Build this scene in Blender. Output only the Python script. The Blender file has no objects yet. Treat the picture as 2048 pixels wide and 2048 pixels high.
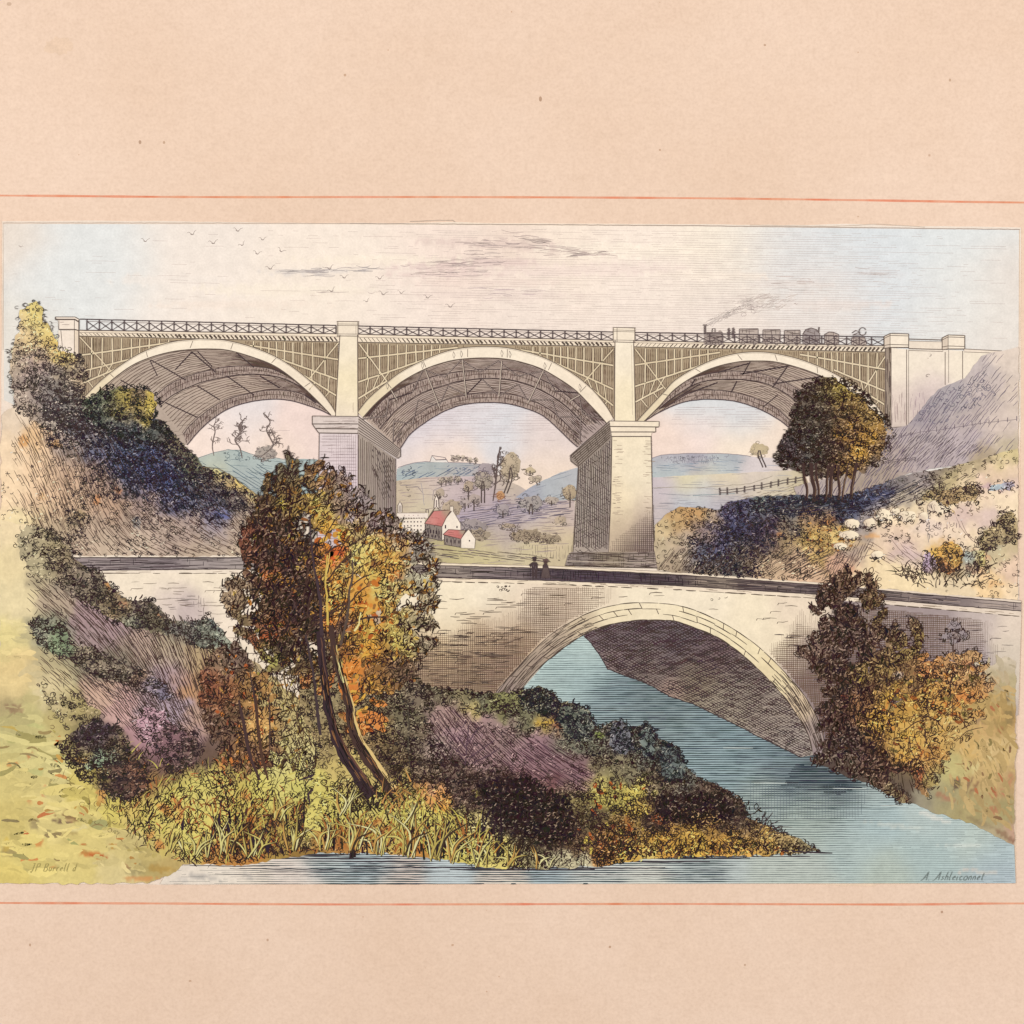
import bpy, math, random
import numpy as np
from mathutils import Vector
from mathutils.geometry import delaunay_2d_cdt

rng = np.random.default_rng(7)
random.seed(7)
scene = bpy.context.scene
S = 0.36 / 2048.0                      # metres per unit of the drawing grid (sheet is about 36 cm wide)

# ------------------------------------------------------------------ camera, lamps, exposure
cam_d = bpy.data.cameras.new('camera')
cam = bpy.data.objects.new('camera', cam_d)
scene.collection.objects.link(cam)
cam.location = (0, 0, 0.8)
cam.rotation_euler = (0, 0, 0)
cam_d.sensor_width = 36
cam_d.lens = 36 * 0.8 / 0.36
cam_d.clip_start = 0.05
cam_d.clip_end = 20
scene.camera = cam

world = bpy.data.worlds.new('World')
scene.world = world
world.use_nodes = True
world.node_tree.nodes['Background'].inputs[0].default_value = (1.0, 0.98, 0.965, 1)
world.node_tree.nodes['Background'].inputs[1].default_value = 0.24


def lamp(x, y, z, size, watts):
    d = bpy.data.lights.new('copy_stand_lamp', 'AREA')
    d.shape = 'SQUARE'
    d.size = size
    d.energy = watts
    d.color = (1.0, 0.988, 0.985)
    o = bpy.data.objects.new('copy_stand_lamp', d)
    scene.collection.objects.link(o)
    o.location = (x, y, z)
    v = Vector((0, 0.02, 0)) - Vector((x, y, z))
    o.rotation_euler = v.to_track_quat('-Z', 'Y').to_euler()


LAMP_W = 19.8
lamp(-1.15, 0.34, 1.25, 0.5, LAMP_W)
lamp(1.15, 0.34, 1.25, 0.5, LAMP_W)

scene.view_settings.view_transform = 'Standard'
scene.view_settings.look = 'None'
scene.view_settings.exposure = 0.0
scene.view_settings.gamma = 1.0
scene.view_settings.use_curve_mapping = False
GAIN = 1.12                            # light level on the sheet: shown value = pigment value x GAIN


# ------------------------------------------------------------------ colour and noise helpers
def lin(c):
    """'rrggbb' or (r,g,b) 0-255 as it should look -> linear pigment value."""
    if isinstance(c, str):
        c = tuple(int(c[i:i + 2], 16) for i in (0, 2, 4))
    a = np.asarray(c, float) / 255.0
    a = np.where(a <= 0.04045, a / 12.92, ((a + 0.055) / 1.055) ** 2.4)
    return np.minimum(a / GAIN, 0.86)


def mute(c):
    """Old watercolour: cool tints have greyed and the whole sheet has warmed a little."""
    L = float(c @ np.array([.3, .59, .11]))
    cool = min(max((c[2] / (c[0] + 1e-4) - .78) / .4, 0), 1) * min(L / .22, 1)
    return np.clip(L * np.array([1.03, 1.0, .95]) * (.04 + .16 * cool) + c * (.96 - .16 * cool), 0, .86)


def hsh(ix, iy, seed):
    h = (ix.astype(np.int64) * 374761393 + iy.astype(np.int64) * 668265263 + seed * 1442695041) & 0xFFFFFFFF
    h = ((h ^ (h >> 13)) * 1274126177) & 0xFFFFFFFF
    return ((h ^ (h >> 16)) & 0xFFFF) / 65535.0


def noise(x, y, seed=0):
    x = np.asarray(x, float); y = np.asarray(y, float)
    ix = np.floor(x); iy = np.floor(y)
    fx = x - ix; fy = y - iy
    fx = fx * fx * (3 - 2 * fx); fy = fy * fy * (3 - 2 * fy)
    a = hsh(ix, iy, seed); b = hsh(ix + 1, iy, seed)
    c = hsh(ix, iy + 1, seed); d = hsh(ix + 1, iy + 1, seed)
    return (a + (b - a) * fx) * (1 - fy) + (c + (d - c) * fx) * fy


def fbm(x, y, seed=0, octv=4):
    s = 0; amp = 0.5; t = 0
    for k in range(octv):
        s = s + amp * noise(x * 2 ** k, y * 2 ** k, seed + 17 * k); t += amp; amp *= 0.5
    return s / t


class Field:
    """Smooth field through scattered samples (x, y, value, reach)."""

    def __init__(self, samples, warp=10, wscale=28, seed=3):
        self.p = np.array([[s[0], s[1]] for s in samples], float)
        self.r = np.array([s[3] if len(s) > 3 else 45 for s in samples], float)
        self.colour = isinstance(samples[0][2], (str, tuple))
        self.v = np.array([mute(lin(s[2])) if self.colour else [s[2]] for s in samples], float)
        self.warp, self.ws, self.seed = warp, wscale, seed

    def __call__(self, x, y):
        x = np.asarray(x, float); y = np.asarray(y, float)
        if self.warp:
            dx = (fbm(x / self.ws, y / self.ws, self.seed) - .5) * 2 * self.warp
            dy = (fbm(x / self.ws, y / self.ws, self.seed + 50) - .5) * 2 * self.warp
            x = x + dx; y = y + dy
        out = np.zeros((len(x), self.v.shape[1]))
        for a in range(0, len(x), 20000):
            d2 = (x[a:a + 20000, None] - self.p[:, 0]) ** 2 + (y[a:a + 20000, None] - self.p[:, 1]) ** 2
            w = np.exp(-d2 / self.r ** 2) + 1e-6 * self.r ** 2 / (d2 + 1) ** 1
            w /= w.sum(1, keepdims=True)
            out[a:a + 20000] = w @ self.v
        return out if self.colour else out[:, 0]


class Many(list):
    """Several outlines treated as one shape."""


def inside(x, y, poly):
    if isinstance(poly, Many):
        r = np.zeros(len(x), bool)
        for q in poly: r |= inside(x, y, q)
        return r
    p = np.asarray(poly, float)
    r = np.zeros(len(x), bool)
    j = len(p) - 1
    for i in range(len(p)):
        xi, yi = p[i]; xj, yj = p[j]
        if yi != yj:
            c = ((yi > y) != (yj > y)) & (x < (xj - xi) * (y - yi) / (yj - yi) + xi)
            r ^= c
        j = i
    return r


def dense(pts, step=6.0, closed=True):
    pts = np.asarray(pts, float)
    if closed:
        pts = np.vstack([pts, pts[:1]])
    out = []
    for a, b in zip(pts[:-1], pts[1:]):
        n = max(1, int(np.hypot(*(b - a)) / step))
        for k in range(n):
            out.append(a + (b - a) * k / n)
    if not closed:
        out.append(pts[-1])
    return np.array(out)


def spline(pts, step=6.0):
    """Catmull-Rom through open control points, resampled evenly."""
    p = np.asarray(pts, float)
    p = np.vstack([2 * p[0] - p[1], p, 2 * p[-1] - p[-2]])
    out = []
    for i in range(1, len(p) - 2):
        n = max(2, int(np.hypot(*(p[i + 1] - p[i])) / step))
        t = np.linspace(0, 1, n, endpoint=False)[:, None]
        out.append(0.5 * (2 * p[i] + (p[i + 1] - p[i - 1]) * t + (2 * p[i - 1] - 5 * p[i] + 4 * p[i + 1] - p[i + 2]) * t ** 2
                          + (3 * p[i] - p[i - 1] - 3 * p[i + 1] + p[i + 2]) * t ** 3))
    return np.vstack(out + [p[-2:-1]])


def at(curve, x):
    c = np.asarray(curve, float)
    return np.interp(x, c[:, 0], c[:, 1])


def rough(poly, amp=4, scale=14, step=5, seed=1):
    p = dense(poly, step)
    n = np.roll(p, -1, 0) - np.roll(p, 1, 0)
    n = np.stack([n[:, 1], -n[:, 0]], 1) / (np.hypot(n[:, 0], n[:, 1])[:, None] + 1e-6)
    d = (fbm(p[:, 0] / scale, p[:, 1] / scale, seed, 3) - 0.5) * 2 * amp
    return p + n * d[:, None]


def offset(poly, d):
    """Move an outline outwards by d."""
    p = dense(poly, 8)
    a = np.sum(p[:, 0] * np.roll(p[:, 1], -1) - np.roll(p[:, 0], -1) * p[:, 1])
    n = np.roll(p, -2, 0) - np.roll(p, 2, 0)
    n = np.stack([n[:, 1], -n[:, 0]], 1) / (np.hypot(n[:, 0], n[:, 1])[:, None] + 1e-6)
    return p + n * d * (1 if a > 0 else -1)


def sprays(poly, core, every, rx, ry, lean=-.5, seed=1, omit=.1):
    """A crown built of overlapping tufts, with gaps between them, and boughs that stand out of its edge."""
    r = np.random.default_rng(seed)
    p = dense(poly, every)
    c = p.mean(0)
    out = Many()
    q = offset(poly, -core * .62)
    g = core * 1.25
    gx, gy = np.meshgrid(np.arange(p[:, 0].min(), p[:, 0].max(), g), np.arange(p[:, 1].min(), p[:, 1].max(), g * .86))
    gx[1::2] += g / 2
    gx = gx.ravel() + r.uniform(-.16, .16, gx.size) * g; gy = gy.ravel() + r.uniform(-.16, .16, gy.size) * g
    k = inside(gx, gy, q) & (r.random(len(gx)) > omit)
    for x, y in zip(gx[k], gy[k]):
        f = r.uniform(.9, 1.12)
        out.append(rough(ellipse(x, y, g * .66 * f, g * .6 * f, 20, r.uniform(0, 3)), g * .2, 8, 4, int(x + y)))
    for q in p:
        a = math.atan2(q[1] - c[1], q[0] - c[0])
        a = math.atan2(math.sin(a) + lean, math.cos(a) + .15) + r.normal(0, .35)
        k = r.uniform(.6, 1.3)
        o = q - np.array([math.cos(a), math.sin(a)]) * rx * k * .7
        out.append(rough(ellipse(o[0], o[1], rx * k, ry * k * r.uniform(.7, 1.2), 22, a), ry * .5, 7, 4, int(q[0])))
    return out


def ellipse(cx, cy, rx, ry, n=24, rot=0):
    t = np.linspace(0, 2 * np.pi, n, endpoint=False)
    x = np.cos(t) * rx; y = np.sin(t) * ry
    c, s = math.cos(rot), math.sin(rot)
    return np.stack([cx + x * c - y * s, cy + x * s + y * c], 1)


# ------------------------------------------------------------------ materials
def new_mat(name):
    m = bpy.data.materials.new(name)
    m.use_nodes = True
    nt = m.node_tree
    b = nt.nodes['Principled BSDF']
    b.inputs['Roughness'].default_value = 0.92
    b.inputs['Specular IOR Level'].default_value = 0.12
    return m, nt, b


def N(nt, typ, **kw):
    n = nt.nodes.new(typ)
    for k, v in kw.items():
        setattr(n, k, v)
    return n


def pigment_material():
    m, nt, b = new_mat('ink_and_watercolour_on_paper')
    at_ = N(nt, 'ShaderNodeAttribute', attribute_name='pigment')
    tc = N(nt, 'ShaderNodeTexCoord')
    n1 = N(nt, 'ShaderNodeTexNoise'); n1.inputs['Scale'].default_value = 1400; n1.inputs['Detail'].default_value = 3
    n2 = N(nt, 'ShaderNodeTexNoise'); n2.inputs['Scale'].default_value = 260; n2.inputs['Detail'].default_value = 5
    for n in (n1, n2):
        nt.links.new(tc.outputs['Object'], n.inputs['Vector'])
    r1 = N(nt, 'ShaderNodeMapRange'); r1.inputs[1].default_value = 0.3; r1.inputs[2].default_value = 0.7
    r1.inputs[3].default_value = 0.95; r1.inputs[4].default_value = 1.05
    r2 = N(nt, 'ShaderNodeMapRange'); r2.inputs[1].default_value = 0.3; r2.inputs[2].default_value = 0.7
    r2.inputs[3].default_value = 0.95; r2.inputs[4].default_value = 1.05
    nt.links.new(n1.outputs[0], r1.inputs[0]); nt.links.new(n2.outputs[0], r2.inputs[0])
    mu = N(nt, 'ShaderNodeMath', operation='MULTIPLY')
    nt.links.new(r1.outputs[0], mu.inputs[0]); nt.links.new(r2.outputs[0], mu.inputs[1])
    vm = N(nt, 'ShaderNodeVectorMath', operation='SCALE')
    nt.links.new(at_.outputs['Color'], vm.inputs[0]); nt.links.new(mu.outputs[0], vm.inputs['Scale'])
    nt.links.new(vm.outputs[0], b.inputs['Base Color'])
    bp = N(nt, 'ShaderNodeBump'); bp.inputs['Strength'].default_value = 0.12; bp.inputs['Distance'].default_value = 0.0003
    nt.links.new(n1.outputs[0], bp.inputs['Height']); nt.links.new(bp.outputs[0], b.inputs['Normal'])
    return m


PIG = pigment_material()


def card_material():
    m, nt, b = new_mat('peach_mount_card')
    tc = N(nt, 'ShaderNodeTexCoord')
    base = lin((236, 207, 183)); pale = lin((239, 211, 188)); dark = lin((233, 203, 178))

    def tex(scale, detail=4, rough_=.6):
        n = N(nt, 'ShaderNodeTexNoise')
        n.inputs['Scale'].default_value = scale; n.inputs['Detail'].default_value = detail; n.inputs['Roughness'].default_value = rough_
        nt.links.new(tc.outputs['Object'], n.inputs['Vector'])
        return n.outputs[0]

    def ramp(src, stops):
        r = N(nt, 'ShaderNodeValToRGB')
        el = r.color_ramp.elements
        el[0].position, el[0].color = stops[0][0], (*stops[0][1], 1)
        el[1].position, el[1].color = stops[-1][0], (*stops[-1][1], 1)
        for p, c in stops[1:-1]:
            e = el.new(p); e.color = (*c, 1)
        nt.links.new(src, r.inputs[0])
        return r.outputs[0]

    def mix(mode, fac, a, c):
        x = N(nt, 'ShaderNodeMixRGB', blend_type=mode)
        for i, v in enumerate((fac, a, c)):
            if hasattr(v, 'default_value') or hasattr(v, 'is_linked'):
                nt.links.new(v, x.inputs[i])
            else:
                x.inputs[i].default_value = v
        return x.outputs[0]

    col = ramp(tex(14, 6), [(0.32, dark), (0.5, base), (0.68, pale)])
    fib = ramp(tex(900, 3), [(0.3, (0.93, 0.92, 0.91)), (0.55, (1, 1, 1)), (0.75, (1.03, 1.03, 1.03))])
    col = mix('MULTIPLY', 1.0, col, fib)
    grain = ramp(tex(260, 5, .7), [(0.3, (0.955, 0.95, 0.945)), (0.6, (1.01, 1.01, 1.01)), (0.8, (1.03, 1.03, 1.02))])
    col = mix('MULTIPLY', 1.0, col, grain)
    # scattered brown specks in the card stock
    for scale, thr, tone in ((95, 0.065, (0.55, 0.40, 0.30)), (230, 0.075, (0.66, 0.5, 0.38))):
        v = N(nt, 'ShaderNodeTexVoronoi'); v.inputs['Scale'].default_value = scale
        nt.links.new(tc.outputs['Object'], v.inputs['Vector'])
        pick = N(nt, 'ShaderNodeSeparateColor'); nt.links.new(v.outputs['Color'], pick.inputs[0])
        few = N(nt, 'ShaderNodeMath', operation='GREATER_THAN'); few.inputs[1].default_value = 0.94
        nt.links.new(pick.outputs[0], few.inputs[0])
        lt = N(nt, 'ShaderNodeMapRange'); lt.inputs[1].default_value = thr; lt.inputs[2].default_value = thr * .4
        lt.inputs[3].default_value = 0; lt.inputs[4].default_value = 0.75
        nt.links.new(v.outputs['Distance'], lt.inputs[0])
        f = N(nt, 'ShaderNodeMath', operation='MULTIPLY')
        nt.links.new(few.outputs[0], f.inputs[0]); nt.links.new(lt.outputs[0], f.inputs[1])
        x = N(nt, 'ShaderNodeMixRGB', blend_type='MULTIPLY')
        nt.links.new(f.outputs[0], x.inputs[0]); nt.links.new(col, x.inputs[1]); x.inputs[2].default_value = (*tone, 1)
        col = x.outputs[0]
    nt.links.new(col, b.inputs['Base Color'])
    bp = N(nt, 'ShaderNodeBump'); bp.inputs['Strength'].default_value = 0.2; bp.inputs['Distance'].default_value = 0.0004
    nt.links.new(tex(800, 4), bp.inputs['Height']); nt.links.new(bp.outputs[0], b.inputs['Normal'])
    return m


# ------------------------------------------------------------------ printed parts
INK = np.array(lin((58, 40, 36)))
LAYER = [0]
DZ = 6.5e-6                            # washes and inks of one part lie a few thousandths of a millimetre above the last


def link(o, parent=None):
    scene.collection.objects.link(o)
    if parent is not None:
        o.parent = parent
    return o


class Part:
    """One printed and tinted part: washes and ink strokes gathered into a single mesh lying on the sheet."""

    def __init__(self, keep=False, rise=1.0):
        if not keep:
            LAYER[0] += rise
        self.k = self.g = 0
        self.z0 = LAYER[0] * DZ
        self.v, self.c, self.f, self.n = [], [], [], 0

    def _add(self, xy, z, col, faces):
        v = np.empty((len(xy), 3)); v[:, 0] = (xy[:, 0] - 1024) * S; v[:, 1] = (1024 - xy[:, 1]) * S; v[:, 2] = self.z0 + z
        self.v.append(v); self.c.append(np.asarray(col, float))
        self.f.append(np.asarray(faces, np.int64) + self.n)
        self.n += len(xy)

    def wash(self, poly, col, step=7, gran=0.05, level=0, dabs=()):
        """Tinted area: col is a colour, a Field, or a function(x, y)."""
        poly = np.asarray(poly, float)
        simple = isinstance(col, (str, tuple))
        pts = dense(poly, step * 1.0) if not simple else poly
        n = len(pts)
        x0, y0 = pts.min(0); x1, y1 = pts.max(0)
        ins = np.zeros((0, 2))
        if not simple or gran:
            gx, gy = np.meshgrid(np.arange(x0 + step / 2, x1, step), np.arange(y0 + step / 2, y1, step))
            gx[1::2] += step / 2
            gx = gx.ravel() + rng.uniform(-.2, .2, gx.size) * step; gy = gy.ravel() + rng.uniform(-.2, .2, gy.size) * step
            k = inside(gx, gy, pts)
            ins = np.stack([gx[k], gy[k]], 1)
            if len(ins):
                keep = np.ones(len(ins), bool)
                for a in range(0, len(ins), 4000):
                    d = np.min((ins[a:a + 4000, None, 0] - pts[None, :, 0]) ** 2 + (ins[a:a + 4000, None, 1] - pts[None, :, 1]) ** 2, 1)
                    keep[a:a + 4000] = d > (step * .45) ** 2
                ins = ins[keep]
        allp = np.vstack([pts, ins])
        co = [Vector((float(a), float(b))) for a, b in allp]
        r = delaunay_2d_cdt(co, [], [list(range(n))], 1, 1e-4)
        vs = np.array([[p.x, p.y] for p in r[0]]); fs = np.array([f for f in r[2] if len(f) == 3])
        if len(fs) == 0:
            return
        # y is flipped on the sheet, so order the corners to face up
        a, b, c = vs[fs[:, 0]], vs[fs[:, 1]], vs[fs[:, 2]]
        cr = (b[:, 0] - a[:, 0]) * (c[:, 1] - a[:, 1]) - (b[:, 1] - a[:, 1]) * (c[:, 0] - a[:, 0])
        fs[cr > 0] = fs[cr > 0][:, ::-1]
        C = np.tile(lin(col), (len(vs), 1)) if simple else np.array(col(vs[:, 0], vs[:, 1]))
        for d in dabs:                                   # (x, y, rx, ry, rot, colour, strength)
            dx = vs[:, 0] - d[0]; dy = vs[:, 1] - d[1]
            ca, sa = math.cos(d[4]), math.sin(d[4])
            u = (dx * ca + dy * sa) / d[2]; w = (-dx * sa + dy * ca) / d[3]
            q = np.sqrt(u * u + w * w) + (fbm(vs[:, 0] / 7, vs[:, 1] / 7, int(d[0])) - .5) * 1.7
            k = np.clip((1.1 - q) / .22, 0, 1)[:, None] * d[6]
            C = C * (1 - k) + lin(d[5]) * k
        if gran:
            C = C * (1 + gran * 2 * (fbm(vs[:, 0] / 11, vs[:, 1] / 11, 5) - .5))[:, None]
            C = C * (1 + gran * 1.2 * (noise(vs[:, 0] / 2.5, vs[:, 1] / 2.5, 9) - .5))[:, None]
        self._add(vs, level * 2e-6, np.clip(C, 0, .88), np.hstack([fs, np.full((len(fs), 1), -1 - self.n)]))

    def strokes(self, P, w=1.6, col=None, level=1.0, taper=True, sub=None):
        """P: (n, k, 2) array of polylines; w scalar, (n,) or (n,k) widths; col (3,), or (n,3)."""
        P = np.asarray(P, float)
        if len(P) == 0:
            return
        n, k, _ = P.shape
        W = np.asarray(w, float)
        W = np.full((n, k), float(W)) if W.ndim == 0 else (np.repeat(W[:, None], k, 1) if W.ndim == 1 else W.copy())
        if taper:
            t = np.linspace(0, 1, k)
            W = W * (0.35 + 0.65 * np.sin(np.pi * (0.06 + 0.88 * t)) ** .7)
        T = np.empty_like(P)
        T[:, 1:-1] = P[:, 2:] - P[:, :-2]; T[:, 0] = P[:, 1] - P[:, 0]; T[:, -1] = P[:, -1] - P[:, -2]
        T /= np.hypot(T[..., 0], T[..., 1])[..., None] + 1e-9
        Nn = np.stack([-T[..., 1], T[..., 0]], -1) * W[..., None] / 2
        xy = np.stack([P + Nn, P - Nn], 2).reshape(-1, 2)
        i = (np.arange(n)[:, None] * k + np.arange(k - 1)[None]) * 2
        i = i.ravel()
        faces = np.stack([i, i + 2, i + 3, i + 1], 1)
        col = INK if col is None else col
        c = np.asarray(col, float)
        c = np.tile(c, (n, 1)) if c.ndim == 1 else c
        c = np.repeat(c, k * 2, 0)
        if sub is not None:                              # opaque colour: neighbours never share a height
            self.g += 1
            z = np.repeat(level * 2 + sub * .12 + (self.g % 6) * .02, k * 2) * 1e-6
        elif n == 1:
            self.k += 1
            z = np.full(k * 2, level * 2 + (self.k % 9) * .06) * 1e-6
        else:
            z = np.repeat((rng.permutation(n) + rng.random(n)) / max(n, 1) * 0.4 + level * 2, k * 2) * 1e-6
        self._add(xy, z, c, faces)

    def line(self, pts, w=1.8, col=None, level=1.0, wob=0.0, step=8, taper=False, curve=False):
        p = spline(pts, step) if curve else dense(pts, step, False)
        if wob:
            p = p + (np.stack([fbm(p[:, 0] / 9, p[:, 1] / 9, 3), fbm(p[:, 0] / 9, p[:, 1] / 9, 8)], 1) - .5) * 2 * wob
        self.strokes(p[None], w, None if col is None else col, level, taper)

    def build(self, name, parent, label=None, group=None, kind=None):
        me = bpy.data.meshes.new(name)
        V = np.vstack(self.v).astype(np.float32); C = np.vstack(self.c)
        quads = [f for f in self.f]
        loops, tot = [], []
        for f in quads:
            tri = f[:, 3] < 0 if len(f) else np.zeros(0, bool)
            # triangles carry a negative marker in the fourth column
            tri = f[:, 3] == -1
            t = f[tri][:, :3]; q = f[~tri]
            if len(t): loops.append(t.ravel()); tot.append(np.full(len(t), 3))
            if len(q): loops.append(q.ravel()); tot.append(np.full(len(q), 4))
        L = np.concatenate(loops).astype(np.int32); Tn = np.concatenate(tot).astype(np.int32)
        st = np.concatenate([[0], np.cumsum(Tn)[:-1]]).astype(np.int32)
        me.vertices.add(len(V)); me.vertices.foreach_set('co', V.ravel())
        me.loops.add(len(L)); me.loops.foreach_set('vertex_index', L)
        me.polygons.add(len(Tn)); me.polygons.foreach_set('loop_start', st); me.polygons.foreach_set('loop_total', Tn)
        me.update(calc_edges=True)
        a = me.color_attributes.new('pigment', 'FLOAT_COLOR', 'POINT')
        rgba = np.ones((len(V), 4), np.float32); rgba[:, :3] = C
        a.data.foreach_set('color', rgba.ravel())
        me.materials.append(PIG)
        o = bpy.data.objects.new(name, me)
        link(o, parent)
        if label: o['label'] = label
        if group: o['group'] = group
        if kind: o['kind'] = kind
        return o


# ------------------------------------------------------------------ ways of drawing with the graver
def scatter(poly, spacing, jitter=.5):
    p = poly if isinstance(poly, Many) else np.asarray(poly, float)
    b = np.vstack(p) if isinstance(poly, Many) else p
    x0, y0 = b.min(0); x1, y1 = b.max(0)
    gx, gy = np.meshgrid(np.arange(x0, x1 + spacing, spacing), np.arange(y0, y1 + spacing, spacing))
    gx[1::2] += spacing / 2
    a, b = np.indices(gx.shape)
    sb = (a % 4) * 3 + b % 3 + ((b // 3) % 2) * .5
    gx = gx.ravel() + rng.uniform(-1, 1, gx.size) * spacing * jitter
    gy = gy.ravel() + rng.uniform(-1, 1, gy.size) * spacing * jitter
    k = inside(gx, gy, p)
    scatter.sub = sb.ravel()[k]
    return gx[k], gy[k]


def keep_by(x, y, tone):
    if tone is None:
        return np.ones(len(x), bool), np.full(len(x), .6)
    t = np.zeros(len(x)) + (tone(x, y) if callable(tone) else float(tone))
    return rng.random(len(x)) < t, t


def ink_tint(n, base=None, var=.35):
    b = INK if base is None else np.asarray(lin(base))
    k = rng.uniform(1 - var, 1 + var, (n, 1))
    h = rng.normal(0, .0035, (n, 3))
    return np.clip(b * k + h, .004, 1)


def curls(part, poly, spacing=7, r=5, tone=None, w=1.6, col=None, level=1.0, flat=.8, var=.35):
    """Small looping scribbles, the engraver's shorthand for leaves."""
    x, y = scatter(poly, spacing)
    k, t = keep_by(x, y, tone)
    x, y, t = x[k], y[k], t[k]
    n = len(x)
    if n == 0: return
    K = 9
    s = np.linspace(0, 1, K)[None]
    a0 = rng.uniform(0, 2 * np.pi, (n, 1)); sw = rng.uniform(3.2, 7.2, (n, 1)) * rng.choice([-1, 1], (n, 1))
    rr = r * rng.uniform(.55, 1.35, (n, 1)) * (1 - .4 * s)
    dr = rng.uniform(0, 2 * np.pi, (n, 1)); dd = r * rng.uniform(0, 1.5, (n, 1)) * (s - .5)
    px = x[:, None] + rr * np.cos(a0 + sw * s) + dd * np.cos(dr)
    py = y[:, None] + rr * np.sin(a0 + sw * s) * flat + dd * np.sin(dr)
    part.strokes(np.stack([px, py], -1), w * rng.uniform(.7, 1.3, n) * (.75 + .5 * t), ink_tint(n, col, var), level)


def leaves(part, poly, spacing=8, L=13, tone=None, w=2.2, col=None, level=1.0, clump=42, fan=1.0, up=-1.2, var=.4, loop=.5):
    """Comma strokes and pointed leaf loops fanned out in clumps."""
    x, y = scatter(poly, spacing)
    k, t = keep_by(x, y, tone)
    x, y, t = x[k], y[k], t[k]
    n = len(x)
    if n == 0: return
    cx = (np.floor(x / clump) + .5 + (hsh(np.floor(x / clump), np.floor(y / clump), 4) - .5) * .7) * clump
    cy = (np.floor(y / clump) + .8 + (hsh(np.floor(x / clump), np.floor(y / clump), 6) - .5) * .5) * clump
    a = np.arctan2(y - cy, x - cx)
    a = np.arctan2(np.sin(a) * fan + math.sin(up), np.cos(a) * fan + math.cos(up)) + rng.normal(0, .55, n)
    ln = L * rng.uniform(.6, 1.35, n)
    K = 6
    s = np.linspace(0, 1, K)[None]
    bend = rng.normal(0, .9, (n, 1))
    ang = a[:, None] + bend * (s - .3)
    st = ln[:, None] / (K - 1)
    px = x[:, None] + np.cumsum(np.cos(ang) * st, 1) - ln[:, None] * .5 * np.cos(a)[:, None]
    py = y[:, None] + np.cumsum(np.sin(ang) * st, 1) - ln[:, None] * .5 * np.sin(a)[:, None]
    is_loop = rng.random(n) < loop
    P = np.stack([px, py], -1)
    part.strokes(P[~is_loop], w * rng.uniform(.6, 1.5, (~is_loop).sum()) * (.7 + .6 * t[~is_loop]), ink_tint((~is_loop).sum(), col, var), level)
    q = P[is_loop]
    m = len(q)
    if m:
        b = rng.uniform(.16, .34, (m, 1)) * ln[is_loop][:, None]
        T = q[:, -1] - q[:, 0]; T /= np.hypot(T[:, 0], T[:, 1])[:, None] + 1e-6
        Nn = np.stack([-T[:, 1], T[:, 0]], 1)[:, None, :]
        bul = np.sin(np.pi * s)[..., None] * b[..., None]
        up_ = q + Nn * bul; dn = (q - Nn * bul)[:, ::-1]
        lp = np.concatenate([up_, dn[:, 1:]], 1)
        part.strokes(lp, w * .72 * rng.uniform(.7, 1.3, m), ink_tint(m, col, var), level, taper=False)


def hatch(part, poly, angle, spacing=6, L=40, tone=None, w=1.4, col=None, level=1.0, wob=1.2, var=.3, bend=.0, clip=True, K=7, along=None):
    """Long parallel strokes that follow a direction (number or function of x, y, radians)."""
    f = (lambda x, y: np.zeros(len(x)) + angle(x, y)) if callable(angle) else (lambda x, y, a=angle: np.full(len(x), a))
    cx, cy = np.mean(np.asarray(poly), 0)
    lx = along or L * .8
    p = np.asarray(poly, float)
    x0, y0 = p.min(0) - L; x1, y1 = p.max(0) + L
    a0 = float(f(np.array([cx]), np.array([cy]))[0])
    R = math.hypot(x1 - x0, y1 - y0) / 2
    u, v = np.meshgrid(np.arange(-R, R, lx), np.arange(-R, R, spacing))
    u = u + rng.uniform(-.5, .5, u.shape) * lx; v = v + rng.normal(0, .16, v.shape) * spacing
    mx, my = (x0 + x1) / 2, (y0 + y1) / 2
    x = (mx + u * math.cos(a0) - v * math.sin(a0)).ravel(); y = (my + u * math.sin(a0) + v * math.cos(a0)).ravel()
    k = inside(x, y, p); x, y = x[k], y[k]
    k, t = keep_by(x, y, tone); x, y, t = x[k], y[k], t[k]
    n = len(x)
    if n == 0: return
    ln = L * rng.uniform(.65, 1.25, n)
    h = K // 2
    pts = np.zeros((n, K, 2)); pts[:, h] = np.stack([x, y], 1)
    st = ln / (K - 1)
    bd = rng.normal(0, 1, n) * .02 + bend
    for sgn, rngk in ((1, range(h + 1, K)), (-1, range(h - 1, -1, -1))):
        qx, qy = x.copy(), y.copy()
        for j, i in enumerate(rngk):
            aa = f(qx, qy) + bd * sgn * (j + 1)
            qx = qx + sgn * np.cos(aa) * st; qy = qy + sgn * np.sin(aa) * st
            pts[:, i] = np.stack([qx, qy], 1)
    if wob:
        pts[..., 0] += (noise(pts[..., 0] / 7, pts[..., 1] / 7, 21) - .5) * wob
        pts[..., 1] += (noise(pts[..., 0] / 7, pts[..., 1] / 7, 31) - .5) * wob
    if clip:
        ok = inside(pts[:, 0, 0], pts[:, 0, 1], p) & inside(pts[:, -1, 0], pts[:, -1, 1], p)
        bad = np.where(~ok)[0]
        for _ in range(3):                                # shorten strokes that run over the edge
            if len(bad) == 0: break
            c = pts[bad, h][:, None, :]
            pts[bad] = c + (pts[bad] - c) * .55
            ok2 = inside(pts[bad, 0, 0], pts[bad, 0, 1], p) & inside(pts[bad, -1, 0], pts[bad, -1, 1], p)
            bad = bad[~ok2]
        keep = np.ones(n, bool); keep[bad] = False
        pts, t = pts[keep], t[keep]; n = len(pts)
    part.strokes(pts, w * rng.uniform(.75, 1.25, n) * (.7 + .5 * t), ink_tint(n, col, var), level)


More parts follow.
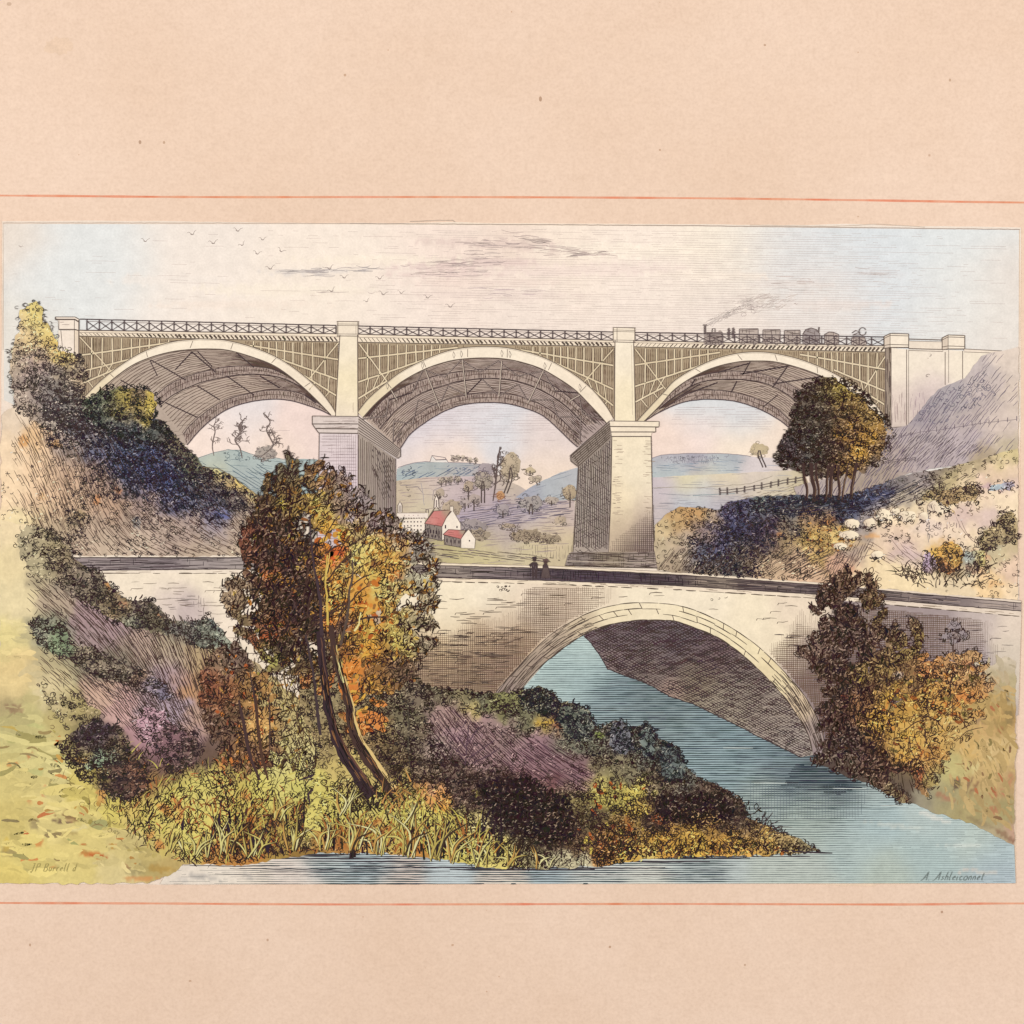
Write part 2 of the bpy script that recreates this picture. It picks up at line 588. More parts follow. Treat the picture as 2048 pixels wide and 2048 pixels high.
def blades(part, poly, spacing=9, L=26, tone=None, w=2.2, col=None, lean=0.0, spread=.35, level=1.0, curve=.5, var=.4):
    """Grass and reed blades: tapered, rooted at their lower end, bending outwards."""
    x, y = scatter(poly, spacing)
    k, t = keep_by(x, y, tone)
    x, y, t = x[k], y[k], t[k]
    n = len(x)
    if n == 0: return
    ln = L * rng.uniform(.5, 1.4, n)
    a = -np.pi / 2 + (lean(x, y) if callable(lean) else lean) + rng.normal(0, spread, n)
    K = 6
    s = np.linspace(0, 1, K)
    side = np.where(np.cos(a) + rng.normal(0, .3, n) > 0, 1, -1) * rng.uniform(0, curve, n)
    px = np.zeros((n, K)); py = np.zeros((n, K)); px[:, 0] = x; py[:, 0] = y
    for i in range(1, K):
        aa = a + side * 2 * s[i] ** 1.5
        px[:, i] = px[:, i - 1] + np.cos(aa) * ln / (K - 1); py[:, i] = py[:, i - 1] + np.sin(aa) * ln / (K - 1)
    W = (w * rng.uniform(.6, 1.4, n) * (.7 + .5 * t))[:, None] * (1.05 - s ** 1.6)[None]
    part.strokes(np.stack([px, py], -1), W, ink_tint(n, col, var), level, taper=False, sub=scatter.sub[k] if col is not None and sum(col) > 300 else None)


def flecks(part, poly, spacing, r, tone, colours, level=1.6, flat=.8):
    """Little dabs of thick colour between the ink lines."""
    x, y = scatter(poly, spacing)
    k, t = keep_by(x, y, tone)
    x, y = x[k], y[k]
    n = len(x)
    if n == 0: return
    K = 5
    a = rng.uniform(0, np.pi, (n, 1)); s = np.linspace(-1, 1, K)[None]
    ln = r * rng.uniform(.6, 1.5, (n, 1))
    px = x[:, None] + np.cos(a) * s * ln; py = y[:, None] + np.sin(a) * s * ln * flat
    cs = np.array([lin(c) for c in colours])[rng.integers(0, len(colours), n)] * rng.uniform(.85, 1.1, (n, 1))
    part.strokes(np.stack([px, py], -1), r * rng.uniform(.7, 1.5, n), cs, level, sub=scatter.sub[k])


def swell(part, poly, angle, spacing, tone, col=None, level=1.0, step=7, wob=.8, wmin=.45, cut=.05, var=.12, broken=.12, seed=0):
    """Ruled engraving lines whose width swells with the tone: tone is the share of paper each line covers."""
    p = np.asarray(poly, float)
    x0, y0 = p.min(0); x1, y1 = p.max(0)
    mx, my = (x0 + x1) / 2, (y0 + y1) / 2
    R = math.hypot(x1 - x0, y1 - y0) / 2
    ca, sa = math.cos(angle), math.sin(angle)
    v = np.arange(-R, R, spacing) + rng.normal(0, .07 * spacing, len(np.arange(-R, R, spacing)))
    u = np.arange(-R, R, step)
    U, V = np.meshgrid(u, v)
    U = U + rng.uniform(0, step, (len(v), 1))
    X = mx + U * ca - V * sa; Y = my + U * sa + V * ca
    if wob:
        X = X + (noise(X / 23 + seed, Y / 9, 21) - .5) * wob * -sa * 2; Y = Y + (noise(X / 23 + seed, Y / 9, 31) - .5) * wob * ca * 2
    swell_grid(part, X, Y, inside(X.ravel(), Y.ravel(), p).reshape(X.shape), spacing, tone, col, level, wmin, cut, var, broken)


def swell_grid(part, X, Y, ok, spacing, tone, col, level, wmin=.45, cut=.05, var=.12, broken=.12):
    T = (tone(X.ravel(), Y.ravel()).reshape(X.shape) if callable(tone) else np.full(X.shape, float(tone)))
    T = T * (1 + broken * 2.4 * (noise(X / 17, Y / 3.1, 77) - .5)) + broken * .25 * (noise(X / 5, Y / 2.3, 78) - .5)
    W = np.clip(T * spacing, 0, spacing * .95)
    ok = ok & (T > cut)
    W = np.where(W < wmin, wmin, W)
    n, m = X.shape
    K = 5
    segs, wid = [], []
    for s in range(0, m - 1, K - 1):
        e = min(s + K, m)
        if e - s < K: break
        good = ok[:, s:e]
        full = good.all(1)
        if full.any():
            segs.append(np.stack([X[full, s:e], Y[full, s:e]], -1)); wid.append(W[full, s:e])
        part_ = good.any(1) & ~full
        for r in np.where(part_)[0]:
            g = np.where(good[r])[0]
            if len(g) < 2: continue
            ii = np.linspace(g[0], g[-1], K)
            xx = np.interp(ii, np.arange(K), X[r, s:e]); yy = np.interp(ii, np.arange(K), Y[r, s:e])
            segs.append(np.stack([xx, yy], -1)[None]); wid.append(np.interp(ii, np.arange(K), W[r, s:e])[None])
    if segs:
        P = np.concatenate(segs); W_ = np.concatenate(wid)
        part.strokes(P, W_, ink_tint(len(P), col, var), level, taper=False)


def vault_lines(part, curves, per, spacing, tone, col, level=1.0):
    """Swelling lines that run parallel to a family of arch curves (each a control polyline)."""
    M = 70
    res = []
    for c in curves:
        s = spline(c, 4); q = np.linspace(0, len(s) - 1, M)
        res.append(np.stack([np.interp(q, np.arange(len(s)), s[:, 0]), np.interp(q, np.arange(len(s)), s[:, 1])], 1))
    rows = []
    for a, b, k in zip(res[:-1], res[1:], per):
        for i in range(k): rows.append(a + (b - a) * (i + .5) / k)
    G = np.array(rows)
    G = G + (np.stack([noise(G[..., 0] / 13, G[..., 1] / 5, 3), noise(G[..., 0] / 13, G[..., 1] / 5, 4)], -1) - .5) * 1.6
    swell_grid(part, G[..., 0], G[..., 1], np.ones(G.shape[:2], bool), spacing, tone, col, level, broken=.3)


def glints(part, poly, spacing, tone, field, L=6.5, w=1.9, level=2.3, lift=.5):
    """Flecks of bare tinted paper left between the ink lines."""
    x, y = scatter(poly, spacing)
    k, t = keep_by(x, y, tone)
    x, y = x[k], y[k]
    n = len(x)
    if n == 0: return
    K = 5
    a = rng.uniform(-.9, .9, (n, 1)) - .4; s = np.linspace(-.5, .5, K)[None]; b = rng.normal(0, 1.2, (n, 1))
    ln = L * rng.uniform(.4, 1.3, (n, 1))
    px = x[:, None] + np.cos(a + b * s) * s * ln; py = y[:, None] + np.sin(a + b * s) * s * ln
    c = field(x, y)
    c = np.clip(c * 1.9 + .03 * np.array([1, .8, .5]), 0, .8)
    c = (c * (1 - lift) + lin('ecd9bc') * lift) * rng.uniform(.7, 1.05, (n, 1))
    part.strokes(np.stack([px, py], -1), w * rng.uniform(.6, 1.4, n), c, level, sub=scatter.sub[k])


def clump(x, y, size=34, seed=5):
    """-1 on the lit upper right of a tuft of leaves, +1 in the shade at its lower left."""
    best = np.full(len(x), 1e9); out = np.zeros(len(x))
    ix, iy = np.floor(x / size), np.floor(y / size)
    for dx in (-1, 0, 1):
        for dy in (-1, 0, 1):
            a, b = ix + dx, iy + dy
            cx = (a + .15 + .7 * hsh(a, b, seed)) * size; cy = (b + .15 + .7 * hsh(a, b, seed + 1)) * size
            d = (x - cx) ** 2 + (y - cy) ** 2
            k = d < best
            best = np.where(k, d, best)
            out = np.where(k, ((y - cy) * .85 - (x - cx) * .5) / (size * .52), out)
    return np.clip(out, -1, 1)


def daubs(part, poly, spacing, L, w, tone, colours, ang=0.0, spread=.3, level=.5):
    """Loose strokes of a wet brush, short and blunt."""
    x, y = scatter(poly, spacing)
    k, t = keep_by(x, y, tone)
    x, y = x[k], y[k]; n = len(x)
    if n == 0: return
    K = 7
    a = ang + rng.normal(0, spread, (n, 1)); s = np.linspace(-.5, .5, K)[None]; b = rng.normal(0, .5, (n, 1))
    ln = L * rng.uniform(.4, 1.5, (n, 1))
    px = x[:, None] + np.cos(a + b * s) * s * ln; py = y[:, None] + np.sin(a + b * s) * s * ln
    W = w * rng.uniform(.5, 1.5, (n, 1)) * (.45 + .55 * np.sin(np.pi * (s + .5)) ** .5) * rng.uniform(.75, 1.2, (n, K))
    cs = np.array([lin(c) for c in colours])[rng.integers(0, len(colours), n)] * rng.uniform(.92, 1.08, (n, 1))
    part.strokes(np.stack([px, py], -1), W, cs, level, taper=False, sub=scatter.sub[k])


# ================================================================== the mount card and the sheet
CARD = card_material()


def box_mesh(name, x0, x1, y0, y1, z0, z1, mat):
    me = bpy.data.meshes.new(name)
    v = [(x, y, z) for z in (z0, z1) for y in (y0, y1) for x in (x0, x1)]
    me.from_pydata(v, [], [(0, 2, 3, 1), (4, 5, 7, 6), (0, 1, 5, 4), (1, 3, 7, 5), (3, 2, 6, 7), (2, 0, 4, 6)])
    me.materials.append(mat)
    return bpy.data.objects.new(name, me)


card = link(box_mesh('mount_card', -0.30, 0.30, -0.26, 0.26, -0.0026, -0.00012, CARD))
card['label'] = 'large peach coloured mount card with two thin orange ruled lines, behind the landscape print'
card['category'] = 'mount card'

PRINT = bpy.data.objects.new('landscape_print', None)
PRINT.empty_display_size = 0.05
link(PRINT)
PRINT['label'] = 'hand coloured engraving of a three arched railway viaduct and stone bridge, pasted on peach card'
PRINT['category'] = 'print'


def ruled(pts, name):
    p = Part(keep=True)
    p.z0 = -0.000114
    c = spline(pts, 5)
    n = len(c) - 1
    seg = np.stack([c[:-1], c[1:]], 1)
    t = fbm(c[:-1, 0] / 120, c[:-1, 1] / 50, 4)[:, None]; u = fbm(c[:-1, 0] / 30, c[:-1, 1] / 50, 9)
    col = lin((222, 142, 100)) * (1 - t) + lin((224, 122, 96)) * t
    fade = np.clip(.62 + (u - .5) * 1.1, .5, .95)[:, None]
    col = col * fade + lin((233, 190, 160)) * (1 - fade)
    # a ribbon with shared corners, so the line has no gaps
    w = 4.2 + 1.6 * (noise(c[:, 0] / 40, c[:, 1] * 0, 2) - .5)
    up = np.stack([c[:, 0], c[:, 1] - w / 2], 1); dn = np.stack([c[:, 0], c[:, 1] + w / 2], 1)
    xy = np.stack([up, dn], 1).reshape(-1, 2)
    i = np.arange(n) * 2
    cc = np.repeat(np.vstack([col, col[-1:]]), 2, 0)
    p._add(xy, 0, cc, np.stack([i, i + 1, i + 3, i + 2], 1))
    return p.build(name, card)


ruled([(-700, 388), (0, 391), (400, 394), (900, 394), (1348, 396), (1700, 400), (2048, 405), (2700, 410)], 'ruled_line')
ruled([(-700, 1803), (0, 1806), (300, 1807), (700, 1809), (1300, 1808), (1800, 1809), (2048, 1807), (2700, 1808)], 'ruled_line')

# soft stains in the card stock
for (sx, sy, rx, ry, c) in ((118, 92, 30, 17, (229, 199, 172)), (18, 8, 5, 4, (200, 170, 145)), (1081, 198, 3, 5, (160, 125, 100)), (280, 284, 3, 4, (165, 130, 105)),
                            (328, 285, 2.5, 3, (180, 145, 118)), (690, 150, 2.5, 2.5, (190, 150, 120)), (1900, 160, 2, 3, (185, 150, 122)), (380, 1962, 3, 2, (185, 148, 120)),
                            (905, 1890, 2.5, 2, (190, 150, 120)), (1220, 1894, 2.5, 2.5, (180, 140, 112)), (1884, 1824, 2.6, 2.6, (170, 130, 105)), (1490, 1930, 2, 2, (185, 148, 122)),
                            (535, 1880, 2, 2.5, (188, 150, 124)), (60, 1890, 2, 3, (180, 140, 112)), (1320, 300, 2, 2, (178, 138, 110)), (1530, 90, 2.4, 2, (185, 148, 122))):
    p = Part(keep=True); p.z0 = -0.000117
    p.wash(rough(ellipse(sx, sy, rx, ry), rx * .3, 8, 3), tuple(np.array(c) * .65 + np.array((232, 202, 176)) * .35), gran=0)
    p.build('foxing_stain', card, None, 'brown specks in the mount card')

# the paper sheet: about a tenth of a millimetre thick, with slightly uneven trimmed edges
top = [(4, 442), (180, 441), (330, 442), (560, 445), (800, 446), (905, 444), (1000, 446), (1348, 448), (1600, 450), (1690, 447), (1780, 451), (1900, 452), (2042, 455)]
edge = [(2041, 800), (2038, 1200), (2034, 1500), (2031, 1767)]
bot = [(1755, 1768), (1750, 1772), (1690, 1772), (1600, 1766), (1200, 1767), (800, 1768), (340, 1770), (60, 1767), (-6, 1768)]
left = [(-3, 1400), (1, 1000), (3, 700)]
SHEET = rough(top + edge + bot + left, 1.0, 30, 12, 5)
sheet_col = Field([(300, 450, 'ecd9c6', 300), (1000, 450, 'f0dcc6', 300), (1700, 450, 'ecdccb', 300), (2036, 600, 'ecd0b6', 60), (2036, 1000, 'edcdb0', 60), (2030, 1600, 'ebcbae', 60),
                   (6, 600, 'e8d4c0', 60), (6, 1000, 'efd2b4', 60), (0, 1500, 'd8c48c', 60), (900, 1765, 'ecd6c2', 300), (1900, 1765, 'e9ccb0', 200), (1000, 1100, 'f0dfca', 400)])
p = Part(keep=True); p.z0 = 0
p.wash(SHEET, sheet_col, step=14, gran=.02)
# edge of the sheet, down to the card
e = dense(SHEET, 12); n = len(e)
lo = e.copy()
v = np.zeros((2 * n, 3)); v[:n, :2] = np.stack([(e[:, 0] - 1024) * S, (1024 - e[:, 1]) * S], 1); v[n:] = v[:n]; v[n:, 2] = -0.000119
i = np.arange(n); j = (i + 1) % n
p.v.append(v); p.c.append(np.tile(lin('d9c0a6'), (2 * n, 1))); p.f.append(np.stack([i, j, j + n, i + n], 1) + p.n); p.n += 2 * n
# thin grey-brown line painted along the sheet's edges in place of their faint shadow
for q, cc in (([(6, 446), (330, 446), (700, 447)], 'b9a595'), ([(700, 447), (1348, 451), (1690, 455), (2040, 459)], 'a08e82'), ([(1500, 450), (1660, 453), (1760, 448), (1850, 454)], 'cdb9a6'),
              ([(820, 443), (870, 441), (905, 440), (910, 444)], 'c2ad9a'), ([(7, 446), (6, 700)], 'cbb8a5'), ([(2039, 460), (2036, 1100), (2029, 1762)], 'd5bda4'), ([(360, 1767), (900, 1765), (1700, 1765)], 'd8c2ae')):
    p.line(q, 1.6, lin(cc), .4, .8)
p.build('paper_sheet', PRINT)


# ================================================================== sky
SKY_POLY = [(7, 448), (700, 449), (1348, 453), (2038, 460), (2037, 760), (1990, 900), (1700, 1010), (760, 1000), (340, 960), (8, 800)]
sky_f = Field([
    (30, 470, 'e6d8c9', 60), (150, 500, 'e2e2de', 90), (200, 560, 'e0e2df', 100), (420, 480, 'eee1d4', 90), (380, 600, 'f2e4d6', 120), (60, 700, 'e3dcd0', 70), (20, 790, 'dcd6cc', 50),
    (640, 470, 'f4e4d4', 110), (660, 560, 'f5e5d2', 90), (900, 470, 'f4e0d0', 110), (1000, 480, 'ecd5c3', 60), (1150, 510, 'f5e2ce', 90), (900, 540, 'f0d8c9', 60), (960, 590, 'f0decf', 70), (820, 590, 'f2e0d2', 60),
    (560, 620, 'f3e4d3', 90), (760, 640, 'f2e2d2', 90), (1080, 620, 'efded0', 80), (1250, 500, 'f6e5d4', 110), (1250, 580, 'f3e2d4', 90), (1300, 640, 'efdfd0', 70), (1450, 620, 'eedfd2', 90), (1450, 500, 'f5e7d2', 90),
    (1560, 500, 'e0dedb', 90), (1700, 480, 'd9dee0', 110), (1800, 560, 'dadee0', 90), (1900, 500, 'dfe2e0', 100), (1650, 590, 'e9ded4', 80), (1950, 600, 'e9e3d9', 90), (1880, 640, 'e3dfd9', 70), (2020, 560, 'e3d6ca', 60), (2000, 690, 'e4dacf', 60),
    (480, 820, 'e3dad8', 50), (450, 880, 'f4decf', 60), (600, 860, 'eed6cb', 50), (560, 905, 'f0d9c6', 40),
    (960, 815, 'e0d6d6', 45), (1000, 850, 'dad8da', 50), (880, 860, 'd9d0d4', 45), (900, 905, 'f4dcc9', 45), (1080, 890, 'e3d2cb', 45), (1080, 940, 'f0d9c2', 40),
    (1400, 815, 'd6dadb', 40), (1480, 835, 'd5d6d8', 40), (1400, 865, 'f0dacf', 40), (1480, 890, 'f5e1ca', 45), (1340, 890, 'f0d8c8', 40), (1570, 900, 'eed9c6', 45)], warp=18, wscale=60)
sky_tone = Field([(1000, 470, .4, 120), (300, 500, .12, 200), (600, 600, .14, 150), (1200, 640, .5, 110), (1450, 640, .95, 170), (1500, 560, .6, 110), (1750, 640, .75, 120), (1250, 560, .4, 130), (900, 620, .4, 130),
                  (1900, 520, .2, 170), (1960, 640, .2, 100), (1000, 850, .45, 60), (1000, 900, .25, 60), (480, 850, .1, 70), (1420, 830, .3, 60)], warp=25, wscale=70)
p = Part()
p.wash(SKY_POLY, sky_f, step=7, gran=.015, dabs=[(cx, cy, rx, ry, t_, c_, a_) for cx, cy, rx, ry, t_, c_, a_ in ((1000, 488, 150, 8, .03, 'd8c0b6', .5), (1110, 502, 80, 6, .06, 'd4bcb2', .4), (930, 528, 130, 10, -.03, 'dcc2bb', .55), (890, 548, 110, 6, 0, 'e2c8c0', .5), (960, 565, 150, 8, 0, 'ecd5c8', .4), (620, 544, 90, 5, -.03, 'd4ccc6', .5), (990, 590, 160, 10, .02, 'e8d4c8', .5), (640, 585, 120, 5, 0, 'ead9c6', .4), (1590, 568, 90, 7, .02, 'e4d6cc', .4), (1740, 545, 70, 9, .05, 'd8d4d2', .4), (1480, 595, 110, 6, -.05, 'e4d6ca', .4), (470, 610, 160, 8, 0, 'efdccb', .4), (830, 470, 140, 5, 0, 'ead8c8', .4), (1180, 540, 200, 12, -.02, 'ecd6cc', .45), (760, 520, 170, 9, .01, 'f8e9d4', .6), (1260, 500, 180, 14, 0, 'faecd8', .6), (560, 580, 160, 10, 0, 'f8ead6', .6), (1400, 550, 120, 9, .03, 'f6e6d4', .5), (1660, 610, 120, 10, 0, 'e8dad0', .5), (330, 560, 110, 10, 0, 'f0e4d8', .5))])
swell(p, [(20, 454), (2030, 464), (2030, 690), (1780, 690), (1230, 664), (160, 634), (20, 800)], 0.012, 4.6, lambda x, y: sky_tone(x, y) * (.07 + .09 * fbm(x / 40, y / 9, 12)), (184, 164, 156), 1, 10, .5, .45, .05, .1, .5)
for q in ([(800, 800), (1140, 812), (1130, 890), (810, 890)], [(1350, 812), (1520, 815), (1560, 860), (1340, 850)], [(420, 850), (640, 830), (630, 870), (400, 890)]):
    swell(p, q, 0.0, 4.8, lambda x, y: sky_tone(x, y) * .3 * fbm(x / 40, y / 9, 12), (178, 160, 158), 1, 10, .5, .5, .05, .1, .5)
# cloud streaks built of closely set lines
for (cx, cy, rx, ry, tilt, k, cc) in ((1010, 487, 120, 9, .03, 46, (150, 132, 128)), (1120, 500, 90, 6, .08, 26, (158, 138, 132)), (930, 526, 110, 10, -.03, 60, (146, 128, 126)), (900, 545, 90, 6, .0, 26, (160, 142, 138)),
                                      (1060, 478, 60, 8, .1, 26, (150, 132, 126)), (1160, 509, 50, 4, -.06, 20, (140, 124, 120)), (600, 543, 60, 4, -.05, 24, (150, 146, 146)), (690, 538, 70, 4, .0, 24, (150, 146, 146)), (640, 548, 50, 3, .03, 12, (160, 155, 152)),
                                      (1010, 585, 100, 8, .02, 20, (180, 160, 162)), (1600, 566, 70, 8, .02, 16, (178, 168, 164)), (1740, 548, 40, 8, .1, 14, (176, 172, 172)), (660, 585, 60, 3, .0, 10, (190, 176, 164)), (1500, 596, 60, 4, -.1, 14, (178, 166, 158))):
    k = int(k * .6)
    x = cx + rng.normal(0, .45, k) * rx; y = cy + rng.normal(0, .75, k) * ry + (x - cx) * tilt
    L = rng.uniform(14, 46, k); s = np.linspace(-.5, .5, 5)[None]
    cc = tuple(np.array(cc) * .55 + np.array((222, 202, 190)) * .45)
    p.strokes(np.stack([x[:, None] + s * L[:, None], y[:, None] + s * L[:, None] * tilt + (s * 2) ** 2 * rng.normal(0, 1.5, (k, 1))], -1), rng.uniform(.8, 1.7, k), ink_tint(k, cc, .12), 1.2)
p.build('sky', PRINT, 'pale cream and blue sky with thin streaks of cloud')

# ------------------------------------------------------------------ birds: one drawn, the rest copied
LAYER[0] += 1
proto = None
for (bx, by, s, r) in ((290, 481, 1.0, .1), (384, 467, 1.1, -.2), (475, 460, 1.1, .1), (426, 485, 1.1, -.1), (484, 489, .9, -.5), (525, 478, .9, .0), (514, 506, 1.0, .2), (562, 501, 1.0, .5), (540, 536, 1.1, -.1),
                       (659, 536, 1.0, -.3), (688, 554, 1.0, .0), (663, 581, 1.0, -.4), (759, 556, 1.0, -.1), (766, 587, 1.1, .2), (802, 585, .9, .1), (855, 594, 1.0, .1), (900, 612, 1.1, .0), (733, 602, .8, -.4), (41, 493, .5, .2)):
    if proto is None:
        q = Part(keep=True); q.z0 = 0
        a = np.array([(-11, -3), (-7, -4.5), (-3, -1), (0, 2), (3, 1), (7, -4), (12, -6)]) + 1024
        q.strokes(spline(a, 2)[None], 1.3, lin((158, 142, 134)), 0)
        q.strokes(spline(np.array([(-4, 1), (0, 2.6), (4, 2)]) + 1024, 2)[None], 1.8, lin((150, 134, 126)), .3)
        proto = o = q.build('bird', PRINT, None, 'birds flying in the sky')
    else:
        o = proto.copy(); scene.collection.objects.link(o); o.parent = PRINT
    o.location = ((bx - 1024) * S, (1024 - by) * S, LAYER[0] * DZ)
    o.scale = (s * .8, s * .8, 1); o.rotation_euler = (0, 0, -r)

# ------------------------------------------------------------------ smoke of the locomotive
p = Part()
k = 120
t = rng.random(k) ** .8
x = 1412 + t * 150 + rng.normal(0, 3 + 14 * t, k); y = 650 - 34 * np.minimum(t * 1.7, 1) - 14 * t + rng.normal(0, 2 + 7 * t, k)
L = rng.uniform(8, 26, k); s = np.linspace(-.5, .5, 6)[None]; an = np.where(t < .3, -.45, -.12)[:, None] + rng.normal(0, .15, (k, 1))
p.strokes(np.stack([x[:, None] + s * L[:, None] * np.cos(an), y[:, None] + s * L[:, None] * np.sin(an) + np.sin(s * 9) * 1.0], -1), rng.uniform(.9, 1.7, k), ink_tint(k, (202, 188, 178), .1), 1)
curls(p, [(1455, 618), (1505, 608), (1510, 625), (1460, 636)], 9, 5, .7, 1.0, (172, 156, 150))
p.build('smoke_plume', PRINT)


# ================================================================== distant country seen under the arches
def hill(name, poly, field, label=None, tone=.5, ang=.03, col=(120, 118, 130), spacing=5, L=34, w=1.1, amp=1.5, extra=None, dabs=()):
    p = Part()
    p.wash(rough(poly, amp, 18), Field(field) if isinstance(field, list) else field, step=6, gran=.05, dabs=dabs)
    hatch(p, poly, ang, spacing, L, tone, w, col, 1, 1.6, .3, K=6)
    if extra: extra(p)
    return p.build(name, PRINT, label)


def teal_extra(p):
    p.line([(392, 918), (427, 906), (456, 899), (482, 901), (507, 910), (536, 912), (565, 919), (640, 920)], 1.4, lin('7d8c8c'), 1.2, 1.5)
    curls(p, [(440, 905), (480, 903), (500, 920), (450, 925)], 8, 4, .6, 1.1, (96, 108, 112))
    hatch(p, [(400, 925), (560, 925), (560, 1000), (480, 980), (430, 940)], .55, 6, 36, .8, 1.2, (92, 106, 116))


hill('hill', [(385, 925), (399, 916), (427, 907), (456, 900), (482, 902), (507, 911), (536, 914), (565, 920), (598, 918), (642, 920), (642, 1010), (500, 1010), (400, 960)],
     [(420, 920, 'b0bab0', 30), (470, 915, 'aebab4', 30), (540, 935, 'b0bcb6', 40), (600, 940, 'b4c2bd', 40), (500, 970, 'aab2ae', 40), (430, 940, 'c9c6a8', 25), (620, 980, 'a8bcba', 40)],
     'teal hill with three bare trees under the left arch', .35, .1, (110, 124, 128), extra=teal_extra)


def blue_extra(p):
    p.line([(796, 935), (827, 926), (851, 923), (899, 925), (947, 926), (977, 934)], 1.3, lin('8a7f86'), 1.2, 1.2)
    hatch(p, [(800, 932), (960, 930), (970, 950), (800, 962)], -.45, 6, 18, .75, 1.3, (96, 108, 128))
    curls(p, [(805, 940), (830, 934), (830, 948), (800, 952)], 7, 3.5, .8, 1.2, (84, 92, 108))
    curls(p, [(900, 930), (950, 932), (945, 946), (890, 948)], 8, 3.5, .6, 1.2, (92, 100, 120))


hill('hill', [(793, 937), (827, 926), (851, 923), (899, 925), (947, 926), (964, 928), (985, 936), (1000, 960), (960, 975), (793, 985)],
     [(820, 940, 'afb3b0', 28), (870, 940, 'a9b0ae', 30), (930, 940, 'aaadae', 30), (850, 960, 'b2b9b4', 30), (800, 965, 'a8b8b8', 25), (960, 960, 'c6b4b0', 30), (900, 970, 'c8b9ac', 30)],
     'small blue hill with a farmhouse on its crest under the middle arch', .3, .0, (120, 130, 140), extra=blue_extra)


def slope_extra(p):
    hatch(p, [(915, 1030), (1040, 985), (1150, 1005), (1150, 1028), (960, 1060), (920, 1050)], lambda x, y: -.16 + (x - 950) * .0004, 4.2, 30, .85, 1.3, (108, 98, 114))
    hatch(p, [(960, 1056), (1150, 1025), (1148, 1060), (990, 1072)], -.06, 5, 30, .5, 1.1, (150, 132, 128))
    hatch(p, [(800, 985), (900, 975), (920, 1010), (810, 1015)], .1, 6, 24, .4, 1.0, (150, 132, 132))
    p.line([(842, 965), (846, 985), (848, 1010)], 1.1, lin('a39a9c'), 1.3, 2)
    p.line([(865, 1000), (868, 980), (885, 973), (920, 968)], 1.2, lin('8f8384'), 1.3, 1)
    p.line([(800, 970), (835, 973), (845, 985)], 1.2, lin('8f8384'), 1.3, 1)
    curls(p, [(795, 960), (838, 966), (838, 995), (800, 990)], 12, 4, .5, 1.1, (120, 105, 100))
    hatch(p, [(1010, 1086), (1147, 1090), (1147, 1122), (1040, 1110)], 1.57, 6, 14, .7, 1.0, (150, 135, 115))
    hatch(p, [(790, 1062), (848, 1070), (860, 1085), (930, 1098), (1100, 1112), (1130, 1125), (880, 1118), (800, 1090)], .12, 4.5, 28, .85, 1.4, (100, 86, 78))


hill('meadow', [(792, 962), (850, 955), (1000, 950), (1052, 980), (1150, 985), (1150, 1136), (1100, 1133), (870, 1127), (780, 1124), (760, 1060), (792, 1020)],
     [(810, 985, 'c9b69c', 28), (860, 985, 'cfbbae', 30), (910, 985, 'c9b5b2', 30), (960, 1000, 'c0acaa', 30), (1020, 985, 'c7b5a2', 26), (850, 1010, 'd0c2a0', 25), (930, 1035, 'b3a3ae', 30), (1000, 1030, 'a99aac', 34), (1080, 1020, 'b2a6b2', 34),
      (1130, 1020, 'c4b0a8', 28), (1020, 1060, 'bfada4', 30), (1100, 1050, 'd6c0a2', 34), (980, 1075, 'c5b494', 28), (1090, 1085, 'd0bc98', 34), (1060, 1100, 'cfc09a', 30), (900, 1100, 'bcae80', 30), (820, 1080, '9c8d78', 25), (950, 1110, 'ccbd8e', 34), (860, 1120, 'd3bfa6', 20), (1130, 1110, 'cbb996', 25)],
     'lilac and sand coloured meadow slope behind the mill houses', .35, -.06, (150, 132, 130), extra=slope_extra)

hill('hill', [(1157, 935), (1120, 945), (1095, 957), (1075, 966), (1053, 980), (1030, 995), (1080, 1002), (1157, 1000)],
     [(1140, 950, 'bab9bb', 25), (1100, 970, 'b2b5b8', 25), (1130, 985, 'b4b6b6', 25), (1060, 985, 'a6a6b2', 20)], 'plain grey blue hill rising to the right behind the middle pier', .25, -.3, (140, 146, 156))

# right-hand arch: wooded mound, pale fields
def mound_extra(p):
    p.line([(1303, 917), (1323, 910), (1367, 907), (1432, 907), (1476, 909), (1502, 913)], 1.3, lin('93888c'), 1.2, 1)
    curls(p, [(1318, 913), (1460, 911), (1430, 926), (1330, 925)], 5, 2.6, .7, .9, (138, 134, 142)); hatch(p, [(1318, 912), (1440, 909), (1420, 928), (1330, 926)], 1.45, 4, 7, .7, .8, (140, 136, 144))
    hatch(p, [(1305, 926), (1490, 920), (1480, 940), (1305, 945)], .02, 5, 30, .6, 1.0, (130, 142, 152))


hill('hill', [(1302, 917), (1323, 910), (1367, 907), (1432, 907), (1476, 909), (1502, 913), (1540, 915), (1600, 925), (1600, 960), (1302, 975)],
     [(1340, 917, 'b4abb2', 24), (1400, 915, 'aaa4b0', 24), (1460, 914, 'a9adb2', 24), (1340, 938, 'b8c0c0', 26), (1440, 936, 'bcc3c4', 30), (1520, 935, 'd8cbc8', 30), (1580, 945, 'dfccc0', 30), (1330, 958, 'b6c0be', 24), (1420, 962, 'd8cdb0', 30)],
     'long low grey blue hill with woods under the right arch', .25, .0, (138, 146, 156), extra=mound_extra)


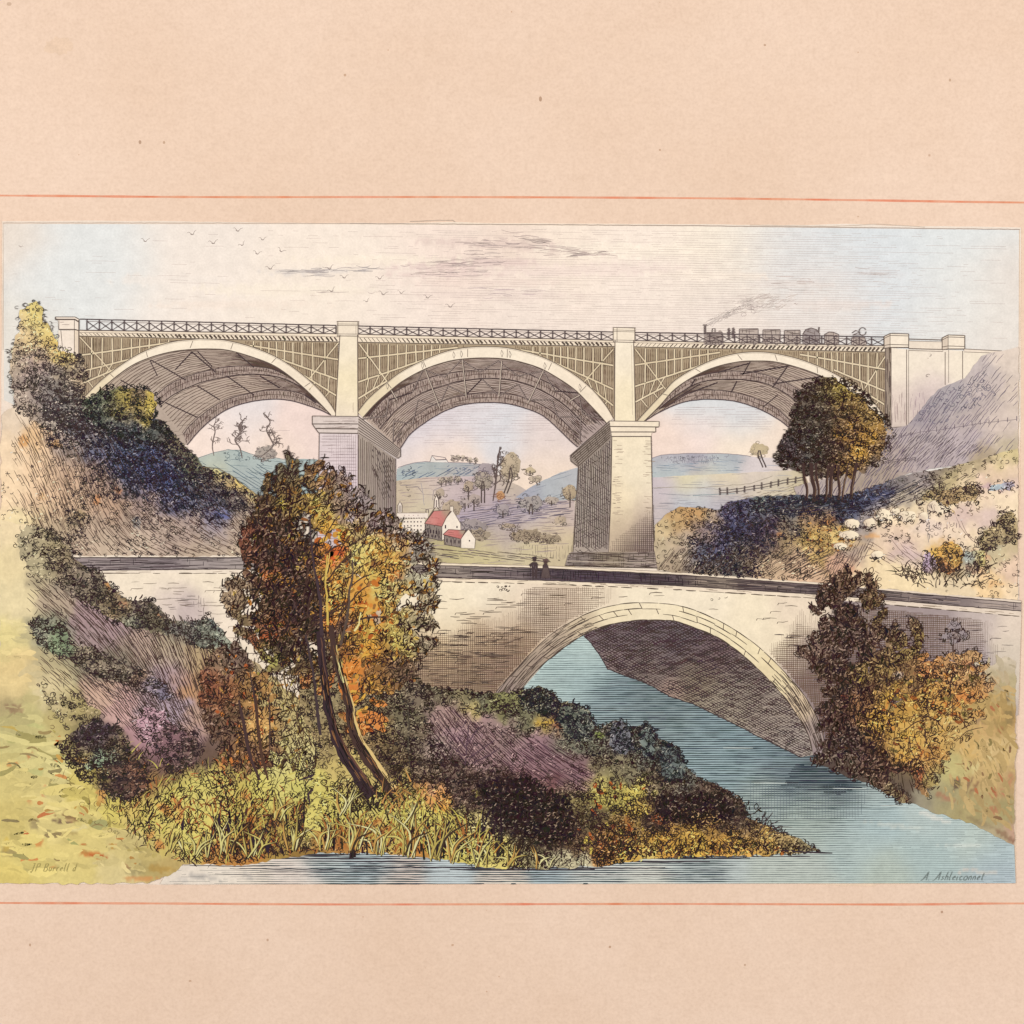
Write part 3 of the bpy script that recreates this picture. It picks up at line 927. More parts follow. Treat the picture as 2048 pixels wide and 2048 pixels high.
def field_extra(p):
    p.line([(1305, 976), (1340, 974), (1390, 976), (1440, 972), (1500, 968), (1545, 952)], 1.1, lin('a09484'), 1.2, 1.5)
    p.line([(1385, 991), (1430, 989), (1470, 987)], 1.2, lin('7f8f92'), 1.2, 1)
    hatch(p, [(1310, 985), (1470, 992), (1470, 1012), (1320, 1020)], .05, 6, 34, .4, 1.0, (150, 145, 152))
    hatch(p, [(1470, 990), (1610, 965), (1615, 990), (1480, 1000)], -.3, 5, 16, .7, 1.1, (140, 125, 110))


hill('meadow', [(1302, 955), (1400, 950), (1500, 945), (1600, 940), (1640, 1000), (1480, 1020), (1450, 1040), (1302, 1050)],
     [(1380, 965, 'e0d3ac', 28), (1450, 965, 'ddcdb0', 28), (1520, 958, 'd8c8b8', 26), (1330, 985, 'cabcbe', 26), (1400, 988, 'c3c3c6', 28), (1370, 1005, 'bcc0c8', 26), (1330, 1020, 'c6b8b4', 24), (1450, 1002, 'b8b0b8', 28), (1550, 985, 'd0c2a8', 28), (1600, 980, 'cdbd9c', 20)],
     'pale yellow and lilac fields under the right arch', .2, -.02, (150, 146, 150), extra=field_extra)


def bare_tree(px, trunk, twigs, w=2.2, label=None, col=(118, 102, 96)):
    p = Part()
    p.line(trunk, w, lin(col), 1, .8, 3, True, True)
    t = spline(trunk, 3)
    for k in range(int(twigs * 1.7)):
        f = rng.uniform(.3, .98); b = t[int(f * (len(t) - 1))]
        side = rng.choice([-1, 1, 1]); L = rng.uniform(12, 30) * (1.2 - f * .6)
        a = -math.pi / 2 + side * rng.uniform(.35, 1.3)
        q = [b]
        for j in range(5):
            a += rng.normal(.08, .45); q.append(q[-1] + np.array([math.cos(a), math.sin(a)]) * L / 5)
        p.line(q, w * .48, lin(col), 1.2, .6, 2, True, True)
        for i in (2, 3, 4):
            if rng.random() < .6:
                a2 = a + rng.choice([-1, 1]) * rng.uniform(.5, 1.1); s0 = q[i]
                p.line([s0, s0 + np.array([math.cos(a2), math.sin(a2)]) * L * .22, s0 + np.array([math.cos(a2 + .5), math.sin(a2 + .5)]) * L * .4], w * .38, lin(col), 1.3, .4, 2, True, True)
    return p


bare_tree(0, [(428, 912), (425, 890), (430, 865), (428, 850), (436, 842)], 9).build('bare_tree', PRINT, 'leftmost bare tree on the teal hill')
bare_tree(0, [(484, 916), (480, 896), (470, 880), (482, 865), (480, 850), (490, 836)], 15, 2.8).build('bare_tree', PRINT, 'middle bare tree on the teal hill')
bare_tree(0, [(520, 915), (545, 893), (543, 880), (533, 860), (540, 845), (532, 832)], 14, 2.6).build('bare_tree', PRINT, 'bare tree on the teal hill, nearest the pier')


def far_tree(cx, cy, rx, ry, trunk=0, label=None, wash='b5a58c', ink=(100, 88, 80), dens=.8, r=3.6, name='tree', sp=5.5, lean=0):
    """Small tree of the middle distance: tinted crown with scribbled leaves, its trunk a child of its own."""
    p = Part(rise=.12)
    e = rough(ellipse(cx, cy, rx, ry, 20), rx * .18, 9, 4, int(cx))
    wc = np.array([int(wash[i:i + 2], 16) for i in (0, 2, 4)]) * .7 + np.array((205, 187, 166)) * .3
    p.wash(rough(ellipse(cx, cy, rx * .9, ry * .9, 20), rx * .28, 6, 3, int(cx)), Field([(cx - rx * .4, cy - ry * .2, tuple(wc), rx), (cx + rx * .5, cy + ry * .4, tuple(wc * .9), rx)]), step=4, gran=.08)
    curls(p, offset(e, 2.5), sp, r, lambda x, y: np.clip(dens * (.75 + .6 * (y - cy) / ry - .35 * (x - cx) / rx), .15, 1), 1.05, tuple(np.array(ink) * 1.05))
    o = p.build(name, PRINT, label)
    if trunk:
        q = Part(rise=.06)
        for dx in ((0,) if rx < 18 else (-3, 3)):
            q.line([(cx + dx * .3, cy + ry * .1), (cx + dx, cy + ry * .8), (cx + dx + lean, cy + ry + trunk)], 2.4 if rx > 10 else 1.5, lin((88, 74, 70)), 1, .6, 3, False, True)
        q.build('trunk', o)
    return o


far_tree(530, 906, 24, 15, 0, 'low grey brown bush on the teal hill beside the bare trees', 'a89c94', (105, 95, 92), name='bush')
for i, (x, y) in enumerate(((908, 915), (916, 914), (926, 914), (940, 919), (952, 919))):
    far_tree(x, y, 4.6, 4.8, 4, None, 'dcc9b4', (110, 98, 92), .9, 2.4, sp=4)
for i, (x, y) in enumerate(((883, 961), (892, 960), (902, 959), (916, 958))):
    far_tree(x, y, 6, 7, 5, None, 'b9a896', (88, 78, 76), .9, 2.8, sp=4.5)

# farmhouse on the hill
p = Part()
p.wash([(860, 924), (864, 912), (872, 920), (893, 919), (896, 925)], 'e6dcd2', gran=0)
p.line([(860, 924), (864, 911), (871, 919)], 1.2, lin('84787a'), 1); p.line([(864, 911), (890, 915), (896, 924)], 1.2, lin('84787a'), 1.1)
p.line([(871, 920), (893, 919)], 1.8, lin('6e6266'), 1.2)
p.build('farmhouse', PRINT, 'tiny white farmhouse on the crest of the blue hill')

far_tree(1140, 985, 15, 16, 14, 'brown tree half hidden by the middle pier', 'b8a07c', (108, 94, 84))
far_tree(1060, 941, 11, 7, 3, 'tiny tree on the skyline right of the tall tree', 'cdb890', (116, 102, 88))
far_tree(1073, 958, 13, 7, 0, 'low bush at the foot of the plain grey blue hill', 'c6b49a', (116, 102, 94), name='bush')
far_tree(971, 939, 19, 12, 0, 'mauve tree crown left of the tall bare tree', 'a99ba4', (96, 84, 92))
far_tree(966, 960, 20, 20, 26, 'rounded olive grey tree left of the tall bare tree', 'a8998a', (84, 74, 70), .9)
far_tree(937, 972, 11, 12, 32, 'slender brown tree, leftmost of the tall clump', 'b9a189', (92, 80, 76))
far_tree(948, 998, 16, 10, 14, 'low brown tree in the middle of the clump', 'b4a09a', (92, 80, 78))
far_tree(1021, 932, 21, 31, 24, 'tallest leafy tree of the middle arch, with rounded crown', 'c0ab8c', (104, 92, 80), .75, 4.4, lean=-10)
bare_tree(0, [(986, 1002), (990, 975), (993, 945), (996, 920), (1000, 893)], 10, 3.2, None, (100, 84, 80)).build('bare_tree', PRINT, 'tall bare tree standing against the leafy tree')
far_tree(1001, 990, 9, 10, 0, 'small orange bush under the tall trees', 'c88a52', (120, 72, 50), name='bush')
far_tree(1062, 1006, 25, 17, 6, 'broad grey tree on the lilac slope', 'a39a98', (80, 74, 78), .9)
far_tree(1103, 1000, 14, 8, 2, 'small round bush right of the broad grey tree', 'b5a69a', (104, 92, 86), name='bush')
far_tree(1006, 1020, 14, 14, 2, 'small dark bush on the lilac slope', 'a3969c', (82, 74, 80), .9, name='bush')
far_tree(905, 1015, 22, 15, 0, 'brown bush behind the red roofed house', 'b8a288', (104, 90, 80), name='bush')
far_tree(930, 1005, 12, 9, 4, 'little bush left of the lilac slope', 'b3a1a0', (96, 84, 84), name='bush')
far_tree(945, 1052, 30, 14, 0, 'dark mauve bush right of the white gable', '9c8f92', (80, 72, 76), .9, name='bush')
far_tree(958, 1068, 24, 13, 0, 'brown bush beside the small red roofed cottage', 'a8957c', (92, 80, 70), .9, name='bush')
far_tree(1053, 1069, 32, 15, 0, 'broad brown bush in the meadow before the pier', '9c876c', (84, 70, 62), .95, name='bush')
far_tree(1099, 1077, 23, 9, 0, 'low brown bush in the meadow nearest the pier', 'a08c70', (84, 70, 62), .95, name='bush')
far_tree(1018, 1052, 16, 7, 0, 'low hedge bush on the meadow slope above the broad brown bush', 'b09a84', (96, 82, 76), .8, name='bush')
far_tree(1120, 1040, 13, 8, 0, 'pale bush on the slope beside the right pier', 'bda78c', (112, 98, 88), .7, name='bush')
far_tree(880, 985, 10, 8, 5, 'little round tree above the cottages', 'b8a48e', (100, 88, 80), .8)
far_tree(1519, 899, 21, 14, 22, 'small umbrella shaped tree on the low hill', 'cfb98c', (136, 122, 104), .5, 5, lean=10)

# ------------------------------------------------------------------ mill and cottages
p = Part()
p.wash([(794, 1040), (850, 1036), (850, 1066), (794, 1068)], 'efe0cd', gran=.02)
p.wash([(794, 1026), (856, 1026), (856, 1036), (794, 1038)], 'efdfcf', gran=.02, level=.2)
p.line([(794, 1026), (850, 1026)], 1.1, lin('8c7c74'), 1)
p.strokes(np.array([[(795 + 5.2 * k, 1036 + (k % 2) * .4), (798.6 + 5.2 * k, 1036.4)] for k in range(11)]), 1.8, lin('5a4a48'), 1, False)
p.line([(794, 1066), (850, 1066)], 1.6, lin('9c8a78'), 1, .8)
main = p.build('mill', PRINT, 'long pale mill with three rows of tiny windows, partly behind the pier')
p = Part()
p.strokes(np.array([[(801 + c * 6.6, y), (803.6 + c * 6.6, y + .3)] for y in (1043.5, 1051.5, 1059.5) for c in range(7)]), 2.6, lin('54464a'), 1, False)
p.strokes(np.array([[(808 + c * 9, 1030.5), (810 + c * 9, 1030.8)] for c in range(4)]), 1.8, lin('b79c98'), 1, False)
p.build('window', main)
p = Part()
p.wash([(796, 1025), (796, 1010), (800, 1003), (804, 1010), (804, 1025)], 'e6d7c6', gran=0)
p.line([(796, 1025), (796, 1010), (800, 1003), (804, 1010), (804, 1025)], 1.4, lin('6a5a56'), 1); p.line([(800, 1011), (800, 1024)], 2.2, lin('7a6a66'), 1.2)
p.line([(852, 1026), (852, 1019), (857, 1019), (857, 1026)], 1.5, lin('7a6a66'), 1)
p.build('bell_cote', main)


def house(label, front, gable, roof, red, windows, shade='8e8076'):
    p = Part(rise=.6)
    p.wash(gable, 'f1e2cf', gran=.02, step=4)
    g = gable + gable[:1]
    p.line(g[:3], 1.6, lin('5e5048'), 1.2); p.line(g[2:], 1.0, lin('8c7c70'), 1.2)
    o = p.build('cottage', PRINT, label)
    p = Part()
    p.wash(front, shade, gran=.04, step=4)
    hatch(p, front, 1.5, 4.2, 14, .9, 1.3, (84, 72, 68))
    p.line(front + front[:1], 1.2, lin('5a4c48'), 1.3)
    for (x, y, h) in windows: p.line([(x, y), (x, y + h)], 2.6, lin('43363a'), 1.6)
    p.build('front_wall', o)
    p = Part()
    p.wash(roof, Field(red), step=3, gran=.05)
    hatch(p, roof, .12, 4, 14, .4, .9, (160, 96, 88))
    p.line(roof + roof[:1], 1.4, lin('6a4a44'), 1.2)
    p.build('roof', o)
    return o


h1 = house('larger cottage with red roof and bell cote, beside the mill', [(850, 1047), (884, 1053), (884, 1082), (850, 1074)], [(884, 1053), (892, 1036), (905, 1020), (921, 1047), (922, 1066), (884, 1080)],
           [(849, 1047), (868, 1022), (902, 1020), (892, 1036), (884, 1053)], [(870, 1032, 'cc8078', 16), (880, 1044, 'c4766e', 14), (858, 1044, 'd49488', 10), (895, 1024, 'b09880', 9)],
           [(856 + 5.5 * k, 1058 + k, 7) for k in range(5)] + [(857 + 7 * k, 1068 + k, 5) for k in range(4)] + [(891, 1050, 7), (914, 1052, 4)])
p = Part()
p.wash([(868, 1016), (869, 999), (873, 990), (877, 999), (878, 1016)], 'ecdccb', gran=0)
p.line([(868, 1016), (869, 999), (873, 991), (877, 999), (878, 1016)], 1.5, lin('5a4a46'), 1); p.line([(873, 991), (873, 987)], 1.4, lin('5a4a46'), 1)
p.line([(873, 1000), (873, 1013)], 2.4, lin('8a7a74'), 1.1); p.line([(850, 1046), (868, 1018), (873, 1013), (879, 1020)], 1.6, lin('6a5a50'), 1.3)
p.build('bell_cote', h1)
p = Part(); p.wash([(900, 1021), (900, 1013), (907, 1013), (907, 1024)], 'e9d9c6', gran=0); p.line([(900, 1021), (900, 1013), (907, 1013), (907, 1024)], 1.2, lin('6a5a52'), 1); p.build('chimney', h1)
house('smaller cottage with red roof and bright white gable, in front', [(888, 1071), (922, 1077), (922, 1095), (889, 1089)], [(922, 1077), (930, 1066), (937, 1058), (951, 1078), (949, 1097), (922, 1096)],
      [(886, 1069), (897, 1059), (931, 1061), (927, 1069), (922, 1078)], [(900, 1066, 'd0827a', 14), (918, 1070, 'c4746c', 10), (930, 1063, 'a89a84', 6)], [(894 + 8 * k, 1078 + k, 6) for k in range(4)] + [(939, 1080, 3)])


# ================================================================== the railway viaduct
STONE = 'f1e0c4'
LIGHT = 'eedcbe'


def outline(p, pts, w=1.6, col='6e5f54', closed=True, level=1.0):
    p.line(list(pts) + ([pts[0]] if closed else []), w, lin(col), level, .5)


# far wall of the valley seen through the arches stays open; the deck carries everything else
CORN_TOP = [(156, 661), (677, 668), (1230, 681), (1770, 692)]      # foot of the railing
DENT_TOP = [(156, 664), (677, 673), (1230, 684), (1770, 694)]
DENT_BOT = [(156, 671), (677, 683), (1230, 692), (1770, 703)]
RAIL_TOP = [(156, 638), (677, 651), (1230, 664), (1770, 674)]

SPANS = [
    dict(x=(158, 676), ext=[(163, 800), (203, 760), (254, 722), (297, 699), (344, 684), (391, 678.5), (409, 678), (453, 681), (507, 695), (558, 717), (601, 746), (638, 779), (664, 812), (674, 832)],
         inn=[(176, 803), (217, 766), (261, 733), (301, 715), (344, 703.5), (384, 699), (417, 698), (456, 700.6), (507, 715), (551, 733), (594, 764), (630, 797), (662, 830)],
         far=[(374, 890), (395, 865), (420, 842), (456, 818), (500, 804), (543, 798.5), (580, 801), (616, 811), (641, 820), (662, 830)],
         low=[(176, 803), (240, 845), (300, 870), (374, 890)],
         ribs=[[(315, 789), (340, 768), (380, 751), (435, 737), (482, 732), (525, 735), (565, 744), (600, 765)], [(319, 811), (348, 789), (391, 769), (435, 757), (482, 749.5), (525, 749.5), (565, 757), (609, 778), (638, 804)],
               [(366, 869), (384, 847), (417, 820), (456, 798), (504, 786), (543, 780), (580, 782), (616, 793), (652, 818)]],
         chords=[((158, 711), (356, 683)), ((160, 744), (300, 708)), ((163, 768), (229, 739)), ((676, 719), (500, 691)), ((676, 759), (562, 719)), ((672, 791), (608, 751))],
         diag=[((160, 674), (231, 752)), ((676, 686), (612, 766))],
         posts=[183.5, 205, 224.5, 243, 263, 280, 299, 319, 338, 507, 522, 538, 553, 569, 586, 604, 625, 650]),
    dict(x=(716, 1228), ext=[(715, 824), (737, 797), (770, 768), (802, 744), (846, 721), (889, 704), (925, 696), (969, 693), (1009, 695), (1041, 701), (1077.5, 711.5), (1114, 728), (1154, 753), (1186, 780), (1212, 811), (1227, 836)],
         inn=[(726, 835), (751, 807.5), (780, 782), (809, 760), (853, 737), (900, 722), (940, 717), (976, 716), (1009, 718), (1041, 724), (1081, 737), (1117, 757), (1150, 780), (1179, 809), (1204, 836), (1214, 848)],
         far=[(800, 898), (820, 869), (849, 846), (885.5, 824), (925, 810), (969, 805), (1012, 807), (1052, 817), (1085, 831), (1114, 855), (1139, 880), (1156, 894)],
         low=[(726, 835), (800, 898)],
         ribs=[[(737, 833), (770, 797), (809, 773), (853, 757), (904, 746), (969, 739), (1034, 742), (1077, 757), (1117, 778), (1157, 811), (1193, 847)], [(759, 858), (795, 818), (838, 789), (882, 773), (925, 762), (969, 757), (1012, 758.6), (1056, 769), (1099, 789), (1135, 815), (1172, 851)],
               [(788, 884), (809, 851), (846, 822), (882, 804), (925, 791), (969, 786), (1012, 787), (1052, 797), (1092, 815), (1128, 844), (1164, 884)]],
         chords=[((717, 717), (915, 695)), ((717, 764), (850, 719)), ((717, 797), (774, 762)), ((1226, 731), (1042, 700)), ((1226, 778), (1113, 727)), ((1226, 811), (1170, 768))],
         diag=[((719, 688), (778, 768)), ((1226, 699), (1154, 780))],
         posts=[735, 759, 777, 795, 813, 831, 847, 864, 880, 1066, 1080, 1094, 1108, 1121, 1135.5, 1152, 1168, 1186, 1204]),
    dict(x=(1268, 1771), ext=[(1271, 845), (1302, 811), (1327.5, 784), (1348, 762), (1384, 739), (1428, 719), (1467.6, 708), (1504, 704), (1544, 706), (1594, 717), (1638, 733), (1674, 750), (1710, 773), (1746.6, 804), (1771, 835)],
         inn=[(1288, 843), (1320, 811), (1348, 780), (1384, 755), (1428, 735), (1475, 724), (1511, 722), (1551, 724), (1602, 737), (1649, 755), (1685, 773), (1725, 802), (1762, 836)],
         far=[(1288, 843), (1316, 826), (1348, 811), (1377, 802), (1420, 798.5), (1467.6, 802), (1511, 815), (1551, 835), (1580, 857), (1610, 885)],
         low=[(1700, 890), (1762, 836)],
         ribs=[[(1310, 822), (1348, 778), (1384, 757), (1428, 746), (1475, 742), (1529, 749), (1587, 773), (1640, 810)], [(1318, 818), (1348, 794), (1395, 767), (1438, 759), (1493, 760), (1536, 769), (1580, 793), (1620, 830)],
               [(1330, 815), (1348, 804), (1384, 784), (1420, 780), (1464, 784), (1511, 797), (1551, 816), (1583, 844)]],
         chords=[((1270, 730), (1440, 705)), ((1270, 773), (1398, 732)), ((1271, 804), (1326, 775)), ((1770, 739), (1600, 709)), ((1769, 782), (1668, 740)), ((1768, 809), (1712, 773))],
         diag=[((1271, 699), (1335, 784)), ((1770, 713), (1730, 776))],
         posts=[1291, 1313, 1333, 1349, 1364, 1381, 1399, 1416, 1616, 1634, 1649, 1663, 1674, 1689, 1705, 1719, 1736, 1754]),
]

# deck: cornice and dentil band, the body that the other members hang from
p = Part()
band = lambda a, b: list(a) + list(b)[::-1]
p.wash(band(CORN_TOP, [(x, y + 3) for x, y in DENT_BOT]), 'efddc4', gran=.02)
p.line([(x, y) for x, y in CORN_TOP], 1.4, lin('8a7a6c'), 1, .4); p.line([(x, y + .8) for x, y in DENT_TOP], 1.2, lin('a08f80'), 1, .4)
p.line([(x, y + 1) for x, y in DENT_BOT], 1.8, lin('5e5046'), 1, .5); p.line([(x, y + 3.6) for x, y in DENT_BOT], 1.0, lin('a39282'), 1, .4)
for sp in SPANS:
    xs = np.arange(sp['x'][0] + 6, sp['x'][1] - 3, 8.6) + rng.normal(0, .6, len(np.arange(sp['x'][0] + 6, sp['x'][1] - 3, 8.6)))
    y0 = at(DENT_TOP, xs) + 1.6; y1 = at(DENT_BOT, xs) - .5
    mid = np.clip((xs - sp['x'][0]) / 160, .35, 1)
    P = np.stack([np.stack([xs - 3.2, y0], 1), np.stack([xs + 3.0, y1], 1)], 1)
    if sp is SPANS[2]: P[:, :, 0] = 2 * xs[:, None] - P[:, :, 0]
    p.strokes(P, 3.4 * mid * rng.uniform(.75, 1.25, len(xs)), ink_tint(len(xs), (92, 78, 68), .3), 1, False)
VIA = p.build('railway_viaduct', PRINT, 'three arched railway viaduct of iron ribs on tall stone piers')

VL = LAYER[0]
for si, sp in enumerate(SPANS):
    LAYER[0] = VL                                       # the three spans do not overlap
    side = ('left', 'middle', 'right')[si]
    # underside
    poly = np.vstack([spline(sp['inn'], 8), spline(sp['far'], 8)[::-1], np.array(sp['low'])[::-1][1:-1].reshape(-1, 2) if len(sp['low']) > 2 else np.zeros((0, 2))])
    if si == 2:
        poly = np.vstack([spline(sp['inn'], 8), np.array([(1700, 900)]), spline(sp['far'], 8)[::-1]])
    x0, x1 = sp['x']; cx = (x0 + x1) / 2
    base = Field([(x0 + 60, 780, 'b8a48f', 70), (cx, 735, 'bba796', 80), (cx + 60, 790, 'b5a090', 70), (x1 - 60, 790, 'ae9a8e', 60), (x0 + 160, 850, 'b5a292', 60), (cx - 120, 745, 'b5a292', 60)] if si != 1 else
                 [(760, 830, 'bba696', 60), (860, 770, 'b9a494', 70), (970, 745, 'b9a598', 70), (1080, 790, 'b4a096', 70), (1170, 850, 'b09c94', 60), (850, 800, 'a4938c', 40)])
    p = Part()
    p.wash(poly, base, step=6, gran=.05)
    r1, r2, r3 = [spline(r, 4) for r in sp['ribs']]
    inn, far = spline(sp['inn'], 4), spline(sp['far'], 4)

    def between(a, b, n=10, sub=.5):
        return np.vstack([spline(a, 6), spline(b, 6)[::-1]])
    # vault courses: strokes following the curve, flatter between the ribs
    def dirn(x, y, cx=cx):
        return np.clip((x - cx) / 300.0, -1.0, 1.0) * .95
    fam = [sp['inn'], sp['ribs'][0], sp['ribs'][1], sp['ribs'][2], sp['far']]
    vault_lines(p, fam, (9, 1, 9, 1) if si else (13, 1, 10, 1), 4.4, lambda x, y: .16 + .2 * fbm(x / 30, y / 18, 5), (92, 72, 64))
    hatch(p, poly, dirn, 6.5, 34, .4, .9, (94, 74, 68), 1, 1.4, .35, K=6)
    # shaded rib faces: short upright strokes
    for a, b in ((sp['ribs'][0], sp['ribs'][1]), (sp['ribs'][2], sp['far'])):
        bb = between(a, b)
        p.wash(bb, 'ac988c', gran=.04, step=6, level=.3)
        hatch(p, bb, lambda x, y, cx=cx: 1.57 + (x - cx) / 900.0, 3.4, 12, .97, 1.1, (88, 68, 62), 1, .8, .3, K=4, along=8)
        p.line(a, 1.6, lin('4e4040'), 1.6, .6, 6, curve=True); p.line(b, 2.0, lin('463838'), 1.6, .6, 6, curve=True)
    p.line(sp['inn'], 2.2, lin('4c3e3a'), 1.6, .6, curve=True); p.line(sp['far'], 1.8, lin('55464a'), 1.6, .6, curve=True)
    if si == 1:
        hatch(p, [(1140, 815), (1190, 820), (1212, 846), (1160, 892), (1135, 870)], .75, 4, 18, .9, 1.2, (74, 58, 56), 1.2, 1.2, .3, K=4)
        hatch(p, [(728, 836), (770, 810), (810, 850), (800, 893)], -.75, 4, 18, .8, 1.1, (80, 64, 60), 1.2, 1.2, .3, K=4)
    o_s = p.build('soffit', VIA)
    # bracing bars under the vault
    p = Part()
    if si == 1:
        bars = []
        tops = [(775, 768), (846, 727), (925, 718), (1004, 722), (1088, 740), (1160, 790)]
        bots = [(795, 800), (880, 816), (933, 795), (998, 793), (1056, 806), (1140, 802)]
        for a, b in zip(tops, bots): bars.append((a, b, 3.4, 1))
        zig = [(725, 838), (772, 832), (778, 800), (825, 785), (846, 740), (890, 754), (922, 720), (960, 744), (996, 722), (1036, 752), (1086, 742), (1110, 782), (1157, 786), (1165, 828), (1208, 838)]
        zig2 = [(786, 888), (788, 842), (826, 848), (836, 800), (878, 812), (896, 772), (932, 790), (964, 758), (998, 792), (1036, 768), (1054, 800), (1104, 800), (1116, 835), (1162, 832), (1160, 880)]
        for z in (zig, zig2):
            for a, b in zip(z[:-1], z[1:]): bars.append((a, b, 2.5, 0))
        for a, b, w, lit in bars:
            p.line([a, b], w, lin('46383a'), 1.7, .4)
            p.line([(a[0] - .5, a[1]), (b[0] - .5, b[1])], 1.6 if lit else .8, lin('cbb9a6' if lit else 'b09e92'), 1.9, .3)
    else:
        L = [((384, 704), (432, 745)), ((302, 720), (372, 760)), ((472, 704), (508, 735)), ((241, 760), (285, 785)), ((395, 772), (440, 800)), ((453, 752), (508, 790)), ((520, 752), (560, 776)), ((330, 805), (395, 835)), ((610, 790), (632, 806)), ((300, 720), (315, 752)),
             ((385, 703), (350, 740)), ((395, 703), (425, 734))] if si == 0 else \
            [((1501, 722), (1485, 750)), ((1577, 730), (1545, 775)), ((1391, 757), (1382, 772)), ((1555, 790), (1525, 815)), ((1474, 762), (1462, 785)), ((1400, 768), (1348, 800)), ((1545, 768), (1650, 752)), ((1436, 745), (1500, 726)), ((1435, 765), (1380, 786)), ((1590, 730), (1480, 748))]
        for a, b in L: p.line([a, b], 2.0 + rng.random(), lin('4a3c3c'), 1.7, .6)
    p.build('bracing', VIA)

    # spandrels: dark infill, then the pale iron lattice
    ext = spline(sp['ext'], 5)
    k = ext[:, 1].argmin()
    for half in (0, 1):
        edge_ = ext[:k + 1] if half == 0 else ext[k:]
        if half == 0:
            xs0 = x0; poly = np.vstack([edge_[::1], [(edge_[-1, 0], at(DENT_BOT, edge_[-1, 0]) + 2)], [(xs0, at(DENT_BOT, xs0) + 2)], [(xs0, edge_[0, 1])]])
        else:
            xs0 = x1; poly = np.vstack([edge_, [(xs0, edge_[-1, 1])], [(xs0, at(DENT_BOT, xs0) + 2)], [(edge_[0, 0], at(DENT_BOT, edge_[0, 0]) + 2)]])
        p = Part()
        p.wash(poly, Field([(xs0, 700, 'a69277', 60), ((xs0 + edge_[k if half == 0 else 0, 0]) / 2, 700, 'ad987b', 70), (xs0, 780, 'b09b80', 50)]), step=7, gran=.06)
        swell(p, poly, 1.57, 3.6, lambda x, y: .15 + .32 * fbm(x / 8, y / 30, 6), (100, 78, 62), .9, 5, .5, broken=.5)
        lat = []
        mx = edge_[-1, 0] if half == 0 else edge_[0, 0]
        mine = lambda x: (x <= mx) if half == 0 else (x >= mx)
        chord_b = [c for c in sp['chords'] if mine(c[0][0])]
        cB = sorted(chord_b[1], key=lambda q: q[0])
        for x in sp['posts']:
            if not mine(x): continue
            yt = at(DENT_BOT, x) + 4
            yb = min(np.interp(x, *np.array(cB).T) if cB[0][0] <= x <= cB[1][0] else 1e9, np.interp(x, *ext.T) - 1)
            if yb - yt > 3: lat.append(((x, yt), (x + rng.normal(0, .5), yb), 4.0))
        for c in chord_b: lat.append((*c, 4.6))
        # short struts between the two lower chords and the arch
        cC = sorted(chord_b[2], key=lambda q: q[0])
        for f in (.25, .5, .75):
            a = np.array(cB[0]) + (np.array(cB[1]) - cB[0]) * (f * .62 if half == 0 else 1 - f * .62)
            b = np.array(cC[0]) + (np.array(cC[1]) - cC[0]) * (f if half == 0 else 1 - f)
            lat.append((a, b, 3.2))
        for f in (.2, .65):
            b = np.array(cC[0]) + (np.array(cC[1]) - cC[0]) * (f if half == 0 else 1 - f)
            d = np.array([12, 15]) if half == 0 else np.array([-12, 15])
            lat.append((b, b + d, 3.0))
        for c in sp['diag']:
            if mine(c[0][0]): lat.append((*c, 3.6))
        for a, b, w in lat:
            p.line([a, b], w + 1.2, lin('6a5a4e'), 1.4, .5)
        for li, (a, b, w) in enumerate(lat):
            p.line([a, b], w * .66, lin(rng.choice(['e2cfae', 'dcc8a6', 'dfccaa'])), 2.2 + .12 * (li % 9), .5)
        o = p.build('spandrel', VIA)

    # pale arch ring with its joints
    inn = spline(sp['inn'], 5)
    p = Part()
    p.wash(np.vstack([ext, inn[::-1]]), Field([(x0, 800, 'e6d3b0', 60), (cx, 700, 'f5e5cd', 120), (x1 - 40, 800, 'f1dfc6', 80)]), step=7, gran=.02, level=0)
    for c, w in ((ext, 1.6), (inn, 2.0)): p.strokes(c[None], w, lin('65564c'), 1, False)
    p.strokes((ext + np.array([0, 2.4]))[None], .9, lin('b8a690'), 1, False)
    for f in (.14, .28, .43, .57, .72, .86):
        a = ext[int(f * (len(ext) - 1))]; b = inn[int(f * (len(inn) - 1))]
        p.line([a + (b - a) * .15, a + (b - a) * .85], 1.4, lin('8a7a6c'), 1.2, .4)
    if si == 1:
        for (jx, jy) in ((775, 772), (845, 731), (923, 708), (1004, 707), (1090, 732), (1160, 775), (908, 710), (1020, 709)):
            p.line([(jx - 1, jy - 7), (jx + 2.4, jy), (jx, jy + 7)], 1.1, lin('8a7b70'), 1.3, .3); p.line([(jx - 1, jy - 7), (jx - 2.4, jy), (jx, jy + 7)], .9, lin('a09184'), 1.3, .3)
    p.build('arch_ring', VIA)

# railway train on the deck, seen through the railing
p = Part()
DK = lin('6c5d5a')
p.wash([(1407, 690), (1409, 670), (1412, 664), (1436, 664), (1440, 660), (1444, 664), (1447, 672), (1447, 690)], 'a8988e', gran=.05, step=4)
hatch(p, [(1408, 690), (1411, 665), (1446, 666), (1446, 690)], .05, 3.4, 20, .9, 1.3, (98, 82, 78))
p.line([(1410, 668), (1410, 652)], 4.0, DK, 1.3); p.line([(1406, 650), (1414, 650)], 2.2, DK, 1.4); p.line([(1424, 664), (1425, 657), (1430, 657), (1430, 664)], 1.6, DK, 1.3)
p.line([(1411, 665), (1445, 665)], 1.6, DK, 1.4)
for cx_, cy_ in ((1417, 685), (1428, 685), (1440, 685)): p.line(ellipse(cx_, cy_, 4, 4, 12), 1.4, DK, 1.5)
TRAIN = p.build('steam_train', PRINT, 'small dark steam train crossing the viaduct, smoking chimney leading')
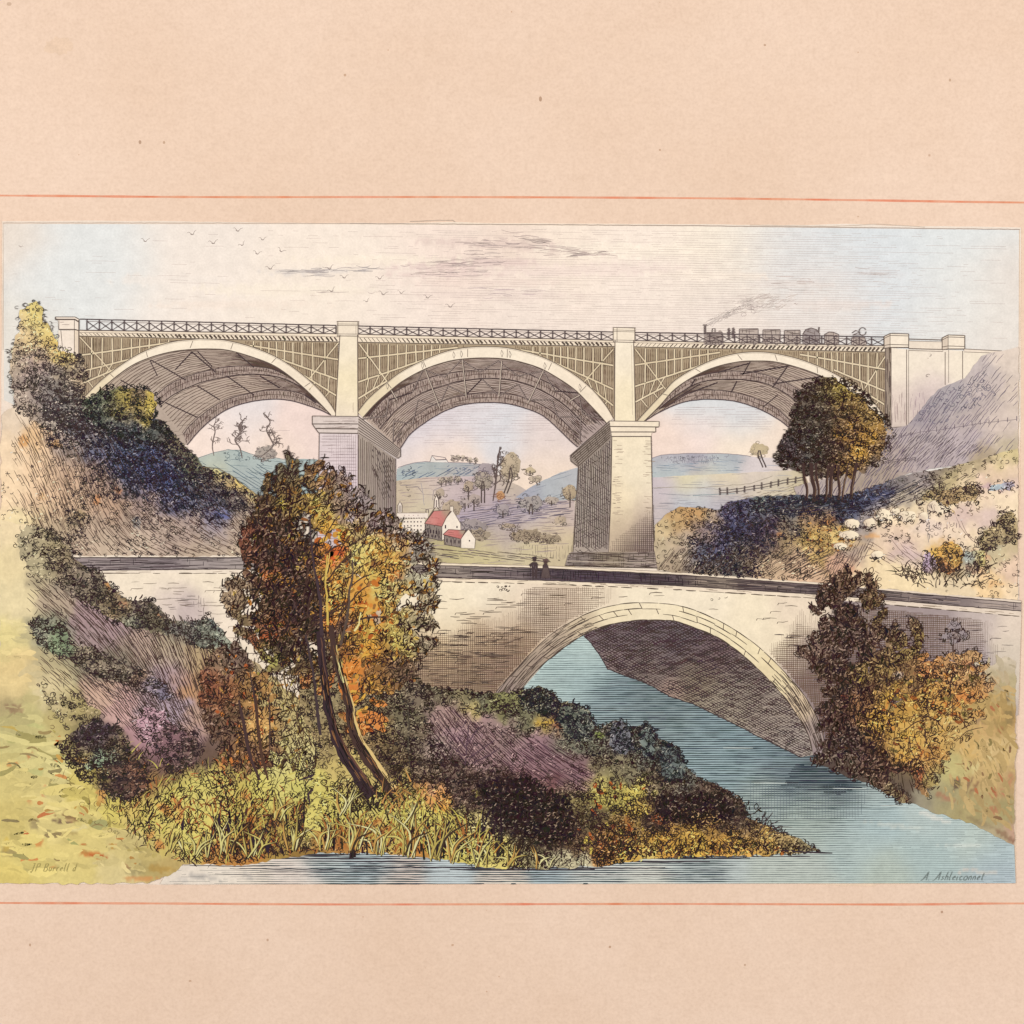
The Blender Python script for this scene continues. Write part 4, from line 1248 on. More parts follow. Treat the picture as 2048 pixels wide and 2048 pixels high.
for i, (a, b, t0, kind) in enumerate(((1479, 1516, 658, 0), (1526, 1560, 660, 0), (1569, 1600, 661, 0), (1606, 1639, 656, 1), (1649, 1677, 664, 2), (1703, 1733, 660, 3))):
    p = Part(rise=.1)
    yb = 688 + (a - 1479) * .012
    if kind == 0: top_ = [(a, t0), (b, t0 - .5)]
    elif kind == 1: top_ = [(a, t0 + 12), (a + 6, t0 + 3), (a + 16, t0), (a + 26, t0 + 3), (b, t0 + 11)]
    elif kind == 2: top_ = [(a, t0 + 5), (a + 9, t0), (a + 18, t0 + 1), (b, t0 + 5)]
    else: top_ = [(a, t0 + 16), (a + 8, t0 + 14), (b - 4, t0 + 15)]
    body = top_ + [(b, yb), (a, yb)]
    p.wash(body, 'baaa9e' if kind != 1 else 'a09490', gran=.05, step=4)
    hatch(p, body, .03 if kind != 1 else .3, 3.6, 24, .85, 1.2, (104, 88, 84))
    hatch(p, body, 1.5, 7, 14, .7, 1.1, (104, 88, 84))
    p.line(top_, 1.8, DK, 1.4); p.line([(a, yb - 9), (b, yb - 9)], 1.6, DK, 1.4); p.line([top_[0], (a, yb - 2)], 1.2, DK, 1.4); p.line([top_[-1], (b, yb - 2)], 1.2, DK, 1.4)
    for wx in (a + 7, b - 7): p.line(ellipse(wx, yb - 2.5, 3.6, 3.6, 12), 1.3, DK, 1.5)
    if kind == 1: p.line([(b - 2, t0 + 10), (b - 1, t0 - 2)], 2.4, DK, 1.5)
    if kind == 3:
        p.line(ellipse(a + 22, t0 + 3, 7, 8, 14), 1.5, DK, 1.5); p.line([(a + 1, t0 + 6), (a + 8, t0 + 1), (a + 18, t0 + 4), (a + 4, t0 + 9)], 1.6, DK, 1.5); p.line([(a + 2, t0 + 10), (a + 26, t0 + 10)], 1.3, DK, 1.5)
    p.build('wagon', TRAIN)
for k, (px_, py_) in enumerate(((1458, 664), (1467, 663))):
    p = Part(rise=.1)
    p.line(ellipse(px_, py_ - 5, 1.8, 2, 8), 2.4, DK, 1); p.line([(px_, py_ - 3), (px_ - 1, py_ + 4), (px_, py_ + 14)], 5, DK, 1.1, taper=True); p.line([(px_ - 4, py_ + 1), (px_, py_ - 1), (px_ + 4, py_ + 2)], 1.6, DK, 1.2)
    p.build('person', TRAIN)

# railings of crossed bars
for si, (a, b) in enumerate(((174, 672), (716, 1227), (1270, 1768))):
    p = Part(rise=.1 if si else 1)
    xs = np.linspace(a, b, int(round((b - a) / 24.4)) + 1)
    yt = lambda x: at(RAIL_TOP, x); yb = lambda x: at(CORN_TOP, x)
    ink = lin('57494a')
    p.line([(a - 14, yt(a - 14)), (b, yt(b))], 2.0, ink, 1.5, .5); p.line([(a, yt(a) + 4.2), (b, yt(b) + 4.2)], .8, lin('8b7c76'), 1.5, .4); p.line([(a - 14, yb(a) - 1), (b, yb(b) - .5)], 1.5, lin('5c4e4a'), 1.5, .4)
    for u in xs: p.line([(u, yt(u)), (u, yb(u))], 2.0, ink, 1.6, .3)
    for u, v in zip(xs[:-1], xs[1:]):
        p.line([(u, yt(u) + 4), (v, yb(v) - 1)], 1.6, ink, 1.4, .3); p.line([(u, yb(u) - 1), (v, yt(v) + 4)], 1.1, ink, 1.8, .3)
    p.build('railing', VIA)

# piers: front and side faces, pilaster, moulded impost
PL = LAYER[0]
p = Part()
f1 = [(639, 866), (716, 866), (716, 1130), (634, 1130)]
p.wash(f1, Field([(660, 890, 'dccbc8', 50), (680, 960, 'dcc8ca', 50), (650, 1030, 'd9c6c8', 50), (700, 1050, 'cdbab8', 40), (640, 1100, 'd2bfbd', 40)]), step=7, gran=.03)
swell(p, f1, 0, 6.2, lambda x, y: .2 * fbm(x / 26, y / 12, 7), (140, 120, 120), 1, 6, .5, cut=.06, broken=.6); swell(p, f1, 1.57, 4.4, lambda x, y: np.clip((x - 645) / 420, 0, .2), (150, 130, 132), 1.2, 8, .4)
p.line([(639, 866), (637, 1000), (633, 1130)], 1.6, lin('75665f'), 1)
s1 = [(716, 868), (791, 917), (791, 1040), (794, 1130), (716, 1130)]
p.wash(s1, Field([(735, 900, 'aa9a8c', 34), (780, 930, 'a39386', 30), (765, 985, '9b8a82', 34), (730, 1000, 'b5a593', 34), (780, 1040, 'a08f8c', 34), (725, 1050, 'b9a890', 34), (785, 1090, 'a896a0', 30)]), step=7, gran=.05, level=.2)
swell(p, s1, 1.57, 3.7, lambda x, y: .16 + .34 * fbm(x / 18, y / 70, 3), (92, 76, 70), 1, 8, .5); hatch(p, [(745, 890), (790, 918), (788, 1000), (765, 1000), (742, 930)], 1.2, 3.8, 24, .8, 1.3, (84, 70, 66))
p.line([(716, 868), (716, 1110)], 1.5, lin('857468'), 1); p.line([(791, 917), (791, 1045)], 1.8, lin('6a5b58'), 1)
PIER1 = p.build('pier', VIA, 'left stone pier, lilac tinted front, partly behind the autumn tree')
p = Part()
p.wash([(680, 668), (715, 668), (716, 834), (671, 834)], Field([(690, 690, 'f1e1c6', 40), (700, 780, 'f0dfba', 50), (680, 825, 'eedcc4', 40)]), step=7, gran=.02)
for q in ([(680, 670), (671, 834)], [(715, 670), (716, 834)]): p.line(q, 1.8, lin('7a6a5e'), 1)
hatch(p, [(700, 800), (715, 790), (715, 832), (690, 832)], 1.57, 5, 18, .4, .9, (170, 150, 130))
p.wash([(675, 643), (717, 643), (717, 672), (675, 672)], 'efdfc8', gran=.02, level=.3)
for y in (643, 648, 651, 668, 672): p.line([(674, y), (718, y + .4)], 1.5 if y in (643, 672) else 1.0, lin('6a5b52'), 1.4)
p.line([(676, 643), (676, 672)], 1.2, lin('7a6a5e'), 1.4); p.line([(716, 643), (716, 672)], 1.6, lin('6a5b52'), 1.4); p.line([(712, 651), (712, 668)], 1, lin('a0907f'), 1.4)
p.build('pilaster', VIA)
p = Part()
p.wash([(625, 832), (717, 833), (717, 848), (715, 868), (638, 866), (632, 857), (625, 848)], 'd9c9bf', gran=.03, step=5)
hatch(p, [(625, 833), (717, 834), (716, 866), (634, 858)], 0, 4.2, 34, .6, 1, (150, 132, 124))
for q, w in (([(625, 832), (717, 833)], 1.6), ([(625, 848), (717, 848)], 2.0), ([(631, 857), (716, 858)], 2.4), ([(638, 866), (716, 867)], 2.2), ([(625, 832), (625, 848), (631, 857), (638, 866)], 1.6)): p.line(q, w, lin('66574f'), 1.2)
sd = [(717, 833), (801, 899), (801, 913), (795, 917), (716, 868)]
p.wash(sd, 'bcaca0', gran=.04, step=5, level=.2)
for k in range(6): p.line([(717, 838 + 5.6 * k), (800 - k, 902 + 2.6 * k)], 1.7, lin('665850'), 1.2)
p.line([(717, 833), (801, 899), (801, 913), (795, 917)], 1.8, lin('5c4e48'), 1.4)
p.build('impost', VIA)

LAYER[0] = PL
p = Part()
f2 = [(1224, 872), (1302, 872), (1306, 1068), (1312, 1106), (1218, 1106), (1222, 1000)]
p.wash(f2, Field([(1250, 900, 'f0dfc0', 50), (1290, 950, 'efdfc2', 50), (1240, 1000, 'ecd8b4', 40), (1300, 1010, 'd9c4ae', 26), (1285, 1050, 'b59f8e', 30), (1240, 1060, 'cdb79a', 34), (1300, 1080, '9c8884', 30), (1260, 1095, 'a8937f', 30), (1225, 1090, 'c4ae94', 20)]), step=7, gran=.03)
for k in range(70):
    yy = rng.uniform(880, 1050); l_ = rng.uniform(5, 16)
    xx = rng.choice([rng.uniform(1224, 1236), rng.uniform(1284, 1296)])
    p.line([(xx, yy), (xx + l_, yy + .3)], 1.0, lin('b09c88'), 1)
low = [(1224, 1000), (1306, 985), (1312, 1106), (1219, 1106)]
swell(p, low, 1.57, 3.9, lambda x, y: np.clip((y - 1036 + (x - 1270) * .9) / 160, 0, .42), (92, 74, 68), 1, 6, .4); swell(p, low, 0, 3.9, lambda x, y: np.clip((y - 1040 + (x - 1270) * .7) / 170, 0, .42), (92, 74, 68), 1.3, 6, .4)
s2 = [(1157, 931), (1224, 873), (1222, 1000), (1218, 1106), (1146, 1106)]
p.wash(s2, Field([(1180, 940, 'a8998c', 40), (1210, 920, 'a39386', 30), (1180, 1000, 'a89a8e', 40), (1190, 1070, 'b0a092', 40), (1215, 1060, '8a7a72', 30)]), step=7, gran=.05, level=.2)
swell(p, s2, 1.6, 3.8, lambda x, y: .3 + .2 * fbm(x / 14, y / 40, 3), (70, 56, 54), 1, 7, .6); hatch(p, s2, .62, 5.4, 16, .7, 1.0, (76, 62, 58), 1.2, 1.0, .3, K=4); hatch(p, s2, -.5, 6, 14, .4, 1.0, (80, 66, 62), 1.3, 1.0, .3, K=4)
p.line([(1302, 872), (1306, 1068), (1312, 1106)], 1.8, lin('66574f'), 1.2); p.line([(1157, 931), (1146, 1106)], 1.6, lin('66574f'), 1.2); p.line([(1224, 873), (1222, 1000), (1217, 1106)], 1.3, lin('7a6a5e'), 1.2)
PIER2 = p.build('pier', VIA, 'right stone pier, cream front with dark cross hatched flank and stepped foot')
p = Part()
bs = [(1146, 1104), (1314, 1104), (1318, 1126), (1324, 1136), (1130, 1131), (1136, 1110)]
p.wash(bs, Field([(1160, 1115, '8f8078', 30), (1220, 1120, '93836f', 30), (1290, 1120, '9c8a80', 30)]), step=5, gran=.05)
hatch(p, bs, .03, 3.6, 30, .9, 1.3, (80, 66, 60)); hatch(p, bs, 1.57, 5, 14, .5, 1.1, (80, 66, 60))
p.line([(1138, 1107), (1216, 1109), (1312, 1106)], 1.8, lin('55473f'), 1.4); p.line([(1130, 1131), (1210, 1134), (1324, 1136)], 1.8, lin('55473f'), 1.4); p.line([(1134, 1122), (1210, 1124), (1320, 1126)], 1.2, lin('c9b8a4'), 1.5)
p.build('pier_base', VIA)
p = Part()
p.wash([(1230, 680), (1268, 680), (1271, 844), (1229, 844)], Field([(1250, 700, 'f3e4cb', 50), (1250, 800, 'f2e1bf', 50)]), step=7, gran=.02)
p.line([(1230, 680), (1229, 844)], 1.8, lin('7a6a5e'), 1); p.line([(1267, 680), (1271, 844)], 1.8, lin('7a6a5e'), 1); p.line([(1263, 690), (1265, 830)], .9, lin('c2b09a'), 1)
p.wash([(1226, 655), (1270, 657), (1270, 684), (1226, 684)], 'f1e1ca', gran=.02, level=.3)
for y in (655, 660, 663, 680, 684): p.line([(1226, y), (1271, y + 1)], 1.5 if y in (655, 684) else 1.0, lin('6a5b52'), 1.4)
for x in (1227, 1234, 1269): p.line([(x, 656), (x, 684)], 1.2, lin('7a6a5e'), 1.4)
p.build('pilaster', VIA)
p = Part()
p.wash([(1219, 842), (1318, 843), (1318, 852), (1311, 855), (1311, 864), (1303, 866), (1302, 874), (1224, 874)], 'f0dfc6', gran=.02, step=5)
for q, w in (([(1219, 842), (1318, 843), (1318, 853)], 1.6), ([(1220, 853), (1317, 854)], 2.0), ([(1221, 864), (1311, 864)], 2.0), ([(1224, 873), (1302, 873)], 2.0), ([(1311, 855), (1311, 864)], 1.4)): p.line(q, w, lin('66574f'), 1.2)
sd = [(1219, 843), (1141, 911), (1142, 922), (1152, 930), (1158, 934), (1224, 876)]
p.wash(sd, '998a7e', gran=.04, step=5, level=.2)
for k in range(7): p.line([(1220, 847 + 4.6 * k), (1142 + k * 2.4, 912 + 3.4 * k)], 1.8, lin('57493f'), 1.2)
hatch(p, sd, 1.3, 4, 10, .6, 1.1, (80, 68, 60))
p.line([(1219, 842), (1141, 911), (1142, 922), (1152, 930), (1158, 934)], 1.8, lin('5c4e48'), 1.4)
p.build('impost', VIA)

# abutments
LAYER[0] = PL
p = Part()
p.wash([(117, 661), (157, 661), (157, 720), (117, 720)], 'eedecc', gran=.02); p.wash([(149, 661), (157, 661), (157, 720), (149, 720)], 'e6d3bb', gran=.02, level=.2)
p.wash([(111, 634), (150, 634), (158, 639), (158, 661), (118, 660), (116, 640)], 'efdfcd', gran=.02, level=.3)
hatch(p, [(119, 643), (148, 643), (148, 659), (119, 658)], 0, 4.4, 24, .7, 1.0, (160, 140, 130))
for q, w in (([(111, 634), (150, 634), (159, 639)], 1.6), ([(111, 639), (150, 639), (158, 644)], 2.8), ([(118, 641), (118, 659)], 1.3), ([(118, 659), (150, 659), (157, 661)], 2.2), ([(149, 640), (149, 715)], 1.2), ([(158, 640), (158, 715)], 2.2), ([(111, 634), (111, 639)], 1.4), ([(122, 661), (126, 705)], 1.2)): p.line(q, w, lin('65564e'), 1.4)
p.build('abutment', VIA, 'left abutment rising behind the tall yellow shrub')

p = Part()
wall = [(1771, 695), (1817, 699), (1895, 700), (1925, 702), (1985, 704), (1940, 745), (1925, 765), (1900, 768), (1875, 785), (1840, 828), (1818, 856), (1772, 856)]
p.wash(wall, Field([(1795, 730, 'f1e2cd', 40), (1795, 800, 'e2cfc0', 34), (1800, 840, 'd5c2b4', 30), (1850, 720, 'f0e1cc', 40), (1860, 770, 'dfccc2', 30), (1840, 800, 'c9b5b0', 26), (1910, 730, 'f1e2cc', 30), (1955, 715, 'f0e1ca', 26), (1870, 690, 'ecdcca', 30)]), step=6, gran=.03)
p.wash([(1770, 672), (1782, 668), (1782, 856), (1771, 856)], '9d8c7c', gran=.05, level=.2)
hatch(p, [(1770, 676), (1782, 672), (1782, 856), (1771, 856)], 1.57, 3.0, 40, .95, 1.4, (84, 70, 62))
p.wash([(1818, 682), (1886, 683), (1886, 698), (1818, 697)], 'ecdcc8', gran=.02, level=.2); p.wash([(1928, 698), (2000, 702), (1990, 706), (1928, 704)], 'eddcc8', gran=.02, level=.2)
hatch(p, [(1783, 790), (1812, 780), (1812, 852), (1783, 852)], 1.57, 4.6, 30, .8, 1.0, (170, 148, 142)); hatch(p, [(1818, 790), (1866, 775), (1840, 826), (1820, 850)], 1.57, 4.6, 26, .8, 1.0, (160, 140, 142))
for q, w in (([(1817, 678), (1887, 680)], 1.8), ([(1817, 682), (1887, 684)], 1.0), ([(1817, 697), (1887, 699)], 1.6), ([(1817, 701), (1886, 703)], 1.2), ([(1813, 699), (1813, 852)], 1.6), ([(1817, 700), (1817, 850)], 1.0), ([(1890, 704), (1890, 770)], 1.6), ([(1897, 700), (1897, 766)], 1.0), ([(1925, 702), (1925, 764)], 1.6),
             ([(1928, 698), (2004, 702)], 1.5), ([(1928, 704), (1984, 706)], 1.1), ([(1782, 694), (1782, 856)], 1.6), ([(1771, 694), (1771, 856)], 2.0), ([(1772, 856), (1818, 853)], 2.0)): p.line(q, w, lin('7a6a60'), 1.4)
curls(p, [(1848, 705), (1878, 705), (1872, 750), (1852, 752)], 10, 3, .5, 1.1, (160, 140, 130)); curls(p, [(1908, 705), (1918, 705), (1916, 722), (1908, 722)], 7, 2.6, .6, 1.1, (140, 120, 112))
ABUT = p.build('abutment', VIA, 'right abutment wall with two capped pilasters beside the lilac bank')
for (xa, xf, xb, ya) in ((1768, 1780, 1817, 667), (1884, 1896, 1929, 670)):
    p = Part()
    p.wash([(xa, ya + 6), (xf, ya), (xb, ya + 1), (xb, ya + 27), (xf, ya + 28), (xa, ya + 30)], 'f1e2cd', gran=.02, step=6); p.wash([(xa, ya + 6), (xf, ya), (xf, ya + 28), (xa, ya + 30)], 'd8c6b2', gran=.03, level=.2)
    for q, w in (([(xa, ya + 6), (xf, ya), (xb, ya + 1)], 1.8), ([(xa, ya + 10), (xf, ya + 4), (xb - 1, ya + 5)], 1.4), ([(xa, ya + 24), (xf, ya + 22), (xb, ya + 23)], 1.4), ([(xa, ya + 30), (xf, ya + 28), (xb, ya + 28)], 1.8), ([(xf, ya), (xf, ya + 28)], 1.2), ([(xb, ya + 1), (xb, ya + 28)], 1.6), ([(xa, ya + 6), (xa, ya + 30)], 1.8)): p.line(q, w, lin('6a5b52'), 1.4)
    p.build('abutment_cap', VIA)


LAYER[0] = PL + 5
# ================================================================== the stone road bridge and the river
CAP = [(140, 1112), (480, 1112), (680, 1119), (870, 1128), (1100, 1134), (1348, 1146), (1640, 1167), (2042, 1203)]     # lit top of the far parapet
BTM = [(140, 1141), (480, 1138), (680, 1146), (870, 1155), (1100, 1161), (1348, 1171), (1640, 1189), (2042, 1222)]
LED = [(140, 1146), (480, 1147), (680, 1154), (870, 1163), (1100, 1168), (1348, 1179), (1640, 1197), (2042, 1233)]     # dark line under the near coping
EXT = [(985, 1400), (994, 1382), (1023, 1349), (1059, 1309), (1096, 1273), (1139, 1244), (1186, 1222), (1237, 1209.5), (1288, 1206), (1348, 1209.5), (1395, 1222), (1442, 1244), (1486, 1271), (1529, 1305), (1573, 1349), (1609, 1392), (1634, 1436), (1649, 1479), (1653, 1510)]
INT = [(1030, 1400), (1041, 1382), (1059, 1356), (1092, 1324), (1128, 1295), (1168, 1269), (1212, 1251), (1259, 1242), (1302, 1239.5), (1348, 1242), (1388, 1255), (1431, 1273), (1475, 1302), (1518, 1340), (1558, 1382), (1591, 1425), (1616, 1468.5), (1626, 1510)]

# river
river = [(985, 1400), (1041, 1382), (1092, 1324), (1168, 1262), (1230, 1250), (1400, 1380), (1630, 1500), (1674, 1541), (1746, 1566), (1812, 1599), (1884, 1628), (1942, 1646), (2028, 1690), (2031, 1766), (320, 1768), (340, 1735), (560, 1700), (900, 1600)]
wf = Field([(1170, 1290, 'b4cdc8', 40), (1140, 1340, 'a9c4c2', 40), (1080, 1370, 'aec8c4', 34), (1180, 1360, '9fbcbd', 36), (1230, 1390, '78959d', 34), (1210, 1420, '8fa9ad', 30), (1290, 1410, '7d959a', 34), (1330, 1400, '70888e', 34), (1260, 1450, '90a8ac', 30), (1340, 1450, '87a0a3', 34), (1420, 1440, '7d9aa2', 34), (1400, 1500, '8eacb2', 34), (1480, 1490, '80a0a9', 34),
            (1560, 1520, '76929c', 34), (1480, 1540, '8aa8ae', 34), (1580, 1560, '6a8088', 36), (1640, 1550, '5a6c74', 46), (1690, 1560, '62767e', 40), (1520, 1590, '9fb2ac', 36), (1640, 1600, '8ea29e', 36), (1740, 1590, 'a3b6b2', 30), (1620, 1640, 'abbdb2', 40), (1750, 1640, 'a8c2c4', 40), (1850, 1640, 'b5c8c4', 30), (1900, 1660, 'b2c8c6', 34), (1700, 1690, 'aec4c0', 46),
            (1850, 1710, 'a9c2c0', 46), (1990, 1720, 'a9c0c4', 40), (1950, 1680, 'b6c6bc', 34), (2000, 1755, 'a9bcc6', 30), (1600, 1740, 'bcc6bb', 46), (1780, 1750, 'b4c2b4', 40), (1400, 1745, 'bcc8c4', 44), (1200, 1750, 'cfd2ca', 44), (1400, 1715, '8a9a9e', 26), (1100, 1738, 'a9bcc2', 30), (900, 1745, 'bfcdd0', 34), (1000, 1762, 'dfd2c2', 30), (750, 1738, 'b5c6ca', 30), (800, 1763, 'e3d2c4', 34), (640, 1725, 'b9c6c6', 30), (600, 1755, 'e4d4c6', 34),
            (480, 1745, 'e9dac8', 36), (420, 1740, 'e9dcca', 36), (400, 1762, 'e8d8c6', 36), (1300, 1764, 'd2d2c6', 34)], warp=8, wscale=40)
wt = Field([(1170, 1290, .35, 50), (1100, 1360, .45, 50), (1230, 1400, .9, 40), (1330, 1400, .95, 50), (1420, 1470, .85, 60), (1560, 1520, .9, 60), (1650, 1560, 1., 50), (1500, 1600, .8, 60), (1620, 1640, .6, 60), (1750, 1600, .5, 40), (1880, 1650, .1, 60), (1800, 1700, .2, 70), (1980, 1720, .15, 70), (1600, 1740, .35, 70),
            (1350, 1720, .95, 50), (1200, 1735, .9, 40), (1000, 1735, .9, 40), (800, 1725, .95, 40), (650, 1715, .95, 34), (560, 1740, .5, 40), (420, 1745, .08, 50), (900, 1764, .3, 30), (600, 1765, .2, 30), (1300, 1762, .4, 30)], warp=14, wscale=30)
p = Part()
wf2 = lambda x, y: wf(x, y) * .88 + lin('d9d6c8') * .12
p.wash(river, wf2, step=6, gran=.04, dabs=[(395, 1752, 18, 6, .1, 'b3aca4', .7), (425, 1755, 18, 3, .3, 'b3aca4', .6), (495, 1752, 9, 7, .6, 'c4bcb2', .6), (370, 1760, 20, 4, 0, 'cfc5ba', .6), (1866, 1632, 26, 5, .35, 'e3e0d4', .7), (1930, 1690, 40, 3, .0, 'dcdfd4', .5), (1800, 1652, 60, 4, .1, 'd5d8cc', .5), (1935, 1742, 30, 3, 0, 'e6d3c2', .6), (1970, 1744, 20, 3, 0, 'e0d6c6', .6)])
swell(p, river, 0.0, 4.5, lambda x, y: wt(x, y) * .52, (66, 76, 80), 1, 9, .5, .5, .05, .15, .35)
swell(p, [(1590, 1525), (1690, 1545), (1740, 1570), (1680, 1590), (1560, 1570)], 0, 4.5, .55, (50, 58, 66), 1.3, 9, .5, seed=3)
swell(p, [(1500, 1560), (1740, 1570), (1720, 1640), (1500, 1640)], 1.57, 6, lambda x, y: .2 * fbm(x / 20, y / 20, 4), (100, 110, 116), 1.4, 6, .5)
for k in range(12):                                   # bright broken ripples
    x = rng.uniform(1150, 1900); y = rng.uniform(1480, 1740); L_ = rng.uniform(20, 70)
    if inside(np.array([x]), np.array([y]), river)[0]: p.line([(x, y), (x + L_, y + .4)], 1.2, lin('d9ded4'), 1.9, .4, 10, True)
for (xa, xb, y, w) in ((380, 560, 1731, 1.6), (460, 760, 1737, 1.6), (520, 900, 1742, 1.4), (560, 800, 1716, 3.0), (640, 860, 1722, 2.6), (700, 1040, 1733, 2.6), (900, 1190, 1738, 3.2), (1080, 1330, 1735, 3.0), (1200, 1420, 1722, 3.4), (1330, 1500, 1715, 3.0), (1420, 1600, 1712, 2.0), (430, 640, 1748, 1.2), (600, 1000, 1752, 1.2), (1000, 1360, 1748, 1.6), (560, 700, 1709, 3.4)):
    p.line([(xa, y), ((xa + xb) / 2, y + 1.2), (xb, y + .5)], w, lin('40383e'), 1.5, 1.2, 12, True)
p.build('river', PRINT, 'teal river flowing under the stone bridge to the foreground')

# bridge wall
wallp = [(140, 1142)] + [(x, y) for x, y in LED[1:]] + [(2036, 1430), (1660, 1520)] + list(spline(EXT, 8)[::-1]) + [(900, 1400), (560, 1400), (420, 1330), (140, 1200)]
bf = Field([(280, 1165, 'f0dfc6', 60), (330, 1200, 'd9c6bb', 28), (380, 1210, 'bfaca8', 26), (430, 1180, 'f1e0c6', 40), (460, 1250, 'f0dec8', 40), (500, 1310, 'eddbc2', 40), (400, 1225, 'cbb8b0', 22), (900, 1190, 'f4e4c6', 50), (980, 1180, 'f3e3c8', 40), (1060, 1190, 'e9d5bc', 34), (1130, 1190, 'dcc6ac', 34), (1100, 1225, 'cfb9a0', 30), (1010, 1225, 'ddc8ac', 34), (900, 1240, 'ecd9b8', 40), (1200, 1190, 'ead7bb', 30), (1280, 1185, 'f1e1c4', 34),
            (880, 1290, 'd6ba92', 34), (950, 1270, 'ccb190', 34), (1020, 1270, 'c4a98c', 30), (860, 1340, 'bda284', 34), (940, 1340, 'ae967c', 34), (1000, 1330, 'b09680', 30), (840, 1380, 'b0977c', 40), (800, 1330, 'bea284', 40), (1420, 1200, 'f2e2c6', 40), (1500, 1230, 'f2e1c2', 40), (1580, 1215, 'ead6bc', 34), (1560, 1280, 'efddbe', 30), (1600, 1260, 'e7d3b8', 26), (1590, 1320, 'bda99a', 24), (1620, 1290, 'c4b0a4', 24), (1630, 1380, '9a8782', 34), (1660, 1480, '857476', 30),
            (1700, 1300, '8d7d80', 34), (1760, 1240, 'a5948f', 34), (1850, 1240, 'a3928f', 40), (1900, 1280, 'b0a09e', 34), (1960, 1250, 'c6b5ac', 34), (2010, 1260, 'e3d0bc', 26), (2010, 1300, 'd6c6b2', 26), (1850, 1310, '9c8c90', 34), (1950, 1310, 'b5a5a4', 26), (1780, 1330, '8f7f84', 34)], warp=8)
p = Part()
p.wash(wallp, bf, step=7, gran=.03)
# scattered courses of masonry
def courses(reg, n, w=1.3, col='6a5a50', lo=10, hi=34):
    r = np.asarray(reg, float); x0_, y0_ = r.min(0); x1_, y1_ = r.max(0)
    for _ in range(n):
        x = rng.uniform(x0_, x1_); y = rng.uniform(y0_, y1_)
        if not inside(np.array([x]), np.array([y]), reg)[0]: continue
        L_ = rng.uniform(lo, hi)
        p.line([(x, y), (x + L_ * .5, y + rng.normal(0, .8)), (x + L_, y + rng.normal(0, 1))], w * rng.uniform(.7, 1.5), lin(col), 1.2, .8, 8, True)
        if rng.random() < .3: p.line([(x, y), (x - 2, y + 4)], w, lin(col), 1.2)
courses([(230, 1160), (460, 1160), (470, 1260), (400, 1240), (300, 1200)], 45, 1.2, '8a7a6c', 14, 40)
courses([(420, 1230), (500, 1230), (520, 1320), (470, 1310)], 26, 1.3, '7a6a60', 18, 46)
courses([(860, 1200), (1120, 1180), (1040, 1270), (870, 1280)], 60, 1.4, '66564a', 14, 44)
courses([(790, 1265), (1060, 1250), (980, 1370), (790, 1370)], 230, 1.4, '54463e', 10, 34)
courses([(1120, 1175), (1500, 1190), (1640, 1210), (1600, 1290), (1460, 1225), (1290, 1198), (1120, 1215)], 70, 1.4, '6a5a4e', 10, 30)
courses([(1540, 1270), (1640, 1260), (1650, 1480), (1600, 1350)], 90, 1.5, '4e4040', 12, 40)
courses([(1700, 1220), (2020, 1250), (1990, 1320), (1720, 1330)], 60, 1.3, '5e5050', 12, 34)
g1 = lambda x, y: np.clip((x - 1030) / 60, 0, 1) * np.clip((1250 - x) / 70, 0, 1) * .9
gw = Field([(900, 1190, 0, 60), (860, 1240, .05, 30), (980, 1200, 0, 40), (1100, 1190, .24, 30), (1180, 1185, .22, 34), (1250, 1180, .06, 30), (1080, 1230, .34, 30), (1130, 1220, .26, 26), (1010, 1235, .16, 24), (880, 1290, .3, 30), (960, 1280, .36, 34), (900, 1340, .42, 34), (1000, 1310, .44, 34), (960, 1370, .46, 30), (840, 1370, .4, 30), (800, 1320, .3, 40),
            (1350, 1190, 0, 60), (1480, 1220, 0, 50), (1540, 1260, .1, 24), (1590, 1310, .38, 26), (1630, 1290, .28, 24), (1640, 1230, .1, 24), (1640, 1400, .5, 50), (1700, 1280, .46, 50), (1770, 1235, .34, 40), (1850, 1280, .4, 50), (1930, 1280, .3, 40), (2000, 1260, .08, 30), (1990, 1310, .12, 24)], warp=6)
lw = [(770, 1180), (1250, 1172), (1245, 1203), (1190, 1218), (1140, 1241), (1085, 1280), (1000, 1372), (990, 1390), (770, 1390)]
rw = [(1530, 1300), (1530, 1240), (1640, 1205), (1760, 1216), (2020, 1245), (2005, 1330), (1800, 1420), (1662, 1510), (1625, 1410), (1580, 1352)]
for q in (lw, rw):
    swell(p, q, 1.57, 4.0, lambda x, y: gw(x, y) * .85, (104, 80, 64), 1.0, 6, .5, cut=.1); swell(p, q, .02, 4.0, lambda x, y: gw(x, y) * .85, (104, 80, 64), 1.2, 6, .6, cut=.16, seed=5)
hatch(p, [(330, 1195), (400, 1190), (410, 1240), (340, 1225)], 0, 4.2, 30, .7, 1.1, (120, 104, 100)); hatch(p, [(370, 1190), (410, 1190), (410, 1240)], 1.57, 4.6, 22, .6, 1.0, (120, 104, 100))
curls(p, [(990, 1172), (1020, 1172), (1016, 1182), (994, 1182)], 6, 2.6, .8, 1.3); curls(p, [(1418, 1196), (1462, 1190), (1450, 1206), (1422, 1208)], 8, 3, .5, 1.2, (90, 76, 66))
BR = p.build('stone_bridge', PRINT, 'low stone road bridge with one wide arch over the river')

